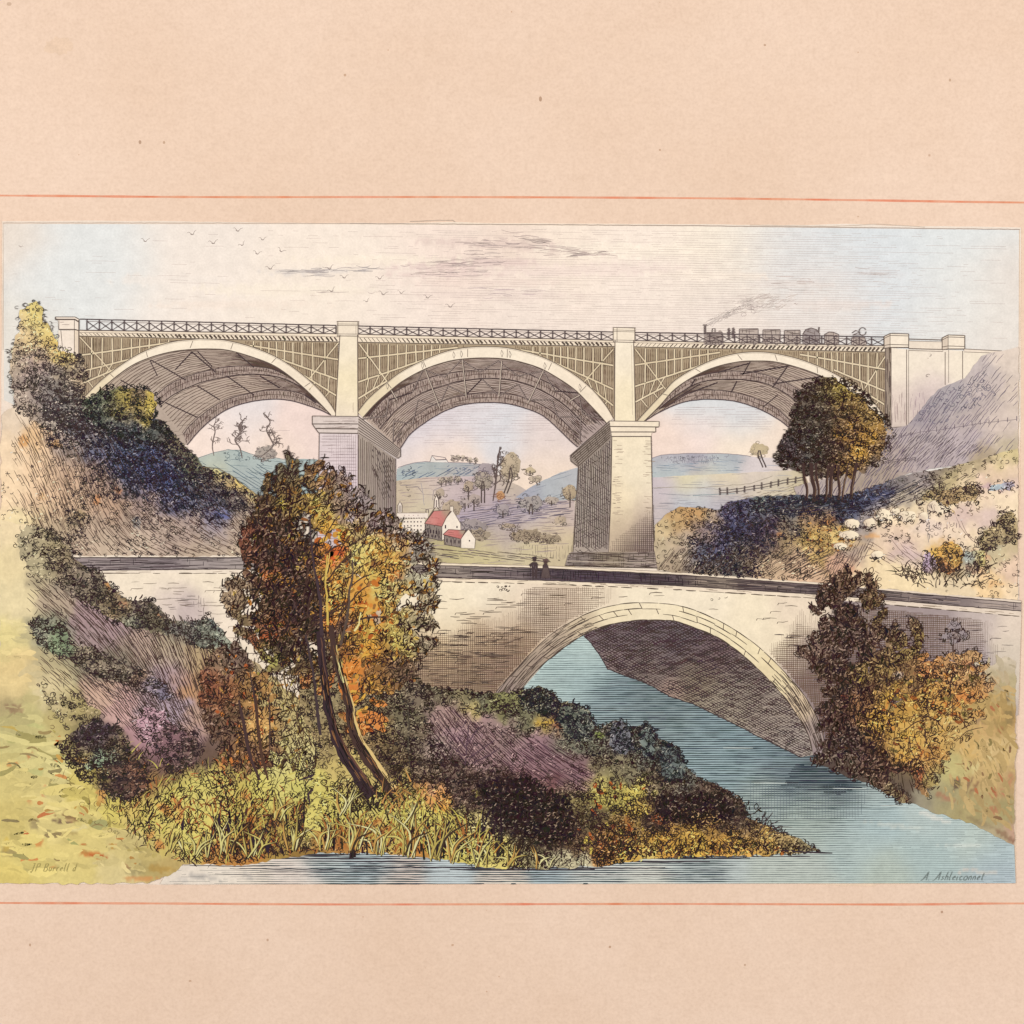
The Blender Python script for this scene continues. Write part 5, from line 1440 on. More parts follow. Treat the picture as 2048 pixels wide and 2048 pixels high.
# barrel of the arch, dark underneath
barrel = np.vstack([spline(INT, 8)[5 * 5:], [(1626, 1512), (1602, 1514), (1565, 1496), (1529, 1479), (1467, 1447), (1384, 1407), (1338, 1392), (1295, 1367), (1215, 1338), (1201, 1313), (1183, 1287), (1168, 1272)]])
ic = spline(INT, 6); ic = ic[ic[:, 0] > 1166]
barrel = np.vstack([ic, [(1602, 1514), (1565, 1496), (1529, 1479), (1467, 1447), (1384, 1407), (1338, 1392), (1295, 1367), (1215, 1338), (1201, 1313), (1183, 1287), (1168, 1274)]])
p = Part()
p.wash(barrel, Field([(1250, 1270, '79696a', 50), (1350, 1275, '726468', 60), (1430, 1310, '7a6464', 40), (1300, 1330, '8a7a70', 40), (1400, 1360, '92826c', 40), (1480, 1380, '948678', 40), (1450, 1420, 'a89a86', 40), (1540, 1440, 'a69688', 40), (1580, 1490, 'aa9c90', 30), (1500, 1340, '83746e', 30), (1220, 1320, '94807a', 20), (1340, 1385, 'b09484', 20)]), step=6, gran=.08)
bt = Field([(1250, 1270, .9, 60), (1400, 1290, .9, 60), (1200, 1310, .5, 30), (1300, 1340, .68, 40), (1400, 1390, .6, 40), (1480, 1350, .75, 40), (1500, 1430, .5, 40), (1560, 1440, .5, 40), (1590, 1490, .45, 40), (1330, 1380, .5, 24)], warp=12)
swell(p, barrel, .5, 4.4, lambda x, y: .16 + .36 * bt(x, y), (70, 54, 54), 1.0, 4, 2.6, broken=.7)
swell(p, barrel, -.45, 5.0, lambda x, y: .46 * bt(x, y), (68, 52, 52), 1.3, 4, 2.6, broken=.7, seed=4)
curls(p, barrel, 8, 3.2, lambda x, y: 1.0 - bt(x, y), 1.2, (66, 50, 48), 1.6)
p.line([(1168, 1272), (1183, 1287), (1201, 1313), (1215, 1338), (1295, 1367), (1338, 1392), (1384, 1407), (1467, 1447), (1529, 1479), (1602, 1514)], 2.0, lin('453838'), 1.8, 1.4, 6)
p.build('barrel_vault', BR)

p = Part()
ex, it = spline(EXT, 6), spline(INT, 6)
ring = np.vstack([ex, it[::-1]])
p.wash(ring, Field([(1010, 1380, 'a08c80', 30), (1050, 1330, 'a5917f', 30), (1110, 1280, 'b5a08a', 30), (1160, 1250, 'd0bb9c', 26), (1230, 1225, 'ecdab6', 34), (1300, 1220, 'f1e0be', 40), (1400, 1240, 'f0dfba', 40), (1480, 1290, 'eedcb4', 34), (1550, 1350, 'e6d2a8', 34), (1600, 1410, 'd0b898', 26), (1630, 1460, 'a8948a', 26), (1640, 1500, '9a8886', 24)]), step=5, gran=.04)
for f, w in ((0, 1.8), (.33, 1.5), (.66, 1.6), (1.0, 2.2)):
    m = np.linspace(0, 1, 90)
    A = np.stack([np.interp(m, np.linspace(0, 1, len(ex)), ex[:, 0]), np.interp(m, np.linspace(0, 1, len(ex)), ex[:, 1])], 1)
    B = np.stack([np.interp(m, np.linspace(0, 1, len(it)), it[:, 0]), np.interp(m, np.linspace(0, 1, len(it)), it[:, 1])], 1)
    C_ = A + (B - A) * f
    for i in range(0, 88, 4):
        if f in (.33, .66) and rng.random() < .12: continue
        p.strokes((C_[i:i + 5] + rng.normal(0, .5, (1, 2)))[None], w * rng.uniform(.8, 1.5), lin('50423a'), 1.2)
for i in range(3, 88, 3):
    f0 = rng.choice([0, .33, .66]); a, b = A[i], B[i]
    p.line([a + (b - a) * f0, a + (b - a) * (f0 + .33)], 1.5, lin('5c4c42'), 1.3, .6)
hatch(p, [tuple(q) for q in np.vstack([A[:26], B[:26][::-1]])], lambda x, y: -.85 + (x - 1040) * .0035, 3.8, 30, .85, 1.3, (84, 70, 62), 1, 1, .3, K=5)
hatch(p, [tuple(q) for q in np.vstack([A[68:], B[68:][::-1]])], lambda x, y: 1.05 + (x - 1600) * .006, 3.8, 30, .9, 1.4, (74, 60, 54), 1, 1, .3, K=5)
p.build('arch_ring', BR)

# parapet: lit coping, dark inner face, near coping
p = Part()
p.wash(band([(x, y - 2) for x, y in CAP], LED), Field([(300, 1143, 'eddcc6', 100), (1000, 1160, 'efdcc0', 100), (1500, 1180, 'ecd9bf', 100), (1950, 1215, 'e4d1bc', 80)]), step=7, gran=.03)
face = band([(x, y + 3) for x, y in CAP], BTM)
p.wash(face, Field([(200, 1127, '9a8b88', 50), (300, 1127, '8c7e7e', 50), (420, 1127, 'a39590', 40), (470, 1126, 'a89a92', 26), (900, 1145, '9a8b80', 40), (1000, 1150, '8a7a78', 40), (1100, 1152, '5a4c52', 40), (1200, 1158, '544650', 40), (1330, 1162, '5a4c50', 50), (1420, 1165, '8a7a6c', 40), (1520, 1172, '6e5e5a', 40), (1640, 1182, '726260', 40), (1780, 1192, '85756f', 40), (1900, 1203, '857673', 40), (2000, 1210, 'ab9a90', 40)]), step=5, gran=.08, level=.2)
fa = lambda x, y: np.interp(x, [150, 480, 870, 1348, 2040], [0, .015, .03, .05, .09])
ft = Field([(250, 1127, .95, 100), (460, 1127, .6, 40), (900, 1145, .8, 70), (1100, 1152, 1, 80), (1300, 1162, 1, 80), (1420, 1168, .8, 50), (1600, 1180, .95, 80), (1800, 1195, .85, 80), (1980, 1212, .5, 60)])
hatch(p, face, fa, 3.3, 60, ft, 1.25, (58, 46, 48), 1, 1, .35, K=5); hatch(p, face, 1.57, 5, 12, lambda x, y: np.where((x > 1060) & (x < 1400), .75, .1), 1.3, (48, 36, 44), 1.1, 1, .3, K=4)
p.line([(x, y - 2) for x, y in CAP], 1.1, lin('9c8b7c'), 1.3, .8); p.line([(x, y + 3) for x, y in CAP], 1.8, lin('4a3c3c'), 1.3, .9)
p.line([(x, y) for x, y in BTM], 1.8, lin('4a3c3c'), 1.3, .9)
for a in range(150, 2030, 26):
    if rng.random() < .86:
        b = a + rng.uniform(14, 30); p.line([(a, at(LED, a)), (b, at(LED, b))], rng.uniform(1.0, 2.8), lin('5a4a3e'), 1.5, .8, 6, True)
for k in range(60):
    x = rng.uniform(200, 2020); p.line([(x, at(LED, x) - rng.uniform(2, 6)), (x + rng.uniform(8, 30), at(LED, x + 15) - rng.uniform(2, 6))], 1.0, lin('a08d78'), 1.4, .6)
for k in range(26):
    x = rng.uniform(1380, 2000); p.line([(x, at(CAP, x) + 12), (x + 22, at(CAP, x + 22) + 12)], 1.0, lin('b09c8c'), 1.9, .3)
p.build('parapet', BR)


def figure(x, y, kind, size=.86):
    """Couple leaning on the parapet, seen from behind, a few millimetres high on the sheet."""
    p = Part()
    dk = '4a3b3b'
    if kind == 0:      # man in a dark coat and low hat, elbow out
        p.wash([(x - 5, y - 18), (x - 10, y - 14), (x - 12, y - 9), (x - 7, y - 8), (x - 6, y - 2), (x - 6, y + 8), (x - 5, y + 18), (x - 1, y + 18), (x, y + 8), (x + 1.5, y + 18), (x + 6, y + 18), (x + 6.5, y + 6), (x + 8, y - 6), (x + 7.5, y - 14), (x + 4, y - 18)], dk, gran=.04, step=3)
        p.wash(ellipse(x, y - 24, 4.2, 5.2, 14), '4a3a38', gran=0, level=.2); p.wash([(x - 6, y - 26), (x - 4, y - 30.5), (x + 4, y - 30.5), (x + 6, y - 26)], '45373a', gran=0, level=.4)
        p.line([(x - 5, y - 16), (x - 12, y - 11), (x - 8, y - 6)], 3, lin(dk), 1); p.line([(x - 3, y + 18), (x - 5, y + 20)], 2.4, lin(dk), 1); p.line([(x + 4, y + 18), (x + 6, y + 20)], 2.4, lin(dk), 1)
        for q in ((-3, -12), (2, -8), (-1, 0)): p.line([(x + q[0], y + q[1]), (x + q[0] + 1, y + q[1] + 6)], 1, lin('6e6064'), 1.5)
    else:              # woman with bonnet, shawl and wide skirt
        p.wash([(x - 3, y - 16), (x - 7, y - 10), (x - 7, y - 3), (x - 10, y + 8), (x - 11, y + 17), (x - 5, y + 19), (x + 8, y + 19), (x + 12, y + 15), (x + 9, y + 2), (x + 7, y - 8), (x + 3, y - 16)], '504040', gran=.05, step=3)
        p.wash(ellipse(x + .5, y - 20, 4.8, 5.4, 14), '54403c', gran=0, level=.2); p.wash([(x - 6, y - 21), (x - 5, y - 26), (x + 2, y - 28), (x + 8, y - 24), (x + 7, y - 20), (x + 1, y - 23)], '6a5450', gran=0, level=.4)
        for k in range(6): p.line([(x - 4 + k * 1.7, y - 6), (x - 8 + k * 3.4, y + 17)], 1.1, lin('70605a'), 1.4)
    fx, fy = (x - 1024) * S, (1024 - (y + 18)) * S
    for v in p.v:
        v[:, 0] = fx + (v[:, 0] - fx) * size; v[:, 1] = fy + (v[:, 1] - fy) * size
    return p


figure(1069, 1137, 0).build('person', PRINT, 'man in dark coat and hat leaning on the bridge parapet')
figure(1091, 1138, 1).build('person', PRINT, 'woman in bonnet and wide skirt at the bridge parapet')


# ================================================================== banks, bushes and trees
def veg(name, poly, field, label, dabs=(), amp=5, scale=14, step=5, gran=.1, tone=None, seed=1, inset=0, lift=.3, cs=32, rise=1.0, blend=None):
    """Watercolour of a plant or bank; where ink will lie thick the tint beneath is the brighter for it."""
    p = Part(rise=rise)
    F0 = Field(field, 20, 18)
    F_ = F0 if blend is None else (lambda x, y: F0(x, y) * (1 - blend[1]) + lin(blend[0]) * blend[1])

    def f(x, y):
        t = np.zeros(len(x)) + (0 if tone is None else (tone(x, y) if callable(tone) else tone))
        t = np.clip(t, 0, 1)
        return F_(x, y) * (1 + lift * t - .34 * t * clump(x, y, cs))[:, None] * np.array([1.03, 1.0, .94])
    if isinstance(poly, Many):                           # boughs of one crown, each a hair above the last
        for i, q in enumerate(poly): p.wash(q, f, step=step, gran=gran, dabs=dabs, level=.05 * (i % 11) + .001 * i)
    else:
        q = offset(poly, -inset) if inset else poly
        p.wash(rough(q, amp, scale, 4, seed), f, step=step, gran=gran, dabs=dabs)
    p.field = f
    return p


def glaze(part, poly, spacing, L, w, tone, factors, ang, spread, level=.4):
    """Overlapping strokes of the same tint, a little thicker or thinner than the ground they lie on."""
    x, y = scatter(poly, spacing)
    k, t = keep_by(x, y, tone)
    x, y = x[k], y[k]; n = len(x)
    if n == 0: return
    K = 9
    a = ang + rng.normal(0, spread, (n, 1)); s = np.linspace(-.5, .5, K)[None]; b = rng.normal(0, .4, (n, 1))
    ln = L * rng.uniform(.4, 1.5, (n, 1))
    px = x[:, None] + np.cos(a + b * s) * s * ln; py = y[:, None] + np.sin(a + b * s) * s * ln
    W = w * rng.uniform(.5, 1.5, (n, 1)) * (.3 + .7 * np.sin(np.pi * (s + .5)) ** .6) * rng.uniform(.7, 1.25, (n, K))
    c = part.field(x, y) * np.array(factors)[rng.integers(0, len(factors), n)][:, None]
    part.strokes(np.stack([px, py], -1), W, np.clip(c, 0, .85), level * .3, taper=False, sub=scatter.sub[k])


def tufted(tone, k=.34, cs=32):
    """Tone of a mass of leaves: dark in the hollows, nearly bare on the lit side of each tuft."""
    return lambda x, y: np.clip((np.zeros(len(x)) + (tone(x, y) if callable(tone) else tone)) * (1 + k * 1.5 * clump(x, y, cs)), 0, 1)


def tones(*s, warp=14, ws=20):
    return Field([(a, b, c, d) for a, b, c, d in s], warp, ws, 9)


# ------------------------------------------------------------------ hillside on the far left with its shrubs
L_HILL = [(3, 830), (40, 800), (120, 800), (164, 800), (240, 800), (300, 830), (326, 843), (345, 869), (362, 884), (384, 905), (406, 932), (435, 941), (471, 958), (507, 985), (536, 1003), (560, 1030), (560, 1112), (480, 1112), (155, 1112), (130, 1090), (60, 1050), (2, 1055)]
dk = tones((20, 880, .05, 40), (70, 950, .15, 40), (130, 860, .7, 30), (190, 870, .85, 34), (240, 910, .9, 40), (300, 930, .98, 50), (350, 970, .95, 40), (400, 990, .9, 40), (450, 990, .8, 30), (500, 1010, .7, 30), (380, 930, .8, 30), (150, 930, .45, 30), (200, 970, .6, 30), (160, 1035, .6, 26), (220, 1040, .25, 34), (300, 1010, .55, 30), (260, 1060, .25, 30), (360, 1050, .3, 34), (420, 1040, .55, 30), (470, 1070, .25, 30), (420, 1090, .15, 30), (90, 1030, .2, 30), (270, 1080, .45, 16), (300, 1040, .5, 18), (540, 1050, .6, 24))
p = veg('bank', L_HILL, [
    (20, 840, 'dcc9b4', 34), (20, 900, 'ecd3b4', 34), (20, 980, 'edd2b0', 40), (30, 1040, 'e3d2a6', 26), (60, 880, 'dfb98c', 24), (75, 940, 'e2c3a2', 30), (90, 1000, 'd9b99a', 34), (70, 1035, 'c9b690', 20), (130, 860, 'a09088', 26), (140, 900, '8d7f7a', 26), (130, 950, 'bda088', 28), (150, 1010, 'c2a58c', 30), (120, 1060, 'b8a58c', 26),
    (190, 850, '76706e', 30), (200, 890, '5f6178', 28), (240, 870, '5f6058', 26), (240, 920, '4f5a80', 30), (280, 900, '4a5468', 30), (300, 940, '465284', 34), (330, 970, '4a567e', 30), (260, 960, '55586a', 28), (360, 1000, '585a78', 28), (400, 1000, '606074', 26), (420, 970, '6a6260', 26), (470, 990, '6e6460', 24), (380, 940, '5a5c4a', 24), (340, 890, '6c6650', 22), (440, 950, 'c9b577', 12), (475, 970, 'cdb070', 12), (505, 990, 'c8b078', 14), (520, 1010, '8e807a', 18),
    (200, 960, '8a746a', 26), (220, 1000, 'b49680', 30), (180, 1060, 'b29c8a', 30), (150, 1040, '82765c', 22), (250, 1050, 'ad9888', 30), (290, 1010, '96807a', 26), (320, 1060, 'ae9a8e', 30), (210, 1090, 'c2ae9a', 26), (280, 1095, 'c4b09e', 24), (380, 1060, 'a8948c', 30), (430, 1050, '8e8492', 26), (440, 1030, '5e6288', 18), (470, 1070, 'b09c90', 26), (400, 1095, 'bba794', 30), (510, 1060, 'a4917c', 26), (480, 1100, 'c2ae98', 24), (540, 1090, '9a8a72', 24)],
    None, dabs=[(48, 880, 10, 12, .3, 'd79a58', .7), (112, 888, 14, 7, .3, 'd8a054', .6), (195, 1000, 7, 10, .3, 'd98f4e', .6), (235, 980, 8, 6, .3, 'd78a50', .5), (160, 1032, 12, 10, 0, '8a7a4c', .5), (85, 995, 9, 9, 0, 'd2a46a', .5), (275, 1045, 9, 12, .2, '7f9096', .5), (440, 1030, 22, 7, .1, '4c5a9a', .5), (440, 944, 18, 4, .4, 'e0d79a', .6), (480, 968, 20, 4, .6, 'd9c070', .6)], tone=dk)
down = lambda x, y: .95 + .25 * np.sin(x / 80.0) - np.clip((y - 1040) / 200, 0, .3)
hatch(p, L_HILL, down, 4.6, 30, lambda x, y: np.clip((x - 20) / 60, 0, .8), 1.2, (92, 72, 62), 1, 1.8, .4, K=6, bend=.03, along=20)
td = tufted(dk, .34)
curls(p, L_HILL, 5.4, 3.8, lambda x, y: td(x, y) ** 1.2, 1.5, (50, 38, 38), 1.4); leaves(p, L_HILL, 7.5, 8, lambda x, y: np.clip(td(x, y) - .25, 0, 1), 1.6, (44, 34, 38), 1.6, 32, loop=.4)
curls(p, L_HILL, 6, 3.6, lambda x, y: np.clip(dk(x, y) * 1.4 - .55, 0, .9), 1.9, (38, 31, 40), 1.8)
glints(p, L_HILL, 8, lambda x, y: .5 * dk(x, y) * (.6 - .5 * clump(x, y)), p.field, 5.5, 1.4, 2.3, .25)
hatch(p, [(170, 860), (260, 870), (400, 960), (460, 1000), (440, 1050), (330, 1020), (220, 960)], 1.0, 5, 18, .6, 1.3, (44, 44, 62), 1.9, 1.6, .4, K=5, along=12)
hatch(p, [(20, 870), (120, 830), (200, 990), (140, 1060), (60, 1040)], down, 6, 24, .45, 1.2, (110, 88, 70), 1.2, 1.8, .4, K=6, along=18)
p.line([(406, 934), (440, 938), (471, 957), (507, 985), (536, 1003)], 1.2, lin('7d6a4a'), 2, 1.5)
p.build('bank', PRINT, 'steep bank on the left with dark blue shadowed scrub')


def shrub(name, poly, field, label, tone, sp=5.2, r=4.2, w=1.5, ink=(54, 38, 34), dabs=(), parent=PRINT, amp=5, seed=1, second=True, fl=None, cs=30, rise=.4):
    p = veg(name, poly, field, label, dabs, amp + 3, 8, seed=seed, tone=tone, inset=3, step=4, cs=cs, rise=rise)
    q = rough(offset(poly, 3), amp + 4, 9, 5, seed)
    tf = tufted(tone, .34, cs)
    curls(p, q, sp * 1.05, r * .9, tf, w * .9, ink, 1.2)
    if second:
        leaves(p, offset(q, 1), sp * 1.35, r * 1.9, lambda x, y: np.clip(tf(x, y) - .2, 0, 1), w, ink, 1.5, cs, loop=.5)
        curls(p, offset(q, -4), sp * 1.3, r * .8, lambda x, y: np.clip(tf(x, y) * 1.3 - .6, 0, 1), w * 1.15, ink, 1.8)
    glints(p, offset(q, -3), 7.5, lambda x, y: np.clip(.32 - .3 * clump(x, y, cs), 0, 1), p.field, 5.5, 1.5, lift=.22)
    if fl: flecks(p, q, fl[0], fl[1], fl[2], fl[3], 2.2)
    return p.build(name, parent, label)


shrub('shrub', [(18, 700), (37, 660), (37, 618), (56, 606), (74, 604), (87, 618), (89, 642), (104, 652), (116, 684), (119, 698), (141, 702), (164, 718), (171, 745), (168, 765), (162, 786), (166, 806), (190, 850), (150, 880), (110, 860), (60, 840), (26, 810), (20, 750)],
      [(65, 625, 'd2c07a', 26), (80, 650, 'cbb878', 22), (40, 655, 'dcc49c', 20), (60, 685, 'c6ae84', 26), (95, 690, 'cbb067', 22), (30, 720, 'c0ae92', 22), (60, 720, '9a8684', 24), (90, 725, '93827c', 24), (125, 715, 'c0a862', 18), (60, 770, '8e8078', 28), (110, 770, '77706c', 28), (140, 745, '8a7c6c', 24), (155, 770, 'a08c74', 16), (100, 810, '6c6468', 30), (40, 790, 'b8a698', 20), (140, 820, '6c6662', 28), (60, 830, 'aa9888', 24), (150, 860, '66646e', 24), (110, 850, '8a8076', 24)],
      'tall yellow topped shrub with dark lower leaves at the left edge', tones((65, 625, .35, 26), (40, 660, .3, 20), (80, 660, .45, 24), (60, 690, .5, 24), (30, 740, .45, 24), (70, 730, .8, 26), (110, 740, .8, 30), (100, 790, .95, 40), (140, 770, .85, 30), (140, 820, .95, 30), (60, 800, .7, 30), (30, 800, .4, 20), (70, 840, .55, 30)),
      5.4, 4.4, 1.5, (60, 48, 46), seed=4)
shrub('shrub', [(160, 808), (172, 798), (190, 788), (206, 778), (233, 773), (262, 772), (290, 776), (310, 788), (319, 810), (308, 838), (326, 846), (346, 870), (330, 890), (280, 880), (230, 870), (185, 850), (165, 830)],
      [(185, 800, '5a5f4c', 22), (215, 795, '5e6150', 22), (245, 785, '8c8048', 16), (250, 805, 'b09a4c', 18), (275, 790, '5c4c46', 16), (300, 800, 'bfa84e', 16), (310, 815, 'b8a45c', 12), (230, 825, '5c5a48', 22), (270, 825, '7a6c50', 20), (295, 830, '93823e', 16), (190, 830, '4e5450', 22), (250, 855, '4c5056', 24), (310, 860, '4a4e4c', 20), (335, 870, '5c5650', 16)],
      'rounded green and yellow bush at the foot of the left arch', tones((190, 800, .9, 24), (245, 790, .6, 18), (252, 808, .45, 14), (275, 792, .9, 14), (300, 803, .4, 14), (230, 828, .9, 24), (280, 828, .75, 20), (220, 855, .95, 30), (300, 860, .95, 30)),
      5.2, 4.0, 1.6, (36, 32, 32), seed=6)

RL = LAYER[0]
# ------------------------------------------------------------------ right bank: lilac slope, shaded knoll, sandy hillside
LILAC = [(1776, 858), (1814, 852), (1835, 828), (1855, 800), (1880, 778), (1900, 767), (1930, 758), (1945, 735), (1962, 712), (1990, 704), (2018, 700), (2037, 692), (2035, 900), (1980, 920), (1880, 935), (1800, 950), (1740, 990), (1600, 1004), (1588, 974), (1690, 945), (1745, 905)]
p = veg('bank', LILAC, [(1860, 810, 'a098a0', 26), (1835, 845, '9c929e', 24), (1890, 785, 'aca4aa', 22), (1910, 800, 'aca4aa', 24), (1960, 740, 'c2b6b6', 30), (2010, 720, 'dccdc2', 26), (1980, 780, 'c0b2b0', 30), (2020, 790, 'd6c6ba', 26), (1930, 830, 'baacaa', 30), (1870, 850, 'b0a4a6', 30), (1820, 880, 'b4a7a8', 26), (1790, 910, 'b0a09c', 26), (1860, 900, 'b5a7aa', 30), (1930, 880, 'bbadb2', 30), (2000, 850, 'd0c0b8', 30), (2015, 890, 'c2b49a', 20), (1760, 940, 'a8988c', 24), (1960, 910, 'ad9c84', 18)], None, amp=3)
upr = lambda x, y: -.95 + (x - 1850) * .0006
hatch(p, LILAC, upr, 5, 26, tones((1850, 820, .75, 50), (1960, 750, .5, 50), (2020, 720, .12, 40), (1900, 880, .6, 60), (2010, 840, .35, 40), (1790, 920, .8, 40)), 1.15, (112, 98, 112), 1, 1.8, .35, K=6, bend=.02, along=18)
curls(p, [(1830, 840), (1880, 785), (1935, 765), (1970, 740), (2000, 790), (1940, 820), (1880, 850)], 8, 4, .6, 1.15, (104, 98, 112), 1.3)
hatch(p, [(1775, 865), (1880, 860), (1980, 900), (1800, 945), (1720, 958)], -.75, 5, 22, .7, 1.15, (104, 90, 92), 1.2, 1.6, .3, K=5, along=15)
p.build('bank', PRINT, 'pale lilac slope below the right abutment')


def fence(pts, n, h, label, w=1.5, col=(86, 72, 72), rails=2):
    p = Part(rise=.3)
    c = spline(pts, 3)
    for k in range(rails):
        p.line([(a, b - h * (.35 + .4 * k)) for a, b in pts], w * .75, lin(col), 1, 1.0, 6, False, True)
    o = p.build('fence', PRINT, label)
    for i in range(n):
        q = Part(keep=True)
        a = c[int(i * (len(c) - 1) / (n - 1))]
        q.line([(a[0], a[1]), (a[0] + rng.normal(0, .5), a[1] - h * rng.uniform(.9, 1.15))], w * 1.3, lin(col), 2.0)
        q.build('post', o)


fence([(1440, 990), (1469, 988), (1520, 980), (1560, 972), (1610, 964)], 11, 13, 'dark rail fence left of the round tree clump')
fence([(1788, 880), (1840, 868), (1900, 860), (1960, 850), (2033, 842)], 15, 9, 'thin fence climbing the lilac slope', 1.1, (110, 96, 104), 1)
fence([(1762, 932), (1790, 926), (1830, 922)], 5, 9, 'short fence right of the round tree clump', 1.2, (90, 76, 80))

KNOLL = [(1316, 1140), (1308, 1100), (1311, 1050), (1330, 1030), (1360, 1014), (1400, 1014), (1440, 1022), (1455, 1005), (1490, 998), (1540, 992), (1600, 990), (1680, 992), (1730, 980), (1780, 960), (1830, 945), (1900, 935), (1980, 912), (2036, 895), (2035, 1200), (1900, 1190), (1640, 1165), (1348, 1144)]
kt = tones((1330, 1060, .3, 24), (1380, 1030, .5, 24), (1340, 1110, .35, 24), (1430, 1040, .7, 20), (1470, 1030, .9, 30), (1480, 1070, 1., 40), (1420, 1100, .95, 30), (1540, 1050, .95, 40), (1560, 1010, .9, 30), (1640, 1005, .95, 40), (1720, 1000, .85, 28), (1770, 980, .65, 22), (1820, 960, .45, 20), (1880, 945, .6, 20), (1950, 925, .45, 24), (2020, 905, .3, 24), (1800, 1000, .3, 20), (1620, 1040, .7, 24), (1600, 1080, .65, 30), (1660, 1080, .5, 22), (1560, 1110, .5, 26),
           (1700, 1060, .5, 16), (1730, 1020, .5, 16), (1770, 1045, .55, 10), (1815, 1030, .05, 14), (1850, 1012, .15, 12), (1890, 1010, .05, 14), (1960, 1010, .0, 40), (2010, 1010, .0, 30), (1800, 1080, .35, 20), (1860, 1060, .3, 20), (1920, 1060, .1, 20), (1850, 1100, .05, 20), (1740, 1150, .02, 40), (1820, 1150, .05, 40), (1690, 1130, .2, 20), (1900, 980, .4, 16), (1950, 960, .3, 16), (2000, 960, .1, 20), (1980, 1130, .3, 20))
p = veg('bank', KNOLL, [(1325, 1060, 'c9b48c', 22), (1350, 1040, 'b49468', 22), (1385, 1030, 'b08a5c', 20), (1420, 1040, 'b09878', 20), (1330, 1100, 'b5a58c', 22), (1370, 1080, 'ab9886', 24), (1345, 1130, 'a2907c', 20), (1410, 1070, '8c7668', 20), (1440, 1060, '4a4668', 24), (1480, 1020, '585470', 22), (1470, 1060, '3e4058', 28), (1520, 1010, '5a6260', 20), (1430, 1090, '46486a', 26),
    (1400, 1110, '44506a', 24), (1500, 1070, '423e52', 28), (1560, 1020, '50525c', 24), (1540, 1060, '4e4052', 28), (1460, 1110, '64605c', 24), (1400, 1135, '97846c', 20), (1500, 1110, '7a6a5c', 24), (1600, 1010, '464c56', 24), (1640, 1010, '464c58', 24), (1690, 1010, '484a58', 24), (1590, 1045, '82786a', 20), (1570, 1080, '9c8560', 22), (1620, 1040, '8e6e52', 20), (1660, 1045, '93714e', 18), (1700, 1030, '4a4e64', 22),
    (1730, 1000, '4c5068', 22), (1770, 980, '55566c', 18), (1800, 965, '787070', 18), (1840, 955, '948888', 20), (1760, 1015, '7f7a88', 18), (1820, 990, 'a4988c', 20), (1880, 945, '80746a', 18), (1900, 960, 'b0a078', 18), (1950, 930, 'a8987a', 18), (2010, 910, 'c9b98c', 20), (1870, 990, 'aea274', 18), (1930, 970, 'd8c3a0', 20), (2000, 950, 'e0c8a8', 24), (1990, 960, 'cfb4a4', 18), (1960, 980, 'dcc0b4', 18), (2020, 970, 'd7bcb8', 18),
    (1620, 1070, 'c0a05c', 20), (1680, 1075, 'd9bd7a', 18), (1640, 1100, 'b0925c', 20), (1580, 1120, 'a58c74', 22), (1540, 1140, 'bca286', 20), (1600, 1140, 'cfae92', 22), (1700, 1080, 'c2a888', 16), (1720, 1060, 'a89a92', 16), (1770, 1030, 'e8d2b2', 18), (1815, 1030, 'ebd6b2', 20), (1880, 1012, 'ecd7b4', 20), (1940, 1000, 'efd9b8', 26), (2010, 1000, 'efdabc', 30), (1930, 1030, 'cdb2b2', 20), (1980, 1030, 'd8c0ba', 18), (2010, 1060, 'b3a07c', 18),
    (1860, 1060, 'dac6ba', 24), (1800, 1070, 'd8bfaa', 22), (1760, 1090, 'dcc4ac', 18), (1820, 1110, 'c4acb2', 18), (1800, 1100, 'ceb4b0', 18), (1850, 1085, 'ead2b4', 22), (1920, 1060, 'e9d3bc', 24), (1940, 1090, 'efd8b8', 22), (1700, 1110, 'a8968c', 18), (1690, 1130, 'c9a088', 18), (1755, 1110, 'ead09e', 12), (1740, 1150, 'ecd5b0', 30), (1800, 1150, 'ecd7b0', 34), (1880, 1110, 'd0a45c', 16), (1860, 1100, 'e0b65c', 10), (1900, 1130, '9c8460', 16), (1930, 1110, '8c8c80', 16),
    (1980, 1090, 'a9a088', 18), (2000, 1110, 'c9b894', 18), (1960, 1120, 'd8b48c', 14), (2020, 1140, 'dabea8', 20), (1900, 1170, 'e3cfae', 24), (1990, 1170, 'e2c498', 20), (2020, 1190, 'e6cfb0', 16)],
    None, amp=3, dabs=[(1668, 1040, 6, 4, 0, 'd88a54', .6), (1655, 1044, 8, 5, 0, 'e29458', .5), (1560, 1070, 5, 5, 0, 'd9904e', .5), (1868, 1106, 8, 12, 0, 'e3b75a', .8), (1700, 1140, 14, 8, .3, 'dc9c7c', .5), (1740, 1072, 16, 3, 0, 'e0a258', .6), (1970, 1115, 9, 6, 0, 'e0a070', .5), (1990, 1168, 16, 6, 0, 'e2ad72', .5), (1440, 1010, 12, 9, 0, '7a6a9a', .4), (1420, 1050, 16, 12, 0, '54567c', .4), (1760, 992, 26, 6, -.25, '4c5484', .4), (1985, 975, 30, 6, .1, 'c6a2b4', .5)], tone=kt)
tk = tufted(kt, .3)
curls(p, KNOLL, 5.6, 3.5, lambda x, y: tk(x, y) ** 1.3, 1.4, (56, 40, 36), 1.3); leaves(p, KNOLL, 7.5, 8, lambda x, y: np.clip(tk(x, y) - .25, 0, 1), 1.5, (50, 38, 36), 1.5, 32, loop=.4)
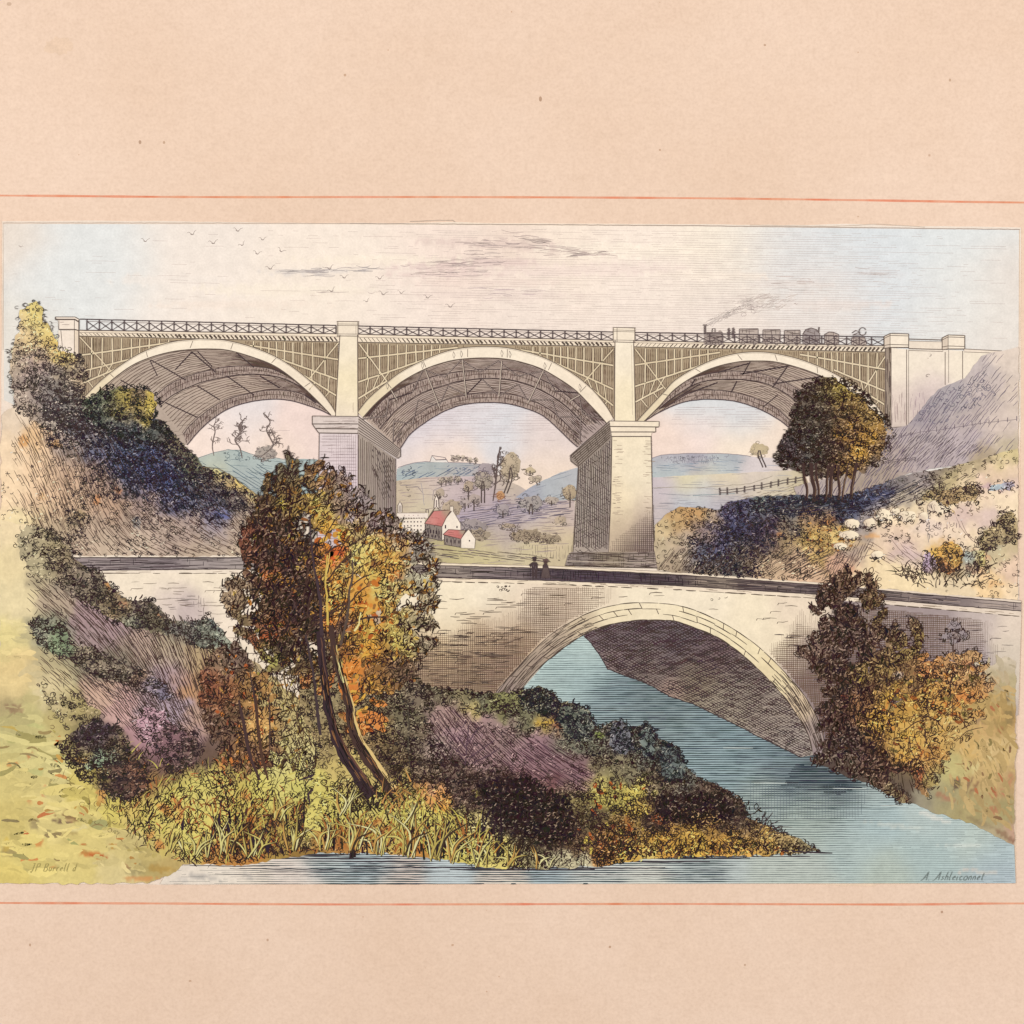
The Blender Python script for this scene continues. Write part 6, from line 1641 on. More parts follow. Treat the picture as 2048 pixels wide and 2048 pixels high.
curls(p, KNOLL, 6.4, 3.6, lambda x, y: np.clip(kt(x, y) * 1.5 - .75, 0, 1), 1.8, (38, 32, 44), 1.7); glints(p, KNOLL, 8.5, lambda x, y: .45 * kt(x, y) * (.6 - .5 * clump(x, y)), p.field, 6, 1.4, 2.3, .25)
hatch(p, [(1316, 1140), (1330, 1095), (1450, 1090), (1640, 1090), (1700, 1110), (1650, 1162), (1348, 1142)], lambda x, y: -.75 - np.clip((1480 - x) / 600, -.25, .2), 4.6, 26, .8, 1.3, (84, 68, 58), 1.4, 1.6, .35, K=6, bend=-.03, along=16)
hatch(p, [(1560, 1000), (1700, 1000), (1780, 975), (1860, 950), (1830, 1000), (1720, 1025), (1560, 1035), (1460, 1010)], lambda x, y: -.12 - np.clip((x - 1680) / 400, 0, .35), 4.6, 24, .8, 1.4, (40, 36, 52), 1.9, 1.6, .35, K=5, along=15)
hatch(p, [(1780, 990), (1850, 955), (1960, 945), (1900, 985), (1840, 1010), (1760, 1020)], -.5, 5.5, 24, .65, 1.15, (96, 82, 76), 1.5, 2, .35, K=6, along=16)
hatch(p, [(1680, 1080), (1755, 1075), (1720, 1130), (1670, 1165), (1640, 1160)], -1.1, 4.6, 22, .8, 1.15, (96, 76, 72), 1.6, 1.6, .35, K=6, bend=-.04, along=14)
hatch(p, [(1870, 1040), (1930, 1045), (1920, 1058), (1868, 1056)], 1.6, 5, 9, .7, 1.0, (130, 108, 108), 1.5); hatch(p, [(1855, 1000), (1862, 1090), (1850, 1080)], 1.5, 4, 16, .7, 1.1, (120, 112, 116), 1.5)
for q in ([(1912, 1035), (1925, 1060), (1950, 1085), (1975, 1096)], [(1920, 1040), (1936, 1070), (1960, 1085)], [(1800, 1085), (1815, 1105), (1840, 1125)], [(1780, 1075), (1800, 1100), (1850, 1145)], [(1700, 1122), (1740, 1110), (1770, 1108), (1800, 1120)]): p.line(q, 1.2, lin('8a7468'), 1.9, 2.0, 5, True, True)
curls(p, [(1640, 1040), (1800, 1010), (2030, 960), (2030, 1060), (1800, 1090), (1640, 1110)], 9, 4, lambda x, y: np.clip((fbm(x / 26, y / 20, 3) - .42) * 3, 0, .8), 1.2, (92, 70, 56), 1.6)
hatch(p, [(1640, 1090), (1800, 1060), (1860, 1120), (1760, 1150), (1660, 1150)], .5, 6, 16, lambda x, y: np.clip((fbm(x / 26, y / 20, 8) - .4) * 3, 0, .8), 1.1, (110, 86, 76), 1.6, 2, .3, K=5, along=11)
daubs(p, [(1600, 1040), (1720, 1060), (1700, 1110), (1600, 1100)], 11, 9, 5, .6, ('d0ac5c', 'b88444', 'c8985c', 'e0c080', '9c6c48'), -.3, .6, .05)
blades(p, [(1440, 1022), (1560, 1000), (1700, 1005), (1700, 1015), (1560, 1020), (1440, 1060)], 9, 12, .6, 1.5, (40, 34, 44), -.2, .6, 2)
p.build('bank', PRINT, 'right hillside, dark blue shade on the left and pale sand on the right')

for (bx, by, rx, ry, lab) in ((1765, 1031, 18, 14, 'boulder'), (1790, 1024, 9, 9, 'boulder'), (1814, 1033, 18, 12, 'boulder'), (1846, 1034, 9, 10, 'boulder'), (1878, 1013, 24, 14, 'boulder'), (1704, 1047, 16, 10, 'boulder'), (1739, 1046, 12, 9, 'boulder'), (1697, 1070, 20, 9, 'boulder'), (1754, 1110, 13, 9, 'boulder'), (1681, 1092, 14, 6, 'boulder')):
    p = Part(rise=.15)
    p.wash(rough(ellipse(bx, by, rx, ry, 18), 3, 8, 3, int(bx)), Field([(bx + rx * .3, by - ry * .4, 'f6e4c4', rx), (bx - rx * .6, by + ry * .5, 'd8c0a8', rx * .7)]), step=4)
    p.line(ellipse(bx, by, rx, ry, 18)[9:15], 1.1, lin('9c8672'), 1, 1.6)
    curls(p, [(bx - rx, by + ry * .5), (bx + rx, by + ry * .5), (bx + rx, by + ry * 1.3), (bx - rx, by + ry * 1.3)], 5, 3.4, .9, 1.6, (58, 42, 38), 1.2)
    hatch(p, ellipse(bx - rx * .6, by + ry * .2, rx * .45, ry * .7), 1.3, 3.4, 9, .8, 1.0, (110, 92, 88), 1.2)
    p.build('boulder', PRINT, None, 'pale boulders on the right hillside')

sb = lambda name, poly, f, lab, t, **k: shrub(name, poly, f, lab, t, **{**dict(sp=6.2, r=4.6, w=1.7, ink=(56, 42, 40)), **k})
sb('bush', [(1840, 1005), (1845, 985), (1870, 975), (1895, 980), (1925, 970), (1950, 965), (1965, 985), (1955, 1000), (1965, 1008), (1930, 1004), (1900, 1012), (1915, 1030), (1890, 1018), (1860, 998)], [(1860, 985, '8e7c5a', 20), (1900, 990, '9a825e', 20), (1945, 980, 'a08a66', 20)], 'straggling dark bush across the sandy hillside', .8, amp=4)
sb('bush', [(1955, 1090), (1965, 1060), (1990, 1045), (2000, 1025), (2020, 1018), (2034, 1030), (2034, 1080), (2010, 1090), (1990, 1098), (1962, 1104)], [(1980, 1070, '9b8a66', 24), (2015, 1050, 'a08e6a', 24), (2000, 1080, '7a6c56', 20)], 'round dark bush against the right edge of the print', .85, amp=4)
sb('bush', [(1870, 1140), (1872, 1100), (1885, 1082), (1905, 1078), (1925, 1092), (1930, 1110), (1920, 1140), (1900, 1150)], [(1885, 1095, 'c59a50', 18), (1905, 1110, 'b08a4c', 20), (1890, 1135, 'a06c48', 16)], 'orange tinted bush in the middle of the sandy hillside', .75, amp=4)
sb('bush', [(1840, 1130), (1845, 1105), (1860, 1102), (1872, 1120), (1880, 1142), (1862, 1150), (1845, 1146)], [(1855, 1120, '9e88a0', 18), (1870, 1140, '8c7a66', 16)], 'small mauve bush left of the orange bush', .75, amp=4)
sb('bush', [(1922, 1115), (1930, 1100), (1955, 1095), (1970, 1102), (1975, 1130), (1950, 1150), (1930, 1140)], [(1940, 1110, '97a09c', 16), (1960, 1120, 'b0a06a', 16), (1945, 1140, '8c7060', 16)], 'grey green bush right of the orange bush', .65, amp=4)
sb('bush', [(1975, 980), (1985, 968), (2005, 962), (2025, 962), (2034, 975), (2020, 982)], [(1990, 975, '9fb0bc', 14), (2015, 972, 'a89cae', 14)], 'small pale blue bush near the right edge', .55, amp=3, second=False)
p = Part()
kg = [(1780, 1145), (1830, 1125), (1900, 1140), (1960, 1140), (1990, 1120), (1985, 1150), (1960, 1180), (1840, 1178)]
blades(p, kg, 7, 22, .8, 1.7, (70, 54, 46), lambda x, y: (x - 1880) / 120.0, .5, 1.3, .8); curls(p, [(1795, 1140), (1835, 1132), (1835, 1155), (1800, 1158)], 7, 5, .8, 1.4, (80, 62, 50))
p.build('grass', PRINT, kind='stuff')

# ------------------------------------------------------------------ round clump of trees before the right arch
CL = [(1656, 746), (1674, 757), (1696, 771), (1725, 789), (1747, 815), (1768, 836), (1781, 865), (1778, 894), (1765, 923), (1742, 936), (1730, 952), (1714, 944), (1704, 960), (1688, 950), (1672, 964), (1656, 950), (1640, 962), (1626, 948), (1612, 960), (1598, 948), (1573, 940), (1556, 916), (1553, 894), (1565, 873), (1580, 847), (1580, 815), (1594, 786), (1627, 760)]
ct = tones((1650, 780, .8, 30), (1600, 850, .92, 40), (1650, 860, .9, 40), (1720, 840, .62, 30), (1740, 880, .5, 26), (1580, 900, .9, 40), (1640, 930, .95, 50), (1700, 930, .75, 30), (1690, 785, .6, 24))
p = veg('tree', CL, [(1650, 775, '6a5c44', 24), (1680, 780, '93803c', 22), (1620, 800, '5e544a', 26), (1600, 850, '5a5048', 28), (1650, 840, '564c40', 28), (1690, 820, '7c6240', 24), (1730, 820, '8e7444', 24), (1700, 870, '80603a', 26), (1740, 870, 'a8803e', 22), (1720, 900, 'b48a42', 20), (1760, 880, '7a644c', 18), (1580, 900, '5a5054', 26), (1620, 900, '52504a', 28), (1660, 900, '5c4a3e', 26), (1680, 940, '86683e', 22), (1620, 950, '524842', 26), (1740, 930, '6a5c54', 18), (1660, 970, '5a4c40', 24)],
        None, amp=8, scale=12, dabs=[(1672, 868, 7, 5, 0, 'd0a048', .7), (1688, 876, 5, 5, 0, 'cf9a40', .7), (1745, 880, 8, 12, 0, 'd3a043', .6), (1690, 770, 9, 5, .3, 'b09a3c', .6), (1720, 905, 7, 9, 0, 'd9a645', .6), (1700, 850, 6, 6, 0, 'c29440', .6)], tone=ct, inset=5, step=4)
cq = rough(rough(offset(CL, 3), 17, 34, 6, 8), 8, 8, 5, 4)
tc = tufted(ct, .4, 30)
curls(p, cq, 5.2, 3.8, tc, 1.5, (50, 34, 28), 1.2); curls(p, offset(cq, -4), 6.4, 3.8, tc, 1.6, (46, 31, 27), 1.6); leaves(p, cq, 8, 8, tc, 1.5, (50, 34, 28), 1.4, 30, loop=.5)
curls(p, offset(cq, -6), 8, 4.0, lambda x, y: np.clip((1680 - x) / 150, 0, .7), 1.7, (42, 30, 28), 2.0)
glints(p, offset(cq, -3), 7, lambda x, y: np.clip((x - 1540) / 330, .15, .6) * (.8 - .6 * clump(x, y, 30)), p.field, 5, 1.6, 2.3, .22)
o = p.build('tree', PRINT, 'big round clump of dark brown trees before the right arch')
for tx, tw in ((1614, 4), (1629, 6), (1637, 4), (1653, 4), (1661, 6), (1679, 4), (1686, 3), (1703, 5)):
    p = Part(keep=True)
    lean_ = rng.normal(0, 5)
    p.line([(tx + 3 + lean_, 926), (tx + lean_ * .5, 958), (tx, 980), (tx - 2, 1002 + rng.uniform(-6, 6))], tw * 1.25, lin('46322e'), 2.4, .8, 5, False, True)
    p.line([(tx + lean_ * .5 + tw * .4, 952), (tx + tw * .4, 975), (tx - 1 + tw * .4, 994)], .9, lin('8c7058'), 2.5, .8, 5, False, True)
    curls(p, [(tx - 10, 990), (tx + 10, 990), (tx + 10, 1008), (tx - 10, 1008)], 6, 3.4, .7, 1.5, (44, 36, 40), 2.5)
    p.build('trunk', o)

# ------------------------------------------------------------------ bushy tree and bushes on the right of the stone bridge
p = Part()
gl = [(1812, 1604), (1746, 1571), (1674, 1544), (1628, 1522), (1650, 1490), (1700, 1440), (1800, 1400), (1900, 1360), (1950, 1322), (1985, 1330), (2010, 1312), (2032, 1322), (2030, 1500), (2027, 1690), (2000, 1675), (1942, 1648), (1884, 1628)]
p.wash(rough(gl, 5, 14), Field([(1700, 1500, '5e4c44', 50), (1690, 1540, '54463e', 40), (1780, 1570, '66564a', 40), (1800, 1480, 'a88c50', 50), (1880, 1420, 'b89a58', 40), (2000, 1320, 'd0bfa6', 26), (2010, 1370, 'b9a880', 30), (1980, 1400, 'b8985c', 26), (2010, 1440, 'b8945c', 26), (1970, 1450, 'cba56c', 24), (2000, 1500, 'd2b47c', 30), (1940, 1490, 'cfaa68', 26), (1910, 1540, 'c3b578', 26), (1970, 1560, 'c8a870', 30), (2010, 1570, 'bc9c6c', 26), (1890, 1590, 'a89c72', 26), (1940, 1600, 'ad9d6c', 26), (2000, 1630, 'a89a6a', 26), (1850, 1600, '9c927a', 20), (1990, 1660, 'b8a684', 18), (2025, 1660, 'c49c84', 14)], 16, 22), step=5, gran=.09,
       dabs=[(1912, 1565, 6, 13, .3, '5a403c', .8), (1936, 1570, 4, 16, .45, '7a5a4a', .7), (1948, 1576, 4, 12, .5, '86604a', .7), (2000, 1460, 5, 10, .1, 'b86a4c', .8), (1968, 1440, 5, 10, 0, '6a5a52', .7), (1955, 1438, 5, 10, 0, '7a6458', .5), (2013, 1395, 8, 6, .2, '6c5c4c', .7), (1980, 1360, 14, 7, 0, 'c09060', .5), (1986, 1585, 8, 9, .2, 'b5644a', .7), (2020, 1560, 5, 14, 0, 'b4785a', .6), (2005, 1585, 4, 6, 0, 'c0705a', .6), (1880, 1590, 12, 6, 0, 'a86450', .5), (1900, 1600, 14, 5, .2, 'b06a58', .5), (1985, 1622, 12, 10, 0, 'bb6a50', .55), (2000, 1455, 12, 18, 0, '8a7e4c', .4), (2018, 1430, 9, 18, 0, '6e6648', .5), (1960, 1645, 40, 5, .4, '8f7a5c', .5), (2010, 1670, 24, 5, .6, '8a624c', .6), (1975, 1520, 6, 16, .3, 'dccb96', .6), (1950, 1535, 5, 14, .4, 'd8c88e', .6)])
p.field = Field([(2000, 1320, 'cdbda0', 40), (2000, 1420, 'b8985e', 60), (1950, 1500, 'ccac70', 60), (2000, 1600, 'b89c68', 60), (1890, 1580, 'b8a06c', 50)]); GR = [(1880, 1590), (1900, 1500), (1950, 1440), (1975, 1330), (2026, 1310), (2022, 1660), (1950, 1635)]; glaze(p, GR, 20, 34, 9, .6, (1.08, .92, 1.14, .88), 1.15, .4); glaze(p, GR, 11, 14, 4, .5, (1.1, .88, .8), 1.2, .5); daubs(p, [(1930, 1400), (2022, 1380), (2018, 1655), (1900, 1605)], 24, 15, 4.5, .5, ('b0714c', '8c6c4c', 'bc8254', '8c7a4c', 'c08c54'), 1.2, .5, .06)
hatch(p, [(1930, 1480), (2020, 1470), (2010, 1560), (1920, 1560)], 1.2, 9, 12, .3, 1.6, (150, 130, 84), 1, 2, .2, K=4)
p.build('bank', PRINT, 'loosely painted olive bank at the lower right edge')

BUSH = [(1692, 1135), (1715, 1148), (1735, 1150), (1752, 1165), (1765, 1190), (1770, 1222), (1752, 1240), (1740, 1275), (1765, 1258), (1790, 1248), (1826, 1242), (1838, 1262), (1834, 1295), (1850, 1310), (1880, 1318), (1905, 1308), (1930, 1322), (1955, 1312), (1976, 1330), (1966, 1352), (1984, 1370), (1968, 1392), (1946, 1400), (1962, 1428), (1936, 1440), (1930, 1475), (1900, 1490), (1884, 1541), (1855, 1592), (1812, 1600), (1746, 1566), (1674, 1537), (1632, 1522), (1645, 1490), (1640, 1420), (1652, 1380), (1630, 1334), (1600, 1300), (1625, 1268), (1650, 1238), (1623, 1214), (1640, 1186), (1650, 1176), (1666, 1160)]
bt_ = tones((1690, 1170, .95, 34), (1740, 1190, .8, 26), (1690, 1230, 1, 34), (1660, 1290, .85, 30), (1700, 1300, 1, 34), (1790, 1270, .85, 28), (1740, 1330, .85, 24), (1680, 1370, 1, 40), (1760, 1370, .75, 22), (1790, 1400, .3, 22), (1850, 1370, .6, 24), (1900, 1350, .45, 26), (1960, 1340, .45, 24), (1880, 1410, .35, 30), (1930, 1400, .35, 26), (1830, 1440, .3, 26), (1720, 1430, .9, 26), (1670, 1450, 1, 30), (1730, 1500, .98, 34), (1700, 1520, .95, 26), (1800, 1490, .3, 24), (1870, 1460, .25, 30), (1800, 1545, .9, 30), (1850, 1560, .5, 24), (1830, 1590, .5, 20))
BQ = sprays(BUSH, 28, 26, 21, 9, -.5, 4, .1)
p = veg('bush', BQ, [(1690, 1165, '6c5648', 24), (1740, 1180, '7c6450', 20), (1660, 1200, '5c4a48', 24), (1700, 1210, '52423f', 28), (1740, 1215, '86744a', 18), (1650, 1280, '7a6660', 24), (1690, 1290, '54464a', 28), (1730, 1300, '6a5450', 24), (1790, 1270, '74614e', 22), (1810, 1290, '8c7844', 18), (1680, 1360, '53423f', 30), (1720, 1350, '8a743c', 16), (1760, 1330, '8e7646', 20), (1740, 1380, '63483e', 22), (1780, 1390, 'c09a48', 20), (1800, 1400, 'b8883e', 18), (1830, 1350, '8a6c48', 22), (1860, 1340, 'c88a50', 20), (1900, 1335, 'c89a68', 22), (1950, 1340, 'c9a070', 22),
    (1880, 1390, 'ce9c50', 26), (1930, 1390, 'ce9450', 22), (1830, 1420, 'd0a650', 24), (1760, 1440, 'c49a44', 24), (1720, 1420, '8c6240', 22), (1690, 1430, '5c4644', 26), (1660, 1450, '5a4a4c', 24), (1760, 1480, 'b0843c', 20), (1740, 1500, '5a4244', 24), (1700, 1490, '52484c', 24), (1810, 1490, 'd8b05c', 24), (1860, 1450, 'd2aa60', 26), (1910, 1440, 'cfae6c', 22), (1840, 1520, 'cc9a54', 22), (1790, 1540, '684840', 24), (1750, 1550, '66524a', 22), (1830, 1560, '8e5c42', 22), (1860, 1560, 'b0a064', 18), (1690, 1530, '5c5450', 20), (1790, 1585, '8a8060', 16)],
        None, amp=9, scale=9, dabs=[(1845, 1345, 14, 9, 0, 'd98c58', .7), (1935, 1330, 18, 8, 0, 'd9976a', .6), (1790, 1395, 14, 11, 0, 'e0b04c', .7), (1760, 1430, 16, 10, 0, 'e2b250', .7), (1820, 1470, 18, 12, 0, 'dcae50', .6), (1930, 1395, 16, 10, 0, 'd98a4c', .6), (1805, 1515, 18, 12, 0, 'dfa850', .6), (1685, 1392, 8, 4, .3, 'b05a3c', .6), (1840, 1545, 7, 14, 0, 'b85a3c', .6), (1795, 1350, 10, 7, 0, 'c8b4a8', .6), (1720, 1360, 8, 6, 0, 'b8a03c', .6), (1900, 1425, 18, 9, 0, 'd8a458', .6)], tone=bt_, inset=7, step=4, blend=('7c6244', .24))
bq = Many([offset(q, 4) for q in BQ])
tb = tufted(bt_, .36, 36)
leaves(p, bq, 7.6, 12, tb, 1.6, (54, 36, 31), 1.2, 36, loop=.5); curls(p, bq, 8.5, 4.4, tb, 1.4, (54, 36, 31), 1.5)
leaves(p, BQ, 7, 11, lambda x, y: np.clip(bt_(x, y) * 2.2 - 1.25, 0, .95), 2.4, (44, 29, 27), 1.9, 36, loop=.2)
leaves(p, bq, 8.5, 12, .65, 1.6, (68, 44, 34), 1.6, 36, loop=.5); curls(p, [(1750, 1380), (1850, 1330), (1960, 1330), (1930, 1430), (1860, 1500), (1800, 1540)], 9, 5, lambda x, y: np.clip((fbm(x / 24, y / 24, 3) - .4) * 4, 0, 1), 1.8, (52, 36, 31), 1.8)
for k in range(22):
    x_ = rng.uniform(1680, 1920); y_ = rng.uniform(1330, 1540); a_ = rng.normal(-1.2, .6); L_ = rng.uniform(30, 70)
    p.line([(x_, y_), (x_ + math.cos(a_) * L_ * .5 + 3, y_ + math.sin(a_) * L_ * .5), (x_ + math.cos(a_ + .3) * L_, y_ + math.sin(a_ + .3) * L_)], rng.uniform(1.4, 2.8), lin('46302a'), 2.1, 1.2, 6, True, True)
daubs(p, [(1770, 1370), (1840, 1330), (1965, 1325), (1945, 1430), (1880, 1490), (1840, 1540), (1780, 1500), (1745, 1430)], 12, 13, 6, .6, ('c88c44', 'b8743a', 'd0a452', 'a86430', '8c7840', '94582f', 'dcb868', '7c6a3c'), .3, 1.0, .06)
glints(p, BQ, 8.5, lambda x, y: (.1 + .3 * bt_(x, y)) * (1 - .8 * clump(x, y, 36)), p.field, 6.5, 1.7, 2.4, .12)
hatch(p, [(1740, 1540), (1880, 1500), (1890, 1545), (1855, 1595), (1780, 1590)], lambda x, y: 1.3 - (x - 1820) * .006, 6, 26, .6, 1.3, (60, 46, 40), 2, 1.6, .3, K=5, along=16)
o = p.build('bush', PRINT, 'tall dark and orange bush against the right end of the stone bridge')
p = Part()
for k, sap in enumerate((ellipse(1893, 1272, 11, 7, 16, -.4), ellipse(1908, 1252, 13, 8, 16, .3), ellipse(1925, 1268, 11, 7, 16, .7), ellipse(1908, 1283, 9, 5, 16, 0))):
    p.wash(rough(sap, 4, 7, 4, k), '9a8c8c', step=5, gran=.06, level=.1 * k)
    leaves(p, offset(sap, 4), 5.5, 8, .85, 1.4, (62, 46, 44), 1, 20, loop=.5)
p.line([(1908, 1270), (1905, 1295), (1906, 1322)], 1.7, lin('5a4844'), 1.5, 1, 5)
p.build('sapling', PRINT, 'small dark sapling in front of the right bridge wall')

LAYER[0] = RL + 3                                      # left and right shores do not overlap
# ------------------------------------------------------------------ near bank on the left, sloping down to the stream
NEAR = [(0, 1040), (30, 1046), (70, 1050), (110, 1068), (135, 1090), (152, 1120), (200, 1144), (225, 1172), (258, 1203), (300, 1200), (326, 1222), (345, 1240), (385, 1245), (420, 1232), (448, 1262), (470, 1300), (520, 1330), (600, 1400), (700, 1470), (760, 1500), (760, 1600), (700, 1700), (565, 1716), (482, 1731), (420, 1728), (366, 1728), (352, 1744), (330, 1752), (300, 1766), (-4, 1767), (-2, 1400)]
p = veg('bank', NEAR, [(20, 1060, 'e8d4ae', 30), (20, 1120, 'e4d2a6', 34), (30, 1200, 'e2d2a8', 34), (20, 1280, 'decf92', 26), (30, 1330, 'e0c890', 26), (20, 1380, 'dcc690', 24), (60, 1100, 'd0c09c', 24), (100, 1080, '9a8c74', 24), (130, 1110, '8a7c70', 22), (80, 1150, 'ada084', 24), (150, 1160, '857a72', 26), (200, 1180, '7f7668', 24), (110, 1200, 'b2a08c', 26), (70, 1260, 'a8a084', 20), (100, 1250, '8c8c78', 22), (120, 1290, '8a9078', 22), (180, 1230, 'a88e92', 28), (220, 1260, 'a89094', 28), (170, 1280, 'a08c8c', 26),
    (230, 1200, '7c7466', 22), (280, 1220, '706860', 22), (310, 1240, '70685c', 20), (290, 1290, 'b39c90', 30), (340, 1290, 'b0a088', 30), (370, 1260, '7e7c74', 20), (410, 1260, '7a807c', 22), (440, 1290, 'a0a494', 16), (390, 1320, 'b39c78', 28), (350, 1340, 'b098a0', 26), (380, 1370, 'b98e6a', 26), (420, 1350, 'b08c68', 22), (250, 1320, '857a6c', 26), (200, 1330, '8a8070', 26), (150, 1320, 'a0987c', 24), (100, 1330, 'bcae88', 24), (280, 1360, '8c7c74', 22), (320, 1370, '9a8690', 24), (110, 1375, 'd6c69c', 24),
    (200, 1390, 'c8a896', 24), (250, 1420, 'c9a4a0', 26), (300, 1420, 'ae98a0', 26), (350, 1420, 'ab98a8', 26), (390, 1440, 'b89888', 24), (280, 1470, 'b48c94', 24), (330, 1500, 'b08494', 22), (380, 1480, 'b09098', 22), (130, 1400, 'a59868', 22), (160, 1430, '8c8058', 22), (120, 1450, 'bdae74', 20), (190, 1470, '5e5058', 24), (230, 1480, '74664e', 22), (160, 1500, '8e8250', 22), (250, 1540, '6e5a46', 24), (230, 1570, '5c4840', 22), (310, 1520, '6a5250', 22), (340, 1540, '7a6048', 22), (300, 1570, '9c7a4c', 22), (400, 1500, '6a5448', 22),
    (40, 1440, 'c2b880', 30), (20, 1410, 'a0906c', 20), (60, 1500, 'cdc284', 30), (30, 1560, 'd2c27e', 30), (110, 1530, 'd6cb8c', 26), (90, 1590, 'd9c986', 30), (150, 1580, 'd0bf6c', 26), (30, 1640, 'cdbb74', 30), (100, 1650, 'dac986', 30), (60, 1710, 'dac97c', 34), (180, 1640, 'd2c27c', 26), (160, 1700, 'd8c67e', 34), (250, 1690, 'd0bf80', 30), (300, 1720, 'b8a66c', 26), (340, 1740, 'bca468', 20), (120, 1750, 'decd84', 30), (240, 1750, 'd9c890', 28), (30, 1755, 'dac674', 24),
    (220, 1620, 'd3c466', 24), (270, 1620, 'cdb464', 22), (300, 1640, 'd4c56c', 24), (350, 1590, 'd2c66c', 26), (400, 1600, 'd6ca72', 28), (330, 1680, 'd0bd6a', 22), (390, 1660, 'd8cc70', 28), (440, 1580, 'cfc06a', 24), (430, 1640, 'd8ca6c', 26), (480, 1600, 'c8b45c', 24), (480, 1540, '9c8450', 22), (520, 1580, 'd0c468', 24), (560, 1560, 'd5cb78', 24), (500, 1680, 'b8863e', 20), (430, 1700, 'c08a48', 18), (470, 1700, 'bb8444', 18), (540, 1660, 'a88c48', 22), (600, 1640, 'bca656', 22), (620, 1580, 'ccc46c', 22), (650, 1660, 'b8984c', 22), (620, 1700, '94743c', 18), (700, 1600, 'c9c270', 22), (700, 1660, 'b48a44', 20),
    (560, 1450, 'c0ae78', 24), (620, 1480, 'c9bb82', 24), (560, 1510, 'd2c888', 24), (640, 1530, 'd3c98c', 24), (500, 1480, 'a08c5c', 20)],
    None, amp=5, dabs=[(38, 1530, 22, 5, .02, 'cf8a50', .8), (66, 1513, 13, 6, .1, 'c07048', .7), (28, 1418, 16, 10, .2, '8f6a56', .6), (140, 1632, 26, 9, .1, '7f5c40', .8), (120, 1643, 22, 3, .1, '5c3c40', .8), (70, 1650, 9, 12, 0, '857258', .6), (94, 1662, 10, 3, 0, '6c6048', .6), (75, 1686, 16, 6, .05, 'cf8448', .8), (20, 1702, 22, 9, .1, '8f7c56', .7), (185, 1708, 24, 6, .1, 'c8743a', .8), (200, 1714, 18, 4, .2, 'b85a2e', .8), (165, 1698, 12, 9, 0, 'b88648', .6), (225, 1692, 10, 4, 0, 'c07c48', .7), (265, 1695, 22, 6, .2, '8c7c54', .7), (270, 1738, 18, 12, 0, '9a8c62', .7), (320, 1738, 26, 7, .1, 'b08c48', .7), (255, 1730, 8, 8, 0, '9a6c48', .6),
                   (290, 1757, 44, 4, 0, 'd08e54', .7), (130, 1668, 26, 4, -.1, 'a38c58', .6), (60, 1600, 6, 6, .5, 'c87a4c', .6), (90, 1583, 7, 12, .6, 'd08c5c', .6), (110, 1590, 20, 8, .3, 'e6d6a0', .5), (160, 1655, 30, 5, -.2, 'e3d49c', .6), (25, 1480, 10, 12, 0, '9a9a5c', .5), (70, 1450, 14, 8, .2, 'b8b878', .5), (65, 1545, 26, 8, 0, 'aab074', .5), (120, 1520, 20, 10, 0, 'b4b878', .5), (30, 1675, 10, 14, 0, 'a29458', .5), (12, 1690, 8, 14, 0, 'd4b44c', .5), (85, 1735, 34, 9, 0, 'a89c64', .5), (100, 1733, 18, 5, .1, 'cc8a48', .5), (140, 1640, 10, 4, 0, 'a86a58', .4),
                   (202, 1590, 8, 18, 0, 'cf8a50', .6), (330, 1618, 16, 10, .6, 'd98c48', .7), (355, 1612, 10, 16, -.5, 'cf7a3e', .7), (360, 1640, 8, 7, 0, 'd97c40', .6), (500, 1640, 12, 18, .2, 'b8602e', .7), (490, 1590, 12, 10, .3, 'c27a40', .6), (440, 1560, 8, 6, 0, 'e0a860', .6), (445, 1530, 8, 8, 0, 'dd7c44', .6), (300, 1670, 10, 8, .4, 'd0783c', .5), (320, 1690, 8, 10, .4, 'cf7038', .6), (610, 1720, 16, 5, 0, '8c5834', .5), (390, 1655, 10, 8, .3, 'd8a050', .4), (540, 1700, 22, 8, 0, '7c4c2c', .5)])
PG = [(2, 1400), (80, 1420), (130, 1480), (170, 1560), (230, 1640), (312, 1706), (312, 1732), (270, 1744), (8, 1746)]
glaze(p, PG, 26, 60, 13, .6, (1.1, .93, 1.16, .9, 1.05), .06, .2)
glaze(p, PG, 15, 26, 6, .5, (1.1, .9, 1.14, .84), .1, .35)
daubs(p, PG, 46, 46, 15, .55, ('b5a86a', 'a89c62', 'bba868', 'c0a65c', 'a8a26a'), .03, .2, .03)
daubs(p, PG, 60, 30, 7, .6, ('9a865c', 'cf8a52', 'b8905a', '8f8258', 'c4784a'), .03, .2, .04)
daubs(p, PG, 44, 26, 5, .5, ('9c8658', 'b08a4c', 'c98a50', '8a7a54', 'a8a468'), .05, .25, .06)
glaze(p, [(2, 1200), (60, 1260), (90, 1400), (2, 1400)], 20, 40, 10, .6, (1.06, .94, 1.1), 0, .2)
hatch(p, [(60, 1070), (140, 1110), (260, 1210), (420, 1240), (450, 1300), (420, 1460), (400, 1530), (330, 1520), (220, 1440), (90, 1370), (50, 1250)], lambda x, y: .85 + np.clip((x - 200) / 500, -.1, .45) - np.clip((y - 1380) / 500, 0, .3), 4.6, 34,
      tones((80, 1100, .3, 30), (60, 1250, .15, 30), (120, 1180, .6, 40), (180, 1260, .9, 50), (280, 1290, .95, 60), (380, 1320, .95, 50), (420, 1300, .6, 24), (200, 1340, .8, 50), (320, 1420, .95, 60), (390, 1440, .9, 40), (230, 1420, .55, 30), (120, 1370, .4, 40), (300, 1500, .5, 30)), 1.45, (76, 56, 50), 1, 1.8, .35, K=7, bend=.02, along=20)
leaves(p, [(70, 1130), (200, 1200), (420, 1270), (430, 1400), (380, 1500), (250, 1440), (110, 1370), (70, 1250)], 15, 10, .45, 1.4, (64, 48, 42), 1.5, 40, loop=.4)
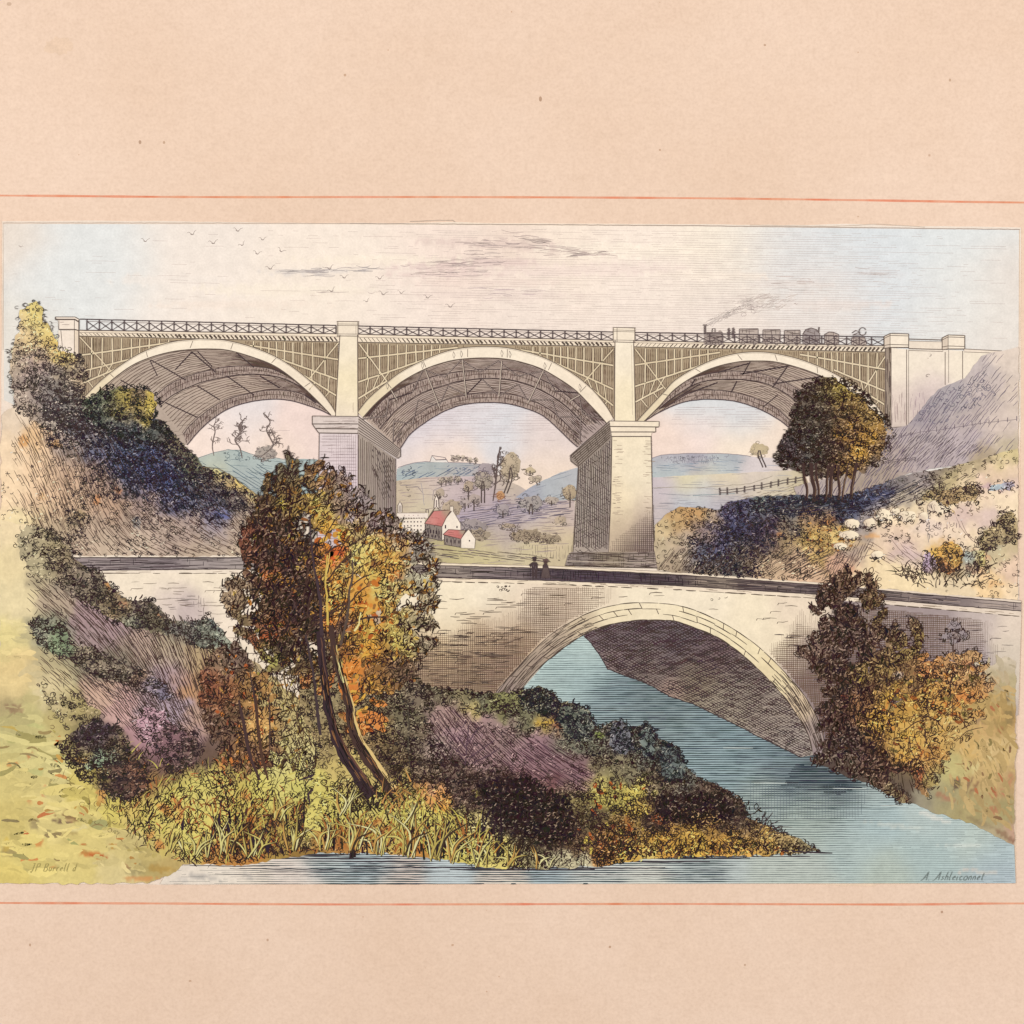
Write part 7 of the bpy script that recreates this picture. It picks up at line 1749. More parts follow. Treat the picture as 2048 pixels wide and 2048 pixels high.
hatch(p, [(140, 1320), (260, 1330), (330, 1360), (420, 1470), (300, 1440), (200, 1390)], .5, 5.5, 30, .7, 1.2, (84, 68, 68), 1.3, 2, .35, K=6, bend=.03, along=22)
gt = tones((240, 1560, .7, 40), (300, 1600, .6, 40), (220, 1500, .4, 30), (340, 1660, .5, 30), (380, 1590, .3, 30), (420, 1640, .3, 30), (470, 1600, .7, 30), (520, 1660, .8, 34), (450, 1700, .8, 34), (560, 1600, .35, 24), (600, 1660, .85, 34), (650, 1610, .5, 30), (650, 1690, .85, 30), (560, 1530, .2, 30), (160, 1600, .0, 50), (100, 1650, 0, 60), (200, 1690, .0, 30), (290, 1710, .3, 24), (350, 1725, .5, 20), (700, 1640, .8, 30))
G1 = [(170, 1480), (260, 1500), (420, 1520), (600, 1500), (740, 1560), (720, 1690), (570, 1712), (480, 1728), (370, 1728), (300, 1700), (230, 1640), (190, 1580)]
blades(p, G1, 6.2, 20, lambda x, y: .1 + gt(x, y) * (.5 + fbm(x / 38, y / 38, 5)), 1.8, (54, 38, 32), lambda x, y: .1 + .25 * np.sin(x / 40.0), .45, 1.2, .9); leaves(p, G1, 7, 13, lambda x, y: np.clip((fbm(x / 30, y / 30, 9) - .38) * 3.2, 0, 1) * (.25 + gt(x, y)), 1.8, (50, 35, 31), 1.9, 36, loop=.3); leaves(p, G1, 16, 16, lambda x, y: gt(x, y) * .9, 2.0, (176, 104, 58), .9, 40, loop=.0)
blades(p, [(600, 1620), (740, 1600), (730, 1700), (570, 1714), (480, 1728), (400, 1724), (420, 1690)], 8, 28, .75, 2.0, (60, 44, 40), lambda x, y: .3 * np.sin(x / 23.0), .4, 1.7, .8); blades(p, [(600, 1620), (740, 1600), (730, 1700), (570, 1714), (480, 1728), (400, 1724), (420, 1690), (330, 1600)], 13, 26, .6, 2.6, (160, 96, 50), lambda x, y: .3 * np.sin(x / 23.0), .4, .9, .8)
blades(p, G1, 13, 30, lambda x, y: .45 * gt(x, y), 2.2, (198, 184, 94), lambda x, y: .1 + .3 * np.sin(x / 40.0), .35, 1.75, .7, .12)
blades(p, [(110, 1500), (200, 1540), (250, 1640), (330, 1720), (260, 1700), (190, 1640), (130, 1570)], 12, 20, .4, 1.3, (110, 88, 56), .3, .5, 1.0, .8); curls(p, [(90, 1410), (160, 1480), (230, 1620), (290, 1700), (180, 1640), (110, 1520)], 16, 5, .4, 1.2, (110, 88, 60), 1.0)
daubs(p, [(100, 1440), (180, 1540), (260, 1640), (340, 1720), (250, 1720), (160, 1640), (90, 1520)], 22, 18, 6, .6, ('b88a4c', 'a89854', 'c09850', '94844c', 'c8763c'), .9, .6, .05)
for k in range(18):                                     # taller reed blades
    x = rng.choice([rng.uniform(420, 500), rng.uniform(560, 730)]); y = rng.uniform(1640, 1690); L_ = rng.uniform(40, 85); d = rng.normal(0, 16)
    p.strokes(spline([(x, y), (x + d * .35, y - L_ * .5), (x + d, y - L_)], 4)[None], (3.0 * (1 - np.linspace(0, 1, len(spline([(x, y), (x + d * .35, y - L_ * .5), (x + d, y - L_)], 4))) ** 1.4) + .6)[None], ink_tint(1, (46, 34, 36), .3), 1.9, False)
for (x, y, h, w_) in ((440, 1660, 34, 8), (461, 1664, 40, 10), (510, 1690, 26, 8), (538, 1705, 24, 9), (368, 1660, 26, 7), (690, 1640, 30, 8)):   # dark bladed rosettes
    p.strokes(np.array([(x - 2, y), (x - 3, y - h * .4), (x, y - h)])[None], np.array([[w_ * .5, w_, .6]]), lin((50, 36, 48)), 2.1, False)
thick = [[(640, 1640), (622, 1610), (618, 1585), (648, 1570), (660, 1545), (655, 1535)], [(640, 1640), (680, 1655), (740, 1668)], [(622, 1605), (660, 1590), (700, 1620), (730, 1650)], [(618, 1560), (660, 1550), (690, 1570)], [(598, 1560), (640, 1548), (668, 1552)], [(630, 1640), (690, 1690), (720, 1700)]]
for q in thick: p.line(q, 4.2, lin('43323a'), 2.2, 1.5, 5, True, True)
uw = [(500, 1350), (560, 1340), (640, 1365), (665, 1470), (690, 1530), (640, 1560), (560, 1545), (530, 1500)]
hatch(p, uw, 1.2, 5.5, 26, .6, 1.1, (92, 74, 58), 1.2, 2, .35, K=6, along=18); leaves(p, uw, 7.5, 14, .75, 1.8, (54, 38, 33), 1.6, 36, loop=.35); blades(p, uw, 12, 34, .5, 2.0, (96, 74, 48), .1, .4, 1.7, .6); daubs(p, uw, 14, 12, 6, .5, ('a8984c', '8c7438', 'b88444', 'c4b464', '6c5a3a'), -1.2, .6, .05); curls(p, uw, 10, 5, .5, 1.4, (60, 46, 42), 1.6)
hatch(p, [(420, 1240), (450, 1265), (470, 1300), (540, 1345), (520, 1370), (450, 1310)], .9, 5, 22, .7, 1.1, (90, 84, 78), 1.2, 1.6, .3, K=5, along=14)
NB = p.build('bank', PRINT, 'near bank of grass and heather in the lower left corner')

T9 = lambda *a: tones(*a)
nb = lambda poly, f, lab, t, **k: shrub('bush', poly, f, lab, t, **{**dict(sp=6, r=5, w=1.7, ink=(52, 40, 38), amp=6), **k})
nb([(30, 1075), (50, 1050), (90, 1050), (118, 1072), (140, 1090), (152, 1122), (195, 1142), (222, 1172), (256, 1202), (300, 1196), (322, 1220), (335, 1240), (380, 1250), (415, 1232), (440, 1262), (452, 1290), (410, 1300), (350, 1270), (300, 1266), (240, 1250), (180, 1210), (110, 1165), (60, 1150), (40, 1110)],
   [(60, 1080, 'a89c80', 24), (100, 1090, '8a7e62', 24), (130, 1120, '82745e', 22), (70, 1130, 'a59a7c', 24), (160, 1160, '75695c', 24), (200, 1190, '6c6250', 22), (240, 1215, '7a6850', 20), (290, 1220, '62584e', 22), (310, 1250, '6a6250', 20), (260, 1245, '7c7c6c', 18), (360, 1255, '6a6660', 20), (410, 1260, '686a60', 22), (440, 1280, '808678', 14)],
   'chain of scrubby bushes running down along the stone bridge', T9((60, 1090, .5, 30), (110, 1100, .75, 30), (160, 1160, .9, 30), (210, 1190, .9, 30), (290, 1215, .95, 30), (300, 1250, .8, 24), (360, 1255, .85, 24), (415, 1260, .85, 30), (70, 1140, .4, 24)), dabs=[(222, 1172, 10, 7, .5, 'd99a58', .7), (245, 1208, 9, 6, 0, 'd49470', .5), (325, 1230, 9, 5, .3, 'd89468', .6)])
nb([(62, 1250), (75, 1232), (110, 1236), (135, 1262), (150, 1290), (180, 1290), (230, 1320), (270, 1335), (290, 1350), (270, 1370), (210, 1360), (150, 1320), (110, 1310), (75, 1290)], [(90, 1260, '7c7c6c', 22), (120, 1285, '768468', 20), (180, 1310, '7c7060', 22), (250, 1345, '74695c', 22)],
   'dark bushes across the upper heather slope', T9((90, 1260, .85, 30), (130, 1290, .6, 24), (180, 1310, .85, 30), (250, 1345, .9, 30)))
nb([(262, 1370), (258, 1350), (285, 1338), (310, 1350), (338, 1372), (345, 1395), (320, 1400), (290, 1385)], [(275, 1360, '8a7262', 18), (310, 1372, '7c7080', 18), (335, 1390, '70687c', 14)], 'small rusty bush in the middle of the heather', .8)
nb([(75, 1370), (90, 1362), (100, 1395), (130, 1384), (165, 1392), (200, 1420), (205, 1450), (180, 1462), (130, 1450), (105, 1425), (88, 1395)], [(110, 1400, 'b0a27c', 22), (150, 1415, 'a09264', 22), (180, 1445, '8c7e5c', 18)], 'loose olive bush at the left of the pink path', .55)
nb([(120, 1500), (135, 1470), (170, 1450), (190, 1434), (212, 1450), (235, 1445), (255, 1475), (262, 1500), (250, 1530), (220, 1545), (180, 1545), (140, 1530)], [(170, 1470, '55484a', 22), (200, 1470, '4c3e48', 20), (230, 1490, '6a5c48', 20), (150, 1500, '7c7048', 18), (200, 1520, '7a8a72', 16)], 'black hearted bush between the pink path and the painted grass', .95, w=2.0, dabs=[(190, 1468, 26, 14, -.2, '41363e', .6), (228, 1508, 9, 9, 0, '76887a', .5), (165, 1520, 16, 5, 0, 'cf9850', .5)])
nb([(268, 1440), (290, 1412), (330, 1420), (345, 1450), (370, 1460), (400, 1470), (405, 1500), (390, 1530), (350, 1545), (320, 1510), (290, 1490)], [(300, 1440, 'b08c98', 22), (340, 1480, '75585e', 22), (380, 1500, '66504c', 20)], 'dark leafy sprigs over the pink heather', T9((295, 1435, .55, 20), (330, 1470, .8, 26), (380, 1500, .95, 28)))
nb([(150, 1545), (210, 1530), (270, 1520), (300, 1545), (290, 1580), (260, 1600), (230, 1595), (190, 1575)], [(230, 1560, '57433c', 26), (270, 1550, '6c4c3c', 20), (190, 1555, '8e8048', 18)], 'dense brown bush above the yellow grass', .95, w=2.0, dabs=[(235, 1560, 22, 14, 0, '3f3030', .5)])

SM = [(427, 1302), (450, 1292), (470, 1288), (486, 1305), (505, 1330), (530, 1350), (552, 1390), (565, 1450), (560, 1500), (540, 1530), (500, 1545), (455, 1530), (425, 1480), (408, 1430), (400, 1385), (404, 1345), (415, 1320)]
stn = T9((440, 1320, .8, 30), (470, 1330, .85, 30), (430, 1390, .95, 30), (500, 1370, .8, 30), (530, 1400, .6, 24), (470, 1450, .95, 34), (520, 1440, .6, 20), (500, 1510, .9, 30))
SQ = sprays(SM, 22, 22, 19, 8, -.7, 3, .08)
p = veg('tree', SQ, [(440, 1320, '7c6450', 22), (470, 1310, '6c5a50', 22), (420, 1370, '82533c', 22), (450, 1390, '84583c', 22), (500, 1370, '8c6a42', 22), (530, 1400, 'a07a48', 20), (470, 1440, '68503c', 24), (520, 1450, 'c49a5c', 20), (440, 1460, '6a5244', 22), (500, 1500, '7c5c40', 22), (550, 1460, '9a8258', 18)], None, amp=8, scale=12,
        dabs=[(512, 1400, 6, 22, .1, 'd0844a', .6), (532, 1372, 7, 8, 0, 'e0b060', .6), (520, 1440, 5, 26, .1, 'd89a58', .6), (445, 1520, 10, 16, .1, 'c06c3c', .6), (500, 1520, 8, 9, 0, 'de8a4c', .6), (420, 1375, 10, 14, 0, '6a3028', .5)], tone=stn, inset=5, step=4)
sq = Many([offset(q, 3) for q in SQ])
ts = tufted(stn, .36, 32)
leaves(p, sq, 7, 13, ts, 1.7, (54, 36, 30), 1.2, 32, loop=.45); leaves(p, sq, 9, 12, ts, 1.8, (48, 32, 28), 1.6, 32, loop=.3)
daubs(p, offset(SM, -10), 15, 12, 6, .5, ('c87c40', 'd99a50', 'a8582f', 'b88a48', '8c4c34'), 1.2, .8, .06)
glints(p, SQ, 9, lambda x, y: .35 - .3 * clump(x, y), p.field, 6, 1.7, 2.2, .12)
o = p.build('tree', PRINT, 'small russet tree left of the big autumn tree')
p = Part()
for q, w_, c in (([(478, 1400), (488, 1450), (500, 1510), (520, 1560)], 7, '4a3634'), ([(512, 1390), (516, 1450), (524, 1510), (536, 1560)], 6, '52392e'), ([(538, 1390), (540, 1450), (540, 1510)], 3, '4a3834'), ([(500, 1340), (508, 1390), (512, 1430)], 3, '4a3834')): p.line(q, w_, lin(c), 2.6, 1.2, 6, True, True)
p.build('trunk', o)

# ------------------------------------------------------------------ low tongue of land in the middle, running out into the river
ISLE = [(600, 1330), (700, 1340), (800, 1345), (850, 1372), (882, 1376), (940, 1382), (994, 1388), (1035, 1382), (1077, 1374), (1105, 1384), (1121, 1402), (1150, 1410), (1175, 1418), (1186, 1450), (1200, 1456), (1222, 1444), (1244, 1440), (1262, 1462), (1280, 1452), (1298, 1447), (1313, 1474), (1338, 1488), (1358, 1500), (1370, 1526), (1395, 1556), (1430, 1570), (1457, 1584), (1485, 1600), (1495, 1632), (1530, 1650), (1565, 1666), (1602, 1680), (1640, 1702), (1600, 1706), (1480, 1712), (1338, 1713), (1260, 1722), (1193, 1733), (1085, 1736), (976, 1734), (922, 1723), (831, 1712), (720, 1706), (650, 1703), (600, 1690), (620, 1600), (640, 1500), (600, 1420)]
it_ = tones((700, 1370, .6, 34), (800, 1400, .85, 34), (870, 1370, .9, 26), (940, 1395, .7, 26), (1010, 1395, .8, 26), (1090, 1400, .85, 34), (1060, 1440, .75, 26), (1150, 1450, .9, 34), (1230, 1470, .9, 30), (1300, 1480, .9, 30), (1340, 1520, .95, 30), (1380, 1570, .9, 24), (900, 1450, .12, 26), (940, 1480, .12, 30), (1010, 1490, .3, 26), (1100, 1520, .12, 40), (1160, 1545, .3, 20), (830, 1470, .85, 30), (790, 1520, .9, 30), (870, 1540, .9, 30), (930, 1570, .95, 34), (865, 1600, .35, 22), (800, 1590, .55, 26), (720, 1590, .25, 30), (760, 1640, .3, 30), (840, 1660, .25, 30), (900, 1680, .3, 26), (960, 1690, .4, 26), (940, 1640, .7, 26), (1020, 1600, 1., 44), (1080, 1650, 1., 44), (1050, 1700, .7, 24), (1150, 1620, .8, 34), (1190, 1570, .5, 24), (1240, 1580, .6, 28), (1220, 1660, .85, 34), (1280, 1640, .7, 26), (1340, 1610, .98, 34), (1430, 1600, .98, 34), (1480, 1640, .9, 26), (1300, 1695, .45, 22), (1380, 1680, .5, 24), (1440, 1690, .45, 26), (1530, 1685, .65, 26), (1600, 1695, .8, 20), (1120, 1725, .5, 24))
p = veg('bank', ISLE, [(700, 1360, '8e8060', 26), (780, 1370, '857860', 26), (830, 1390, '706458', 22), (870, 1370, '5e5848', 22), (920, 1400, '7c7458', 22), (960, 1390, '6a6a58', 20), (940, 1415, 'b5a468', 14), (1010, 1400, '7a7a50', 22), (1080, 1400, '6e6c58', 24), (1050, 1440, '6a6a54', 22), (1110, 1430, '64604c', 22), (1080, 1450, 'a89250', 14), (1110, 1446, '8a5a44', 14), (1150, 1450, '5e6458', 22), (1180, 1480, '606458', 22), (1230, 1470, '66625e', 22), (1290, 1480, '666860', 22), (1340, 1520, '545c58', 22), (1370, 1570, '60625c', 18),
    (900, 1440, 'a28684', 26), (930, 1470, 'a48688', 28), (880, 1490, '9c8884', 24), (970, 1500, '9c7e82', 28), (1010, 1480, '947c7c', 26), (1050, 1500, '9c7c86', 26), (1100, 1520, '8e6e7a', 28), (1150, 1540, '8a6a74', 24), (1080, 1540, 'a27e86', 22), (1170, 1560, '8c6878', 18), (1130, 1490, '7c7c6c', 20), (1200, 1530, '746a58', 22), (800, 1430, '6a6450', 26), (830, 1480, '6a5e50', 24), (760, 1450, '8a7450', 22), (790, 1520, '66563e', 24), (850, 1540, '66564a', 24), (920, 1540, '5c4a46', 24),
    (860, 1590, 'd59a5c', 18), (880, 1610, 'd6a04e', 14), (800, 1580, 'b4a05c', 20), (760, 1620, 'd0c470', 24), (720, 1570, 'c4b06c', 22), (680, 1620, 'd2c66c', 24), (820, 1640, 'd0c468', 24), (870, 1660, 'd2c76a', 22), (740, 1670, 'c49a50', 20), (690, 1680, 'a87c40', 20), (840, 1690, 'c08c44', 20), (900, 1690, 'cfc060', 22), (930, 1640, 'a89c60', 18), (960, 1690, 'd6cc70', 22), (1000, 1710, 'd2c470', 20), (960, 1650, 'b8a878', 18), (940, 1590, '584440', 24), (980, 1580, '4a3838', 28), (1020, 1590, '463634', 28), (1050, 1560, '66464e', 22), (1000, 1640, '5a5046', 22), (1060, 1630, '463a38', 28), (1100, 1600, '504038', 26), (1080, 1670, '4a3c34', 26), (1120, 1650, '56443a', 26), (1100, 1560, '6a4048', 20), (1060, 1700, '8c8460', 18),
    (1150, 1600, '7c7048', 22), (1180, 1580, 'b8ad58', 16), (1200, 1560, 'b5aa60', 18), (1240, 1540, '77705a', 20), (1180, 1640, '5c5038', 24), (1230, 1590, 'a89c50', 20), (1270, 1580, 'c0b058', 16), (1160, 1680, '66503c', 22), (1210, 1690, 'a0703c', 20), (1250, 1660, '8c7040', 22), (1310, 1630, '584438', 24), (1330, 1560, '6c6050', 22), (1280, 1620, 'c2a44c', 14), (1340, 1620, '4c3a38', 24), (1390, 1590, '524440', 22), (1420, 1600, '58463c', 22), (1450, 1620, '4c3c3a', 22), (1480, 1630, '4e4038', 18), (1260, 1700, 'd0a84e', 18), (1320, 1690, 'c8973e', 20), (1380, 1680, 'd2ac4a', 20), (1440, 1690, 'd09c44', 20), (1360, 1660, 'a88040', 18), (1480, 1690, 'd0a04c', 20), (1530, 1690, 'c9a050', 20), (1560, 1690, 'a89060', 18), (1500, 1670, '7a6448', 18), (1420, 1650, '8c6c3c', 20), (1610, 1695, '8c8060', 16), (1300, 1708, 'd9c270', 14), (1120, 1725, 'b8b090', 16), (1160, 1728, 'c0b898', 14)],
    None, amp=6, dabs=[(870, 1600, 22, 16, .2, 'e0a060', .7), (880, 1618, 14, 8, 0, 'd99a40', .6), (865, 1580, 12, 10, 0, 'e8b48c', .5), (1090, 1445, 22, 5, -.1, 'd0a844', .6), (1120, 1452, 12, 8, 0, '8c4c34', .5), (955, 1585, 10, 7, 0, 'a8a040', .5), (995, 1570, 8, 7, 0, 'b0803c', .6), (968, 1580, 10, 14, .3, '3a282c', .7), (990, 1620, 9, 6, -.6, '2e2224', .9), (1080, 1660, 24, 9, .6, '33262a', .9), (1110, 1650, 20, 12, .5, '3a2a28', .8), (975, 1600, 14, 14, .4, '382a2c', .8), (1330, 1615, 12, 14, 0, '33262a', .8), (1315, 1640, 14, 9, 0, 'b8602e', .6), (1250, 1660, 14, 24, .2, 'a8662e', .5), (1225, 1690, 9, 24, .1, 'b0642e', .5), (1260, 1660, 6, 7, 0, 'd0582c', .5), (1345, 1716, 12, 4, 0, 'dd9448', .6), (745, 1650, 24, 16, .3, 'c87c3c', .6), (760, 1690, 22, 8, 0, 'c0702e', .5), (680, 1690, 24, 10, 0, 'b8703a', .5), (840, 1690, 6, 26, .1, 'c8803c', .5), (890, 1690, 5, 24, .1, 'cc7c3c', .5), (920, 1470, 36, 16, .1, 'b8949c', .4), (1240, 1420, 10, 6, 0, '9fb84c', .4), (1200, 1470, 10, 6, 0, 'a4b450', .5)], tone=it_, step=4, blend=('7a6848', .12))
iq = rough(ISLE, 5, 12, 6, 11)
hatch(p, [(860, 1420), (900, 1412), (960, 1440), (1050, 1470), (1140, 1490), (1190, 1550), (1180, 1585), (1090, 1570), (1000, 1540), (880, 1530), (850, 1480)], lambda x, y: .75 - (x - 1000) * .0016 + np.where(x < 960, -1.5, 0) * 0, 4.2, 36, .9, 1.45, (72, 48, 54), 1.0, 1.8, .3, K=7, bend=.02, along=22)
hatch(p, [(860, 1420), (980, 1450), (960, 1530), (870, 1530)], 2.0, 5, 28, .7, 1.2, (84, 60, 64), 1.2, 1.8, .3, K=6, along=20)
ti = tufted(it_, .36, 34)
curls(p, offset(iq, 3), 6, 4.2, ti, 1.5, (52, 36, 33), 1.3); leaves(p, iq, 8, 9, lambda x, y: np.clip(ti(x, y) - .15, 0, 1), 1.6, (48, 34, 31), 1.5, 34, loop=.5); curls(p, iq, 7, 4.2, lambda x, y: np.clip(ti(x, y) * 1.4 - .7, 0, 1), 1.8, (42, 30, 29), 1.7)
low_ = [(600, 1500), (900, 1500), (1150, 1560), (1300, 1560), (1500, 1600), (1600, 1700), (1300, 1712), (1000, 1720), (700, 1705), (620, 1620)]
leaves(p, low_, 9, 13, lambda x, y: it_(x, y) * .7, 1.7, (50, 35, 31), 2.0, 40, loop=.4)
for dk_ in ([(950, 1570), (1050, 1550), (1140, 1600), (1150, 1680), (1080, 1690), (1000, 1650)], [(1310, 1595), (1440, 1585), (1480, 1630), (1440, 1645), (1315, 1645)]):
    leaves(p, dk_, 6.5, 11, .9, 2.7, (40, 27, 27), 2.2, 30, loop=.1); curls(p, dk_, 7, 4, .8, 2.0, (40, 27, 27), 2.3)
glints(p, iq, 8.5, lambda x, y: (.1 + .34 * it_(x, y)) * (1 - .8 * clump(x, y, 34)), p.field, 6, 1.6, 2.45, .15)
daubs(p, [(1190, 1680), (1300, 1670), (1480, 1680), (1600, 1692), (1590, 1704), (1338, 1711), (1200, 1720)], 10, 12, 5, .6, ('8c6438', 'a87c3c', '7a5a3c', 'c0a04c', 'b06a34', '94804a'), -1.2, .5, .05); leaves(p, [(1190, 1670), (1300, 1665), (1480, 1675), (1600, 1692), (1590, 1706), (1338, 1713), (1200, 1724)], 9, 11, .7, 1.8, (58, 40, 32), 2.0, 34, loop=.3)
daubs(p, [(1190, 1560), (1300, 1570), (1290, 1700), (1200, 1710), (1140, 1690)], 15, 12, 6, .5, ('b8642e', 'c9a84a', 'd0b858', 'a8582c', '8c7a40'), 1.3, .6, .07)
G2 = [(640, 1600), (800, 1570), (930, 1620), (1000, 1680), (1100, 1715), (1190, 1733), (976, 1734), (922, 1722), (720, 1706), (640, 1700)]
blades(p, G2, 8.5, 34, tones((700, 1640, .6, 60), (760, 1700, .85, 40), (860, 1690, .9, 50), (900, 1640, .45, 40), (980, 1715, .9, 50), (820, 1610, .3, 30), (1120, 1725, .7, 40)), 2.2, (48, 34, 30), lambda x, y: .22 * np.sin(x / 31.0), .35, 2.0, .7)
blades(p, [(1180, 1660), (1300, 1680), (1480, 1690), (1600, 1690), (1590, 1706), (1338, 1713), (1193, 1730)], 8, 24, .7, 2.1, (50, 34, 30), lambda x, y: .25 * np.sin(x / 27.0), .5, 2.0, .8)
blades(p, [(650, 1600), (780, 1580), (930, 1640), (1000, 1700), (976, 1728), (922, 1716), (720, 1700), (640, 1695)], 12, 40, .5, 2.4, (198, 184, 92), lambda x, y: .3 * np.sin(x / 37.0), .3, 2.3, .6, .12)
blades(p, [(650, 1640), (930, 1660), (1000, 1710), (922, 1716), (720, 1700), (640, 1695)], 11, 34, .6, 2.6, (164, 104, 52), lambda x, y: .3 * np.sin(x / 37.0), .3, 2.4, .6, .2)
for k in range(40):                                     # tall reed blades by the water
    x = rng.choice([rng.uniform(660, 740), rng.uniform(840, 930), rng.uniform(950, 1010)]); y = rng.uniform(1690, 1722); L_ = rng.uniform(45, 110); d = rng.normal(6, 18)
    c = spline([(x, y), (x + d * .3, y - L_ * .5), (x + d, y - L_)], 5)
    p.strokes(c[None], (3.4 * (1 - np.linspace(0, 1, len(c)) ** 1.5) + .6)[None], ink_tint(1, (50, 36, 36), .35), 2.2, False)
for q in ([(1515, 1668), (1530, 1645), (1545, 1625)], [(1520, 1670), (1540, 1650), (1560, 1640)], [(1525, 1672), (1555, 1655), (1585, 1654)], [(1518, 1666), (1524, 1640), (1530, 1622)], [(1530, 1672), (1560, 1665), (1580, 1668)]): p.line(q, 1.8, lin('4a3c3e'), 2, .8, 5, True, True)
p.line([(1560, 1700), (1610, 1704), (1664, 1706)], 3, lin('40343a'), 2, 1, 8, True); p.line([(1580, 1712), (1620, 1712)], 1.5, lin('5a5054'), 2, 1, 8, True)
for q in ([(930, 1530), (934, 1490), (938, 1450)], [(934, 1500), (915, 1470)], [(935, 1490), (950, 1465), (966, 1450)], [(933, 1520), (960, 1500), (990, 1480)], [(932, 1515), (900, 1490)], [(935, 1530), (975, 1512), (1000, 1495)]): p.line(q, 2.4, lin('57404a'), 2, 1, 5, True, True)
p.line([(815, 1400), (818, 1450), (816, 1500), (822, 1540)], 3, lin('4c4438'), 2, 1.2, 6, True)
p.build('bank', PRINT, 'dark tongue of shrubs, reeds and purple heather reaching into the river')

for poly, f, lab in (([(1040, 1395), (1050, 1380), (1077, 1373), (1104, 1384), (1120, 1402), (1118, 1425), (1080, 1430), (1045, 1420)], [(1060, 1400, '6c6c5c', 24), (1100, 1410, '6a6a62', 20)], 'rounded bush at the near foot of the stone arch'),
                     ([(1110, 1440), (1122, 1412), (1150, 1408), (1176, 1418), (1188, 1450), (1180, 1480), (1140, 1480)], [(1140, 1440, '5a5e54', 24), (1175, 1450, '666a64', 18)], 'second rounded bush along the near river edge'),
                     ([(1215, 1490), (1220, 1450), (1244, 1438), (1262, 1462), (1268, 1500), (1240, 1510)], [(1240, 1470, '64646c', 24)], 'upright dark bush at the river edge'),
                     ([(1278, 1500), (1280, 1460), (1298, 1447), (1312, 1470), (1310, 1510), (1290, 1516)], [(1295, 1480, '66706c', 24)], 'narrow green grey bush at the river edge'),
                     ([(1315, 1530), (1320, 1490), (1340, 1487), (1360, 1502), (1372, 1530), (1368, 1560), (1330, 1560)], [(1340, 1520, '545c5c', 24), (1360, 1545, '5c6460', 18)], 'blue green bush nearest the open water')):
    shrub('bush', poly, f, lab, .9, 5.6, 4.6, 1.8, (38, 34, 38), seed=len(lab))

# ------------------------------------------------------------------ the big autumn tree
CROWN = [(531, 984), (536, 951), (552, 955), (563, 932), (577, 914), (592, 926), (595, 962), (606, 958), (614, 936), (626, 934), (643, 924), (652, 944), (645, 984), (658, 976), (666, 950), (684, 948), (698, 960), (700, 988), (720, 984), (734, 992), (738, 1005), (732, 1018), (714, 1042), (730, 1050), (744, 1047), (752, 1035), (765, 1027), (780, 1036), (795, 1047), (808, 1067), (826, 1070), (846, 1072), (856, 1093), (866, 1110), (868, 1126), (856, 1146), (866, 1170), (871, 1194), (860, 1206), (846, 1219), (862, 1234), (868, 1252), (866, 1285), (848, 1290), (830, 1300), (836, 1318), (830, 1340), (818, 1354), (800, 1366), (782, 1380), (770, 1410), (768, 1440), (762, 1456), (735, 1458), (722, 1440), (712, 1400), (690, 1390), (660, 1370), (640, 1380), (610, 1370), (582, 1346), (541, 1338), (529, 1316), (529, 1286), (503, 1274), (476, 1261), (480, 1238), (460, 1220), (450, 1192), (455, 1167), (470, 1158), (500, 1170), (521, 1168), (508, 1155), (493, 1146), (486, 1110), (484, 1085), (488, 1060), (500, 1040), (514, 1022), (520, 1000)]
tt = tones((575, 950, .9, 24), (560, 1000, .85, 28), (610, 980, .75, 24), (650, 965, .7, 24), (690, 980, .75, 24), (720, 1005, .8, 24), (650, 1020, .5, 24), (655, 1060, .3, 18), (540, 1060, 1, 34), (510, 1100, .95, 28), (580, 1110, 1, 40), (560, 1180, 1, 44), (610, 1220, 1.05, 44), (480, 1190, .85, 24), (500, 1250, .9, 28), (560, 1270, .95, 34), (620, 1290, .95, 34), (580, 1330, .9, 30), (665, 1095, .12, 20), (650, 1140, .35, 16), (700, 1100, .55, 24), (740, 1110, .5, 30), (760, 1060, .85, 28), (800, 1080, .8, 24), (840, 1110, .85, 26), (780, 1140, .5, 26), (730, 1180, .3, 22), (850, 1190, .8, 24), (800, 1190, .6, 26), (750, 1235, .25, 20), (690, 1220, .6, 20), (800, 1250, .7, 26), (850, 1270, .85, 22), (740, 1295, .35, 18), (780, 1320, .9, 26), (820, 1330, .9, 24), (705, 1345, .15, 20), (750, 1370, .7, 22), (700, 1380, .2, 16), (690, 1290, .8, 18), (650, 1330, .9, 22), (740, 1430, .4, 20))
CQ = sprays(CROWN, 30, 27, 26, 10, -.7, 5, .1)
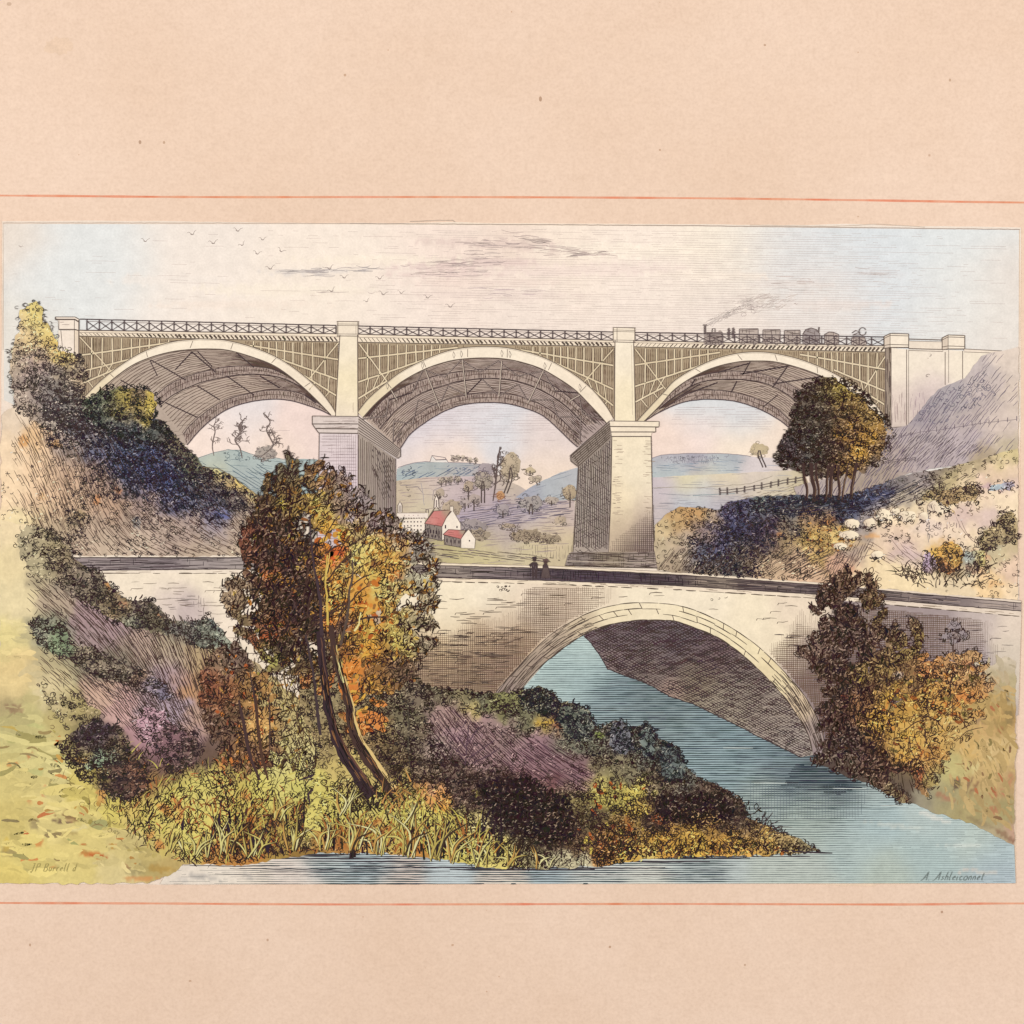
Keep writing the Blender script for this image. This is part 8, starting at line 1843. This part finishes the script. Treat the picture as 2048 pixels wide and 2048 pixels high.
p = veg('tree', CQ, [(575, 945, '5c5c4c', 20), (560, 980, '74603e', 20), (610, 975, '8a7448', 20), (640, 960, '93745a', 18), (600, 1000, '8c7440', 20), (560, 1010, '8e7e3c', 16), (660, 990, '9c8a6c', 18), (690, 985, '8c7c7c', 18), (720, 1005, '8a8084', 18), (640, 1020, 'c8b25c', 20), (680, 1020, '96806c', 18), (655, 1050, 'd8ae54', 18), (670, 1065, 'd9ca72', 14), (610, 1050, '8e7640', 18), (540, 1020, '5e4e40', 24), (540, 1070, '503e38', 26), (500, 1080, '6e3e34', 18), (500, 1110, '6c4438', 18), (560, 1100, '46363a', 28), (600, 1090, '574838', 22), (580, 1140, '48363a', 28), (530, 1150, '66483a', 20), (545, 1155, 'a8683a', 12),
    (660, 1090, 'dc8a3c', 18), (672, 1110, 'd85a2c', 15), (640, 1110, 'b07438', 18), (655, 1150, 'c89a48', 14), (620, 1180, '4e4034', 24), (570, 1190, '4c3a36', 28), (600, 1220, '46363a', 28), (540, 1200, '5e4a3c', 22), (480, 1180, '8e7c68', 18), (470, 1200, 'a08c74', 14), (500, 1220, '62543f', 22), (490, 1250, '7c7056', 16), (520, 1265, '7e4a34', 18), (560, 1250, '644030', 22), (580, 1300, '4c443a', 26), (540, 1320, 'a59c58', 16), (620, 1260, '50423a', 24), (600, 1340, '6a5a3c', 20), (610, 1360, 'd0844c', 10), (560, 1330, '6c6448', 18),
    (720, 1060, 'b0986c', 18), (760, 1050, '85767a', 20), (790, 1070, '9a8c84', 20), (720, 1100, 'd8ca78', 20), (700, 1130, 'c8b268', 18), (760, 1100, 'd8b460', 20), (800, 1100, 'c49a54', 18), (780, 1130, 'd2a04e', 20), (830, 1100, '95908a', 20), (850, 1130, 'a8a08c', 18), (830, 1150, 'a6a48e', 20), (740, 1150, 'd8b85c', 20), (720, 1180, 'd89a40', 20), (690, 1190, 'ccb060', 16), (760, 1180, 'd2c070', 18), (800, 1190, 'c9b478', 20), (840, 1200, 'a89c80', 20), (745, 1230, 'dca446', 20), (700, 1230, 'b88240', 16), (690, 1250, '5a4e50', 14), (720, 1260, 'c8a84a', 16), (780, 1240, 'bca85c', 18), (830, 1260, '9a9070', 20), (850, 1270, '8c8270', 16), (800, 1280, 'c0ac58', 18),
    (700, 1290, '86582e', 16), (740, 1290, 'd4a444', 18), (770, 1310, '84643a', 18), (800, 1330, '6c5848', 18), (760, 1340, '8c6438', 18), (700, 1340, 'e0893c', 18), (690, 1370, 'dd8238', 16), (715, 1390, 'd97e36', 14), (740, 1380, 'b08440', 16), (740, 1430, 'd98a44', 16), (650, 1330, '5c5440', 18), (650, 1290, '4a3c34', 18), (660, 1230, 'cf8c40', 14), (655, 1200, 'd0a850', 12), (620, 1300, '544a3e', 18)],
        None, amp=10, scale=9, dabs=[(672, 1108, 15, 18, .2, 'd4602f', .7), (655, 1085, 18, 12, 0, 'e09038', .7), (668, 1072, 18, 9, 0, 'dcc23c', .6), (655, 1050, 20, 10, 0, 'e0a845', .6), (655, 1235, 14, 22, 0, 'd9803a', .7), (752, 1238, 22, 18, .2, 'd9a04a', .55), (722, 1180, 20, 26, 0, 'd69a48', .55), (700, 1260, 12, 16, 0, 'd8853c', .6), (745, 1300, 18, 20, 0, 'dc9c40', .65), (705, 1340, 20, 22, .2, 'd98a3e', .6), (700, 1378, 18, 16, 0, 'd4803c', .6), (722, 1418, 12, 26, .2, 'd9823e', .6), (745, 1440, 12, 18, .3, 'dd8a48', .6), (790, 1150, 14, 9, -.5, 'd8803c', .6), (775, 1105, 10, 9, 0, 'dd9a3c', .6), (535, 1270, 18, 7, 0, 'c8602e', .6), (550, 1248, 16, 6, 0, 'd0702e', .5), (535, 1152, 12, 8, 0, 'dd7c3c', .7), (590, 1190, 5, 6, 0, 'd9703a', .7), (720, 1000, 8, 6, 0, '9c9ca0', .3), (585, 1075, 8, 8, 0, 'e6cf6a', .6), (610, 1120, 5, 8, 0, 'd9a838', .6), (565, 1010, 6, 9, 0, 'd8c24c', .6), (545, 1325, 12, 8, 0, 'c8c46c', .6), (690, 1245, 10, 14, 0, '3a3444', .5), (600, 1210, 26, 34, .2, '43333a', .5)], tone=tt, inset=8, step=4, lift=.3, blend=('7a5a3a', .2))
cq = Many([offset(q, 4) for q in CQ])
# colour laid on leaf by leaf, then ink in fanned sprays swept up to the right
daubs(p, CQ, 12, 13, 7, lambda x, y: np.clip((x - 470) / 300, .2, .65), ('a87838', 'b8843c', '8c6434', 'c08e44', '7c5a34', 'cfae5c', '96683a'), -.9, .7, .05)
daubs(p, [(630, 1040), (690, 1040), (700, 1130), (760, 1160), (790, 1230), (770, 1320), (740, 1460), (690, 1390), (680, 1290), (640, 1250), (630, 1120)], 12, 13, 7, .7, ('cf843a', 'd09640', 'c0702f', 'd6a64a', 'b05e2a', 'a87434'), -.8, .8, .06)
daubs(p, [(500, 1040), (600, 1000), (630, 1100), (620, 1260), (520, 1280), (490, 1200)], 17, 12, 6, .5, ('8c5a34', 'a8743a', '6c4a30', 'b87a38', '96803e'), -.9, .7, .06)
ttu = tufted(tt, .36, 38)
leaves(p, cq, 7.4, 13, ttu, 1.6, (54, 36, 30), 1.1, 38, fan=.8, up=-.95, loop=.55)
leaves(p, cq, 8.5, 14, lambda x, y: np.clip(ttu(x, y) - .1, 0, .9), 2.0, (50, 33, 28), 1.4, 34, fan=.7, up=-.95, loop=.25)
leaves(p, Many([offset(q, 6) for q in CQ]), 13, 15, .5, 1.7, (50, 34, 29), 1.6, 34, fan=.6, up=-.8, loop=.3)
leaves(p, [(520, 980), (600, 960), (640, 1060), (640, 1200), (640, 1330), (560, 1330), (500, 1260), (500, 1080)], 8, 13, lambda x, y: np.clip(tt(x, y) * 1.6 - .75, 0, .9), 2.6, (43, 29, 26), 2.0, 34, fan=.7, up=-.95, loop=.12)
glints(p, CQ, 9, lambda x, y: (.12 + .26 * np.clip(tt(x, y), 0, 1)) * (1 - .8 * clump(x, y, 38)), p.field, 7.5, 1.8, 2.35, .1)
for k in range(26):                                     # boughs showing between the leaves
    x0_ = rng.uniform(600, 700); y0_ = rng.uniform(1080, 1290); a_ = rng.normal(-1.35, .55) if x0_ < 650 else rng.normal(-1.0, .45); L_ = rng.uniform(40, 100)
    p.line([(x0_, y0_), (x0_ + math.cos(a_) * L_ * .5 + 3, y0_ + math.sin(a_) * L_ * .5), (x0_ + math.cos(a_ + .2) * L_, y0_ + math.sin(a_ + .2) * L_)], rng.uniform(1.8, 3.6), lin('4a342c'), 2.1, 1.2, 6, True, True)
TREE = p.build('tree', PRINT, 'tall bushy autumn tree with orange and dark brown leaves and two leaning trunks')
p = Part()


def limb(pts, w0, w1, c, lv=1.0):
    s = spline(pts, 5)
    p.strokes((s + (np.stack([fbm(s[:, 1] / 14, s[:, 0] / 14, 2), s[:, 0] * 0 + .5], 1) - .5) * np.array([5, 0]))[None], (np.linspace(w0, w1, len(s)) * (.72 + .5 * noise(s[:, 1] / 9, s[:, 0] / 30, int(w1))))[None], lin(c), lv, False)


limb([(638, 1262), (644, 1310), (650, 1365), (662, 1440), (684, 1500), (712, 1545), (744, 1592)], 14, 26, '3c2c30', 1.0)
limb([(641, 1275), (655, 1370), (668, 1440), (692, 1495), (724, 1545), (750, 1585)], 2, 5, '6a4a3c', 1.6)
limb([(662, 1250), (667, 1300), (680, 1345), (698, 1410), (706, 1460), (730, 1510), (758, 1548), (788, 1585)], 10, 26, '4a3630', 1.2)
limb([(690, 1352), (705, 1405), (714, 1455), (738, 1500), (768, 1545), (790, 1578)], 2.5, 8, 'dcbe7e', 1.7); limb([(672, 1290), (684, 1335)], 2, 3, 'c8b070', 1.7)
limb([(674, 1310), (680, 1340), (688, 1365)], 4, 5, 'd8cf90', 1.8)
limb([(612, 1270), (622, 1320), (630, 1370), (634, 1420), (640, 1470)], 4, 7, '46383a', 1.1)
limb([(655, 1110), (651, 1160), (655, 1210), (656, 1250)], 2.6, 4.4, 'cdaf58', 1.9); limb([(660, 1105), (656, 1130), (652, 1150)], 1.6, 2.6, 'dcc070', 2)
limb([(704, 1120), (706, 1150), (700, 1180), (694, 1240), (680, 1290)], 3, 6, '5a4a40', 1.6); limb([(722, 1225), (716, 1250), (708, 1262)], 2.4, 4, 'e2d494', 1.9)
limb([(740, 1085), (715, 1100), (690, 1130)], 2, 3, '6a5844', 1.7); limb([(620, 1030), (622, 1070), (628, 1130), (640, 1200), (644, 1270)], 2, 8, '46363a', 1.4)
for k in range(170):
    t = rng.random(); c1 = spline([(640, 1300), (652, 1375), (668, 1450), (692, 1510), (740, 1588)], 5); c2 = spline([(668, 1290), (684, 1350), (700, 1410), (710, 1460), (734, 1510), (785, 1582)], 5)
    c = c1 if k % 2 else c2; i = int(t * (len(c) - 6)); o_ = rng.uniform(-10, 9) * (.5 + .5 * t)
    p.strokes((c[i:i + 5] + np.array([o_, 0]))[None], rng.uniform(1, 2), ink_tint(1, (34, 24, 24) if rng.random() < .7 else (140, 98, 60), .3), 2.2)
p.build('trunk', TREE)
# tufts at the foot of the trunks, in front of them
p = Part()
blades(p, [(660, 1560), (720, 1570), (800, 1560), (830, 1590), (790, 1625), (700, 1620)], 7, 26, .75, 2.0, (50, 38, 34), lambda x, y: .2 * np.sin(x / 20.0), .45, 1.2, .8); curls(p, [(640, 1560), (700, 1580), (790, 1590), (770, 1620), (680, 1620)], 8, 5, .7, 1.8)
blades(p, [(740, 1590), (830, 1560), (850, 1620), (780, 1640)], 9, 24, .6, 2.4, (176, 128, 70), 0, .4, 1.6)
p.build('grass', PRINT, kind='stuff')

# ------------------------------------------------------------------ reeds along the water's edge: fans of pale blades with dark edges
reed_proto = 0
for (x, y, n_, L_, sp_) in ((352, 1700, 7, 44, .5), (402, 1712, 8, 52, .5), (452, 1705, 9, 74, .35), (505, 1712, 8, 60, .5), (590, 1700, 9, 70, .4), (648, 1697, 8, 62, .45), (705, 1702, 9, 78, .4), (758, 1708, 8, 84, .3), (815, 1712, 9, 88, .35), (868, 1718, 9, 84, .35), (915, 1724, 8, 76, .4), (962, 1730, 8, 66, .5), (1020, 1732, 7, 50, .6), (1085, 1733, 7, 42, .6), (560, 1640, 7, 58, .5), (690, 1630, 8, 60, .5), (820, 1650, 7, 56, .5)):
    p = Part(rise=.12)
    for k in range(n_):
        a_ = -math.pi / 2 + (k / (n_ - 1) - .5) * 2 * sp_ + rng.normal(.05, .1); l_ = L_ * rng.uniform(.6, 1.15)
        x0_ = x + rng.uniform(-14, 14); b_ = rng.normal(0, .25) + (a_ + math.pi / 2) * .6
        c = spline([(x0_, y + rng.uniform(-5, 5)), (x0_ + math.cos(a_) * l_ * .5, y + math.sin(a_) * l_ * .5), (x0_ + math.cos(a_ + b_) * l_, y + math.sin(a_ + b_) * l_)], 5)
        t_ = np.linspace(0, 1, len(c)); w_ = rng.uniform(2.6, 4.2) * (1 - t_ ** 1.7) * (.55 + .9 * np.minimum(t_ * 3, 1)) * .8
        p.strokes((c + np.array([.9, .4]))[None], (w_ + 1.5)[None], lin((66, 50, 38)), .2 + .24 * k, False)
        p.strokes(c[None], w_[None], np.array(lin(rng.choice(['d8cd84', 'cdbd6c', 'ddd49a', 'b8a458', 'c49a54', 'd2c880']))), .32 + .24 * k, False)
    p.build('reed', PRINT, None, 'clumps of reeds at the near water edge')

# ------------------------------------------------------------------ signatures in the lower corners
def script(strokes_, x, y, h, col, w, slant=.25, label=None):
    """Handwriting as pen strokes in letter space: x runs right, y up, one unit is the height of a small letter."""
    p = Part()
    for s in strokes_:
        a = np.array(s, float)
        q = np.stack([x + (a[:, 0] + slant * a[:, 1]) * h, y - a[:, 1] * h], 1)
        p.strokes(spline(q, 1.6)[None], w, lin(col), 1)
    return p.build('signature', PRINT, label)


def letters(word, glyph, gap=.35):
    out, x = [], 0.0
    for ch in word:
        if ch == ' ': x += .7; continue
        g, wd = glyph[ch]
        for s in g: out.append([(a + x, b) for a, b in s])
        x += wd + gap
    return out


o_ = [(.35, .95), (.05, .6), (.1, .1), (.45, 0), (.75, .4), (.65, .9), (.35, .95)]
GL = {'A': ([[(-.25, -.1), (.2, .2), (.7, 1.3), (.95, 1.9)], [(.95, 1.9), (.95, 1), (.98, 0)], [(.35, .65), (.98, .7)]], 1.0), '.': ([[(0, .05), (.08, 0)]], .12), 's': ([[(.5, .9), (.15, .75), (.45, .4), (.1, 0)]], .5), 'h': ([[(0, 0), (.05, 1), (.2, 1.9)], [(.05, .6), (.4, .95), (.5, .5), (.5, 0)]], .5),
      'l': ([[(.1, 1.9), (.02, 1), (.05, .1), (.25, 0)]], .22), 'e': ([[(.08, .45), (.5, .6), (.4, .95), (.08, .6), (.15, .1), (.55, .1)]], .5), 'y': ([[(0, .9), (.1, .35), (.4, .3)], [(.5, .95), (.4, .2), (.1, -.7)]], .5), 'c': ([[(.5, .8), (.2, .9), (.05, .4), (.3, 0), (.55, .2)]], .5), 'u': ([[(0, .9), (.05, .1), (.4, .2), (.5, .9)], [(.5, .9), (.5, .05)]], .5),
      'p': ([[(.05, .95), (0, -.7)], [(.03, .7), (.4, .95), (.5, .4), (.05, .1)]], .5), 't': ([[(.2, 1.6), (.12, .6), (.2, .05), (.4, .1)], [(-.05, 1.05), (.45, 1.1)]], .4), 'o': ([o_], .7), 'n': ([[(0, .9), (.02, 0)], [(.02, .6), (.35, .95), (.48, .5), (.48, 0)]], .48), 'i': ([[(.05, .9), (.05, .05), (.2, .05)], [(.1, 1.3), (.14, 1.35)]], .18), 'a': ([[(.5, .9), (.1, .8), (.1, .1), (.45, .3), (.52, .9), (.55, .02)]], .55),
      'M': ([[(0, 0), (.25, 1.9)], [(.25, 1.9), (.5, .6)], [(.5, .6), (.95, 1.9)], [(.95, 1.9), (.95, 0)]], .95), 'r': ([[(0, .9), (.03, 0)], [(.03, .6), (.2, .9), (.4, .9)]], .35), 'd': ([[(.5, .9), (.1, .7), (.1, .1), (.45, .2), (.55, 1.8)], [(.52, .6), (.55, 0)]], .55),
      'J': ([[(.1, 1.8), (.6, 1.8)], [(.45, 1.8), (.4, .5), (.15, -.3), (-.1, 0)]], .5), 'P': ([[(.1, 0), (.2, 1.8)], [(.1, 1.6), (.7, 1.8), (.8, 1.2), (.2, .9)]], .75), 'B': ([[(.1, 0), (.2, 1.8)], [(.15, 1.7), (.75, 1.7), (.7, 1.1), (.2, .95)], [(.2, .95), (.85, .7), (.75, .05), (.1, 0)]], .85)}
script(letters('A. Ashleiconnet', GL, .42), 1843, 1760, 9.2, '7c8682', 1.4, .35, 'dark pencil like signature in the lower right corner of the print')
script(letters('JP Burrell d', GL, .45), 62, 1742, 8.6, 'a89a5e', 1.5, .3, 'faint olive and orange signature in the lower left corner of the print')
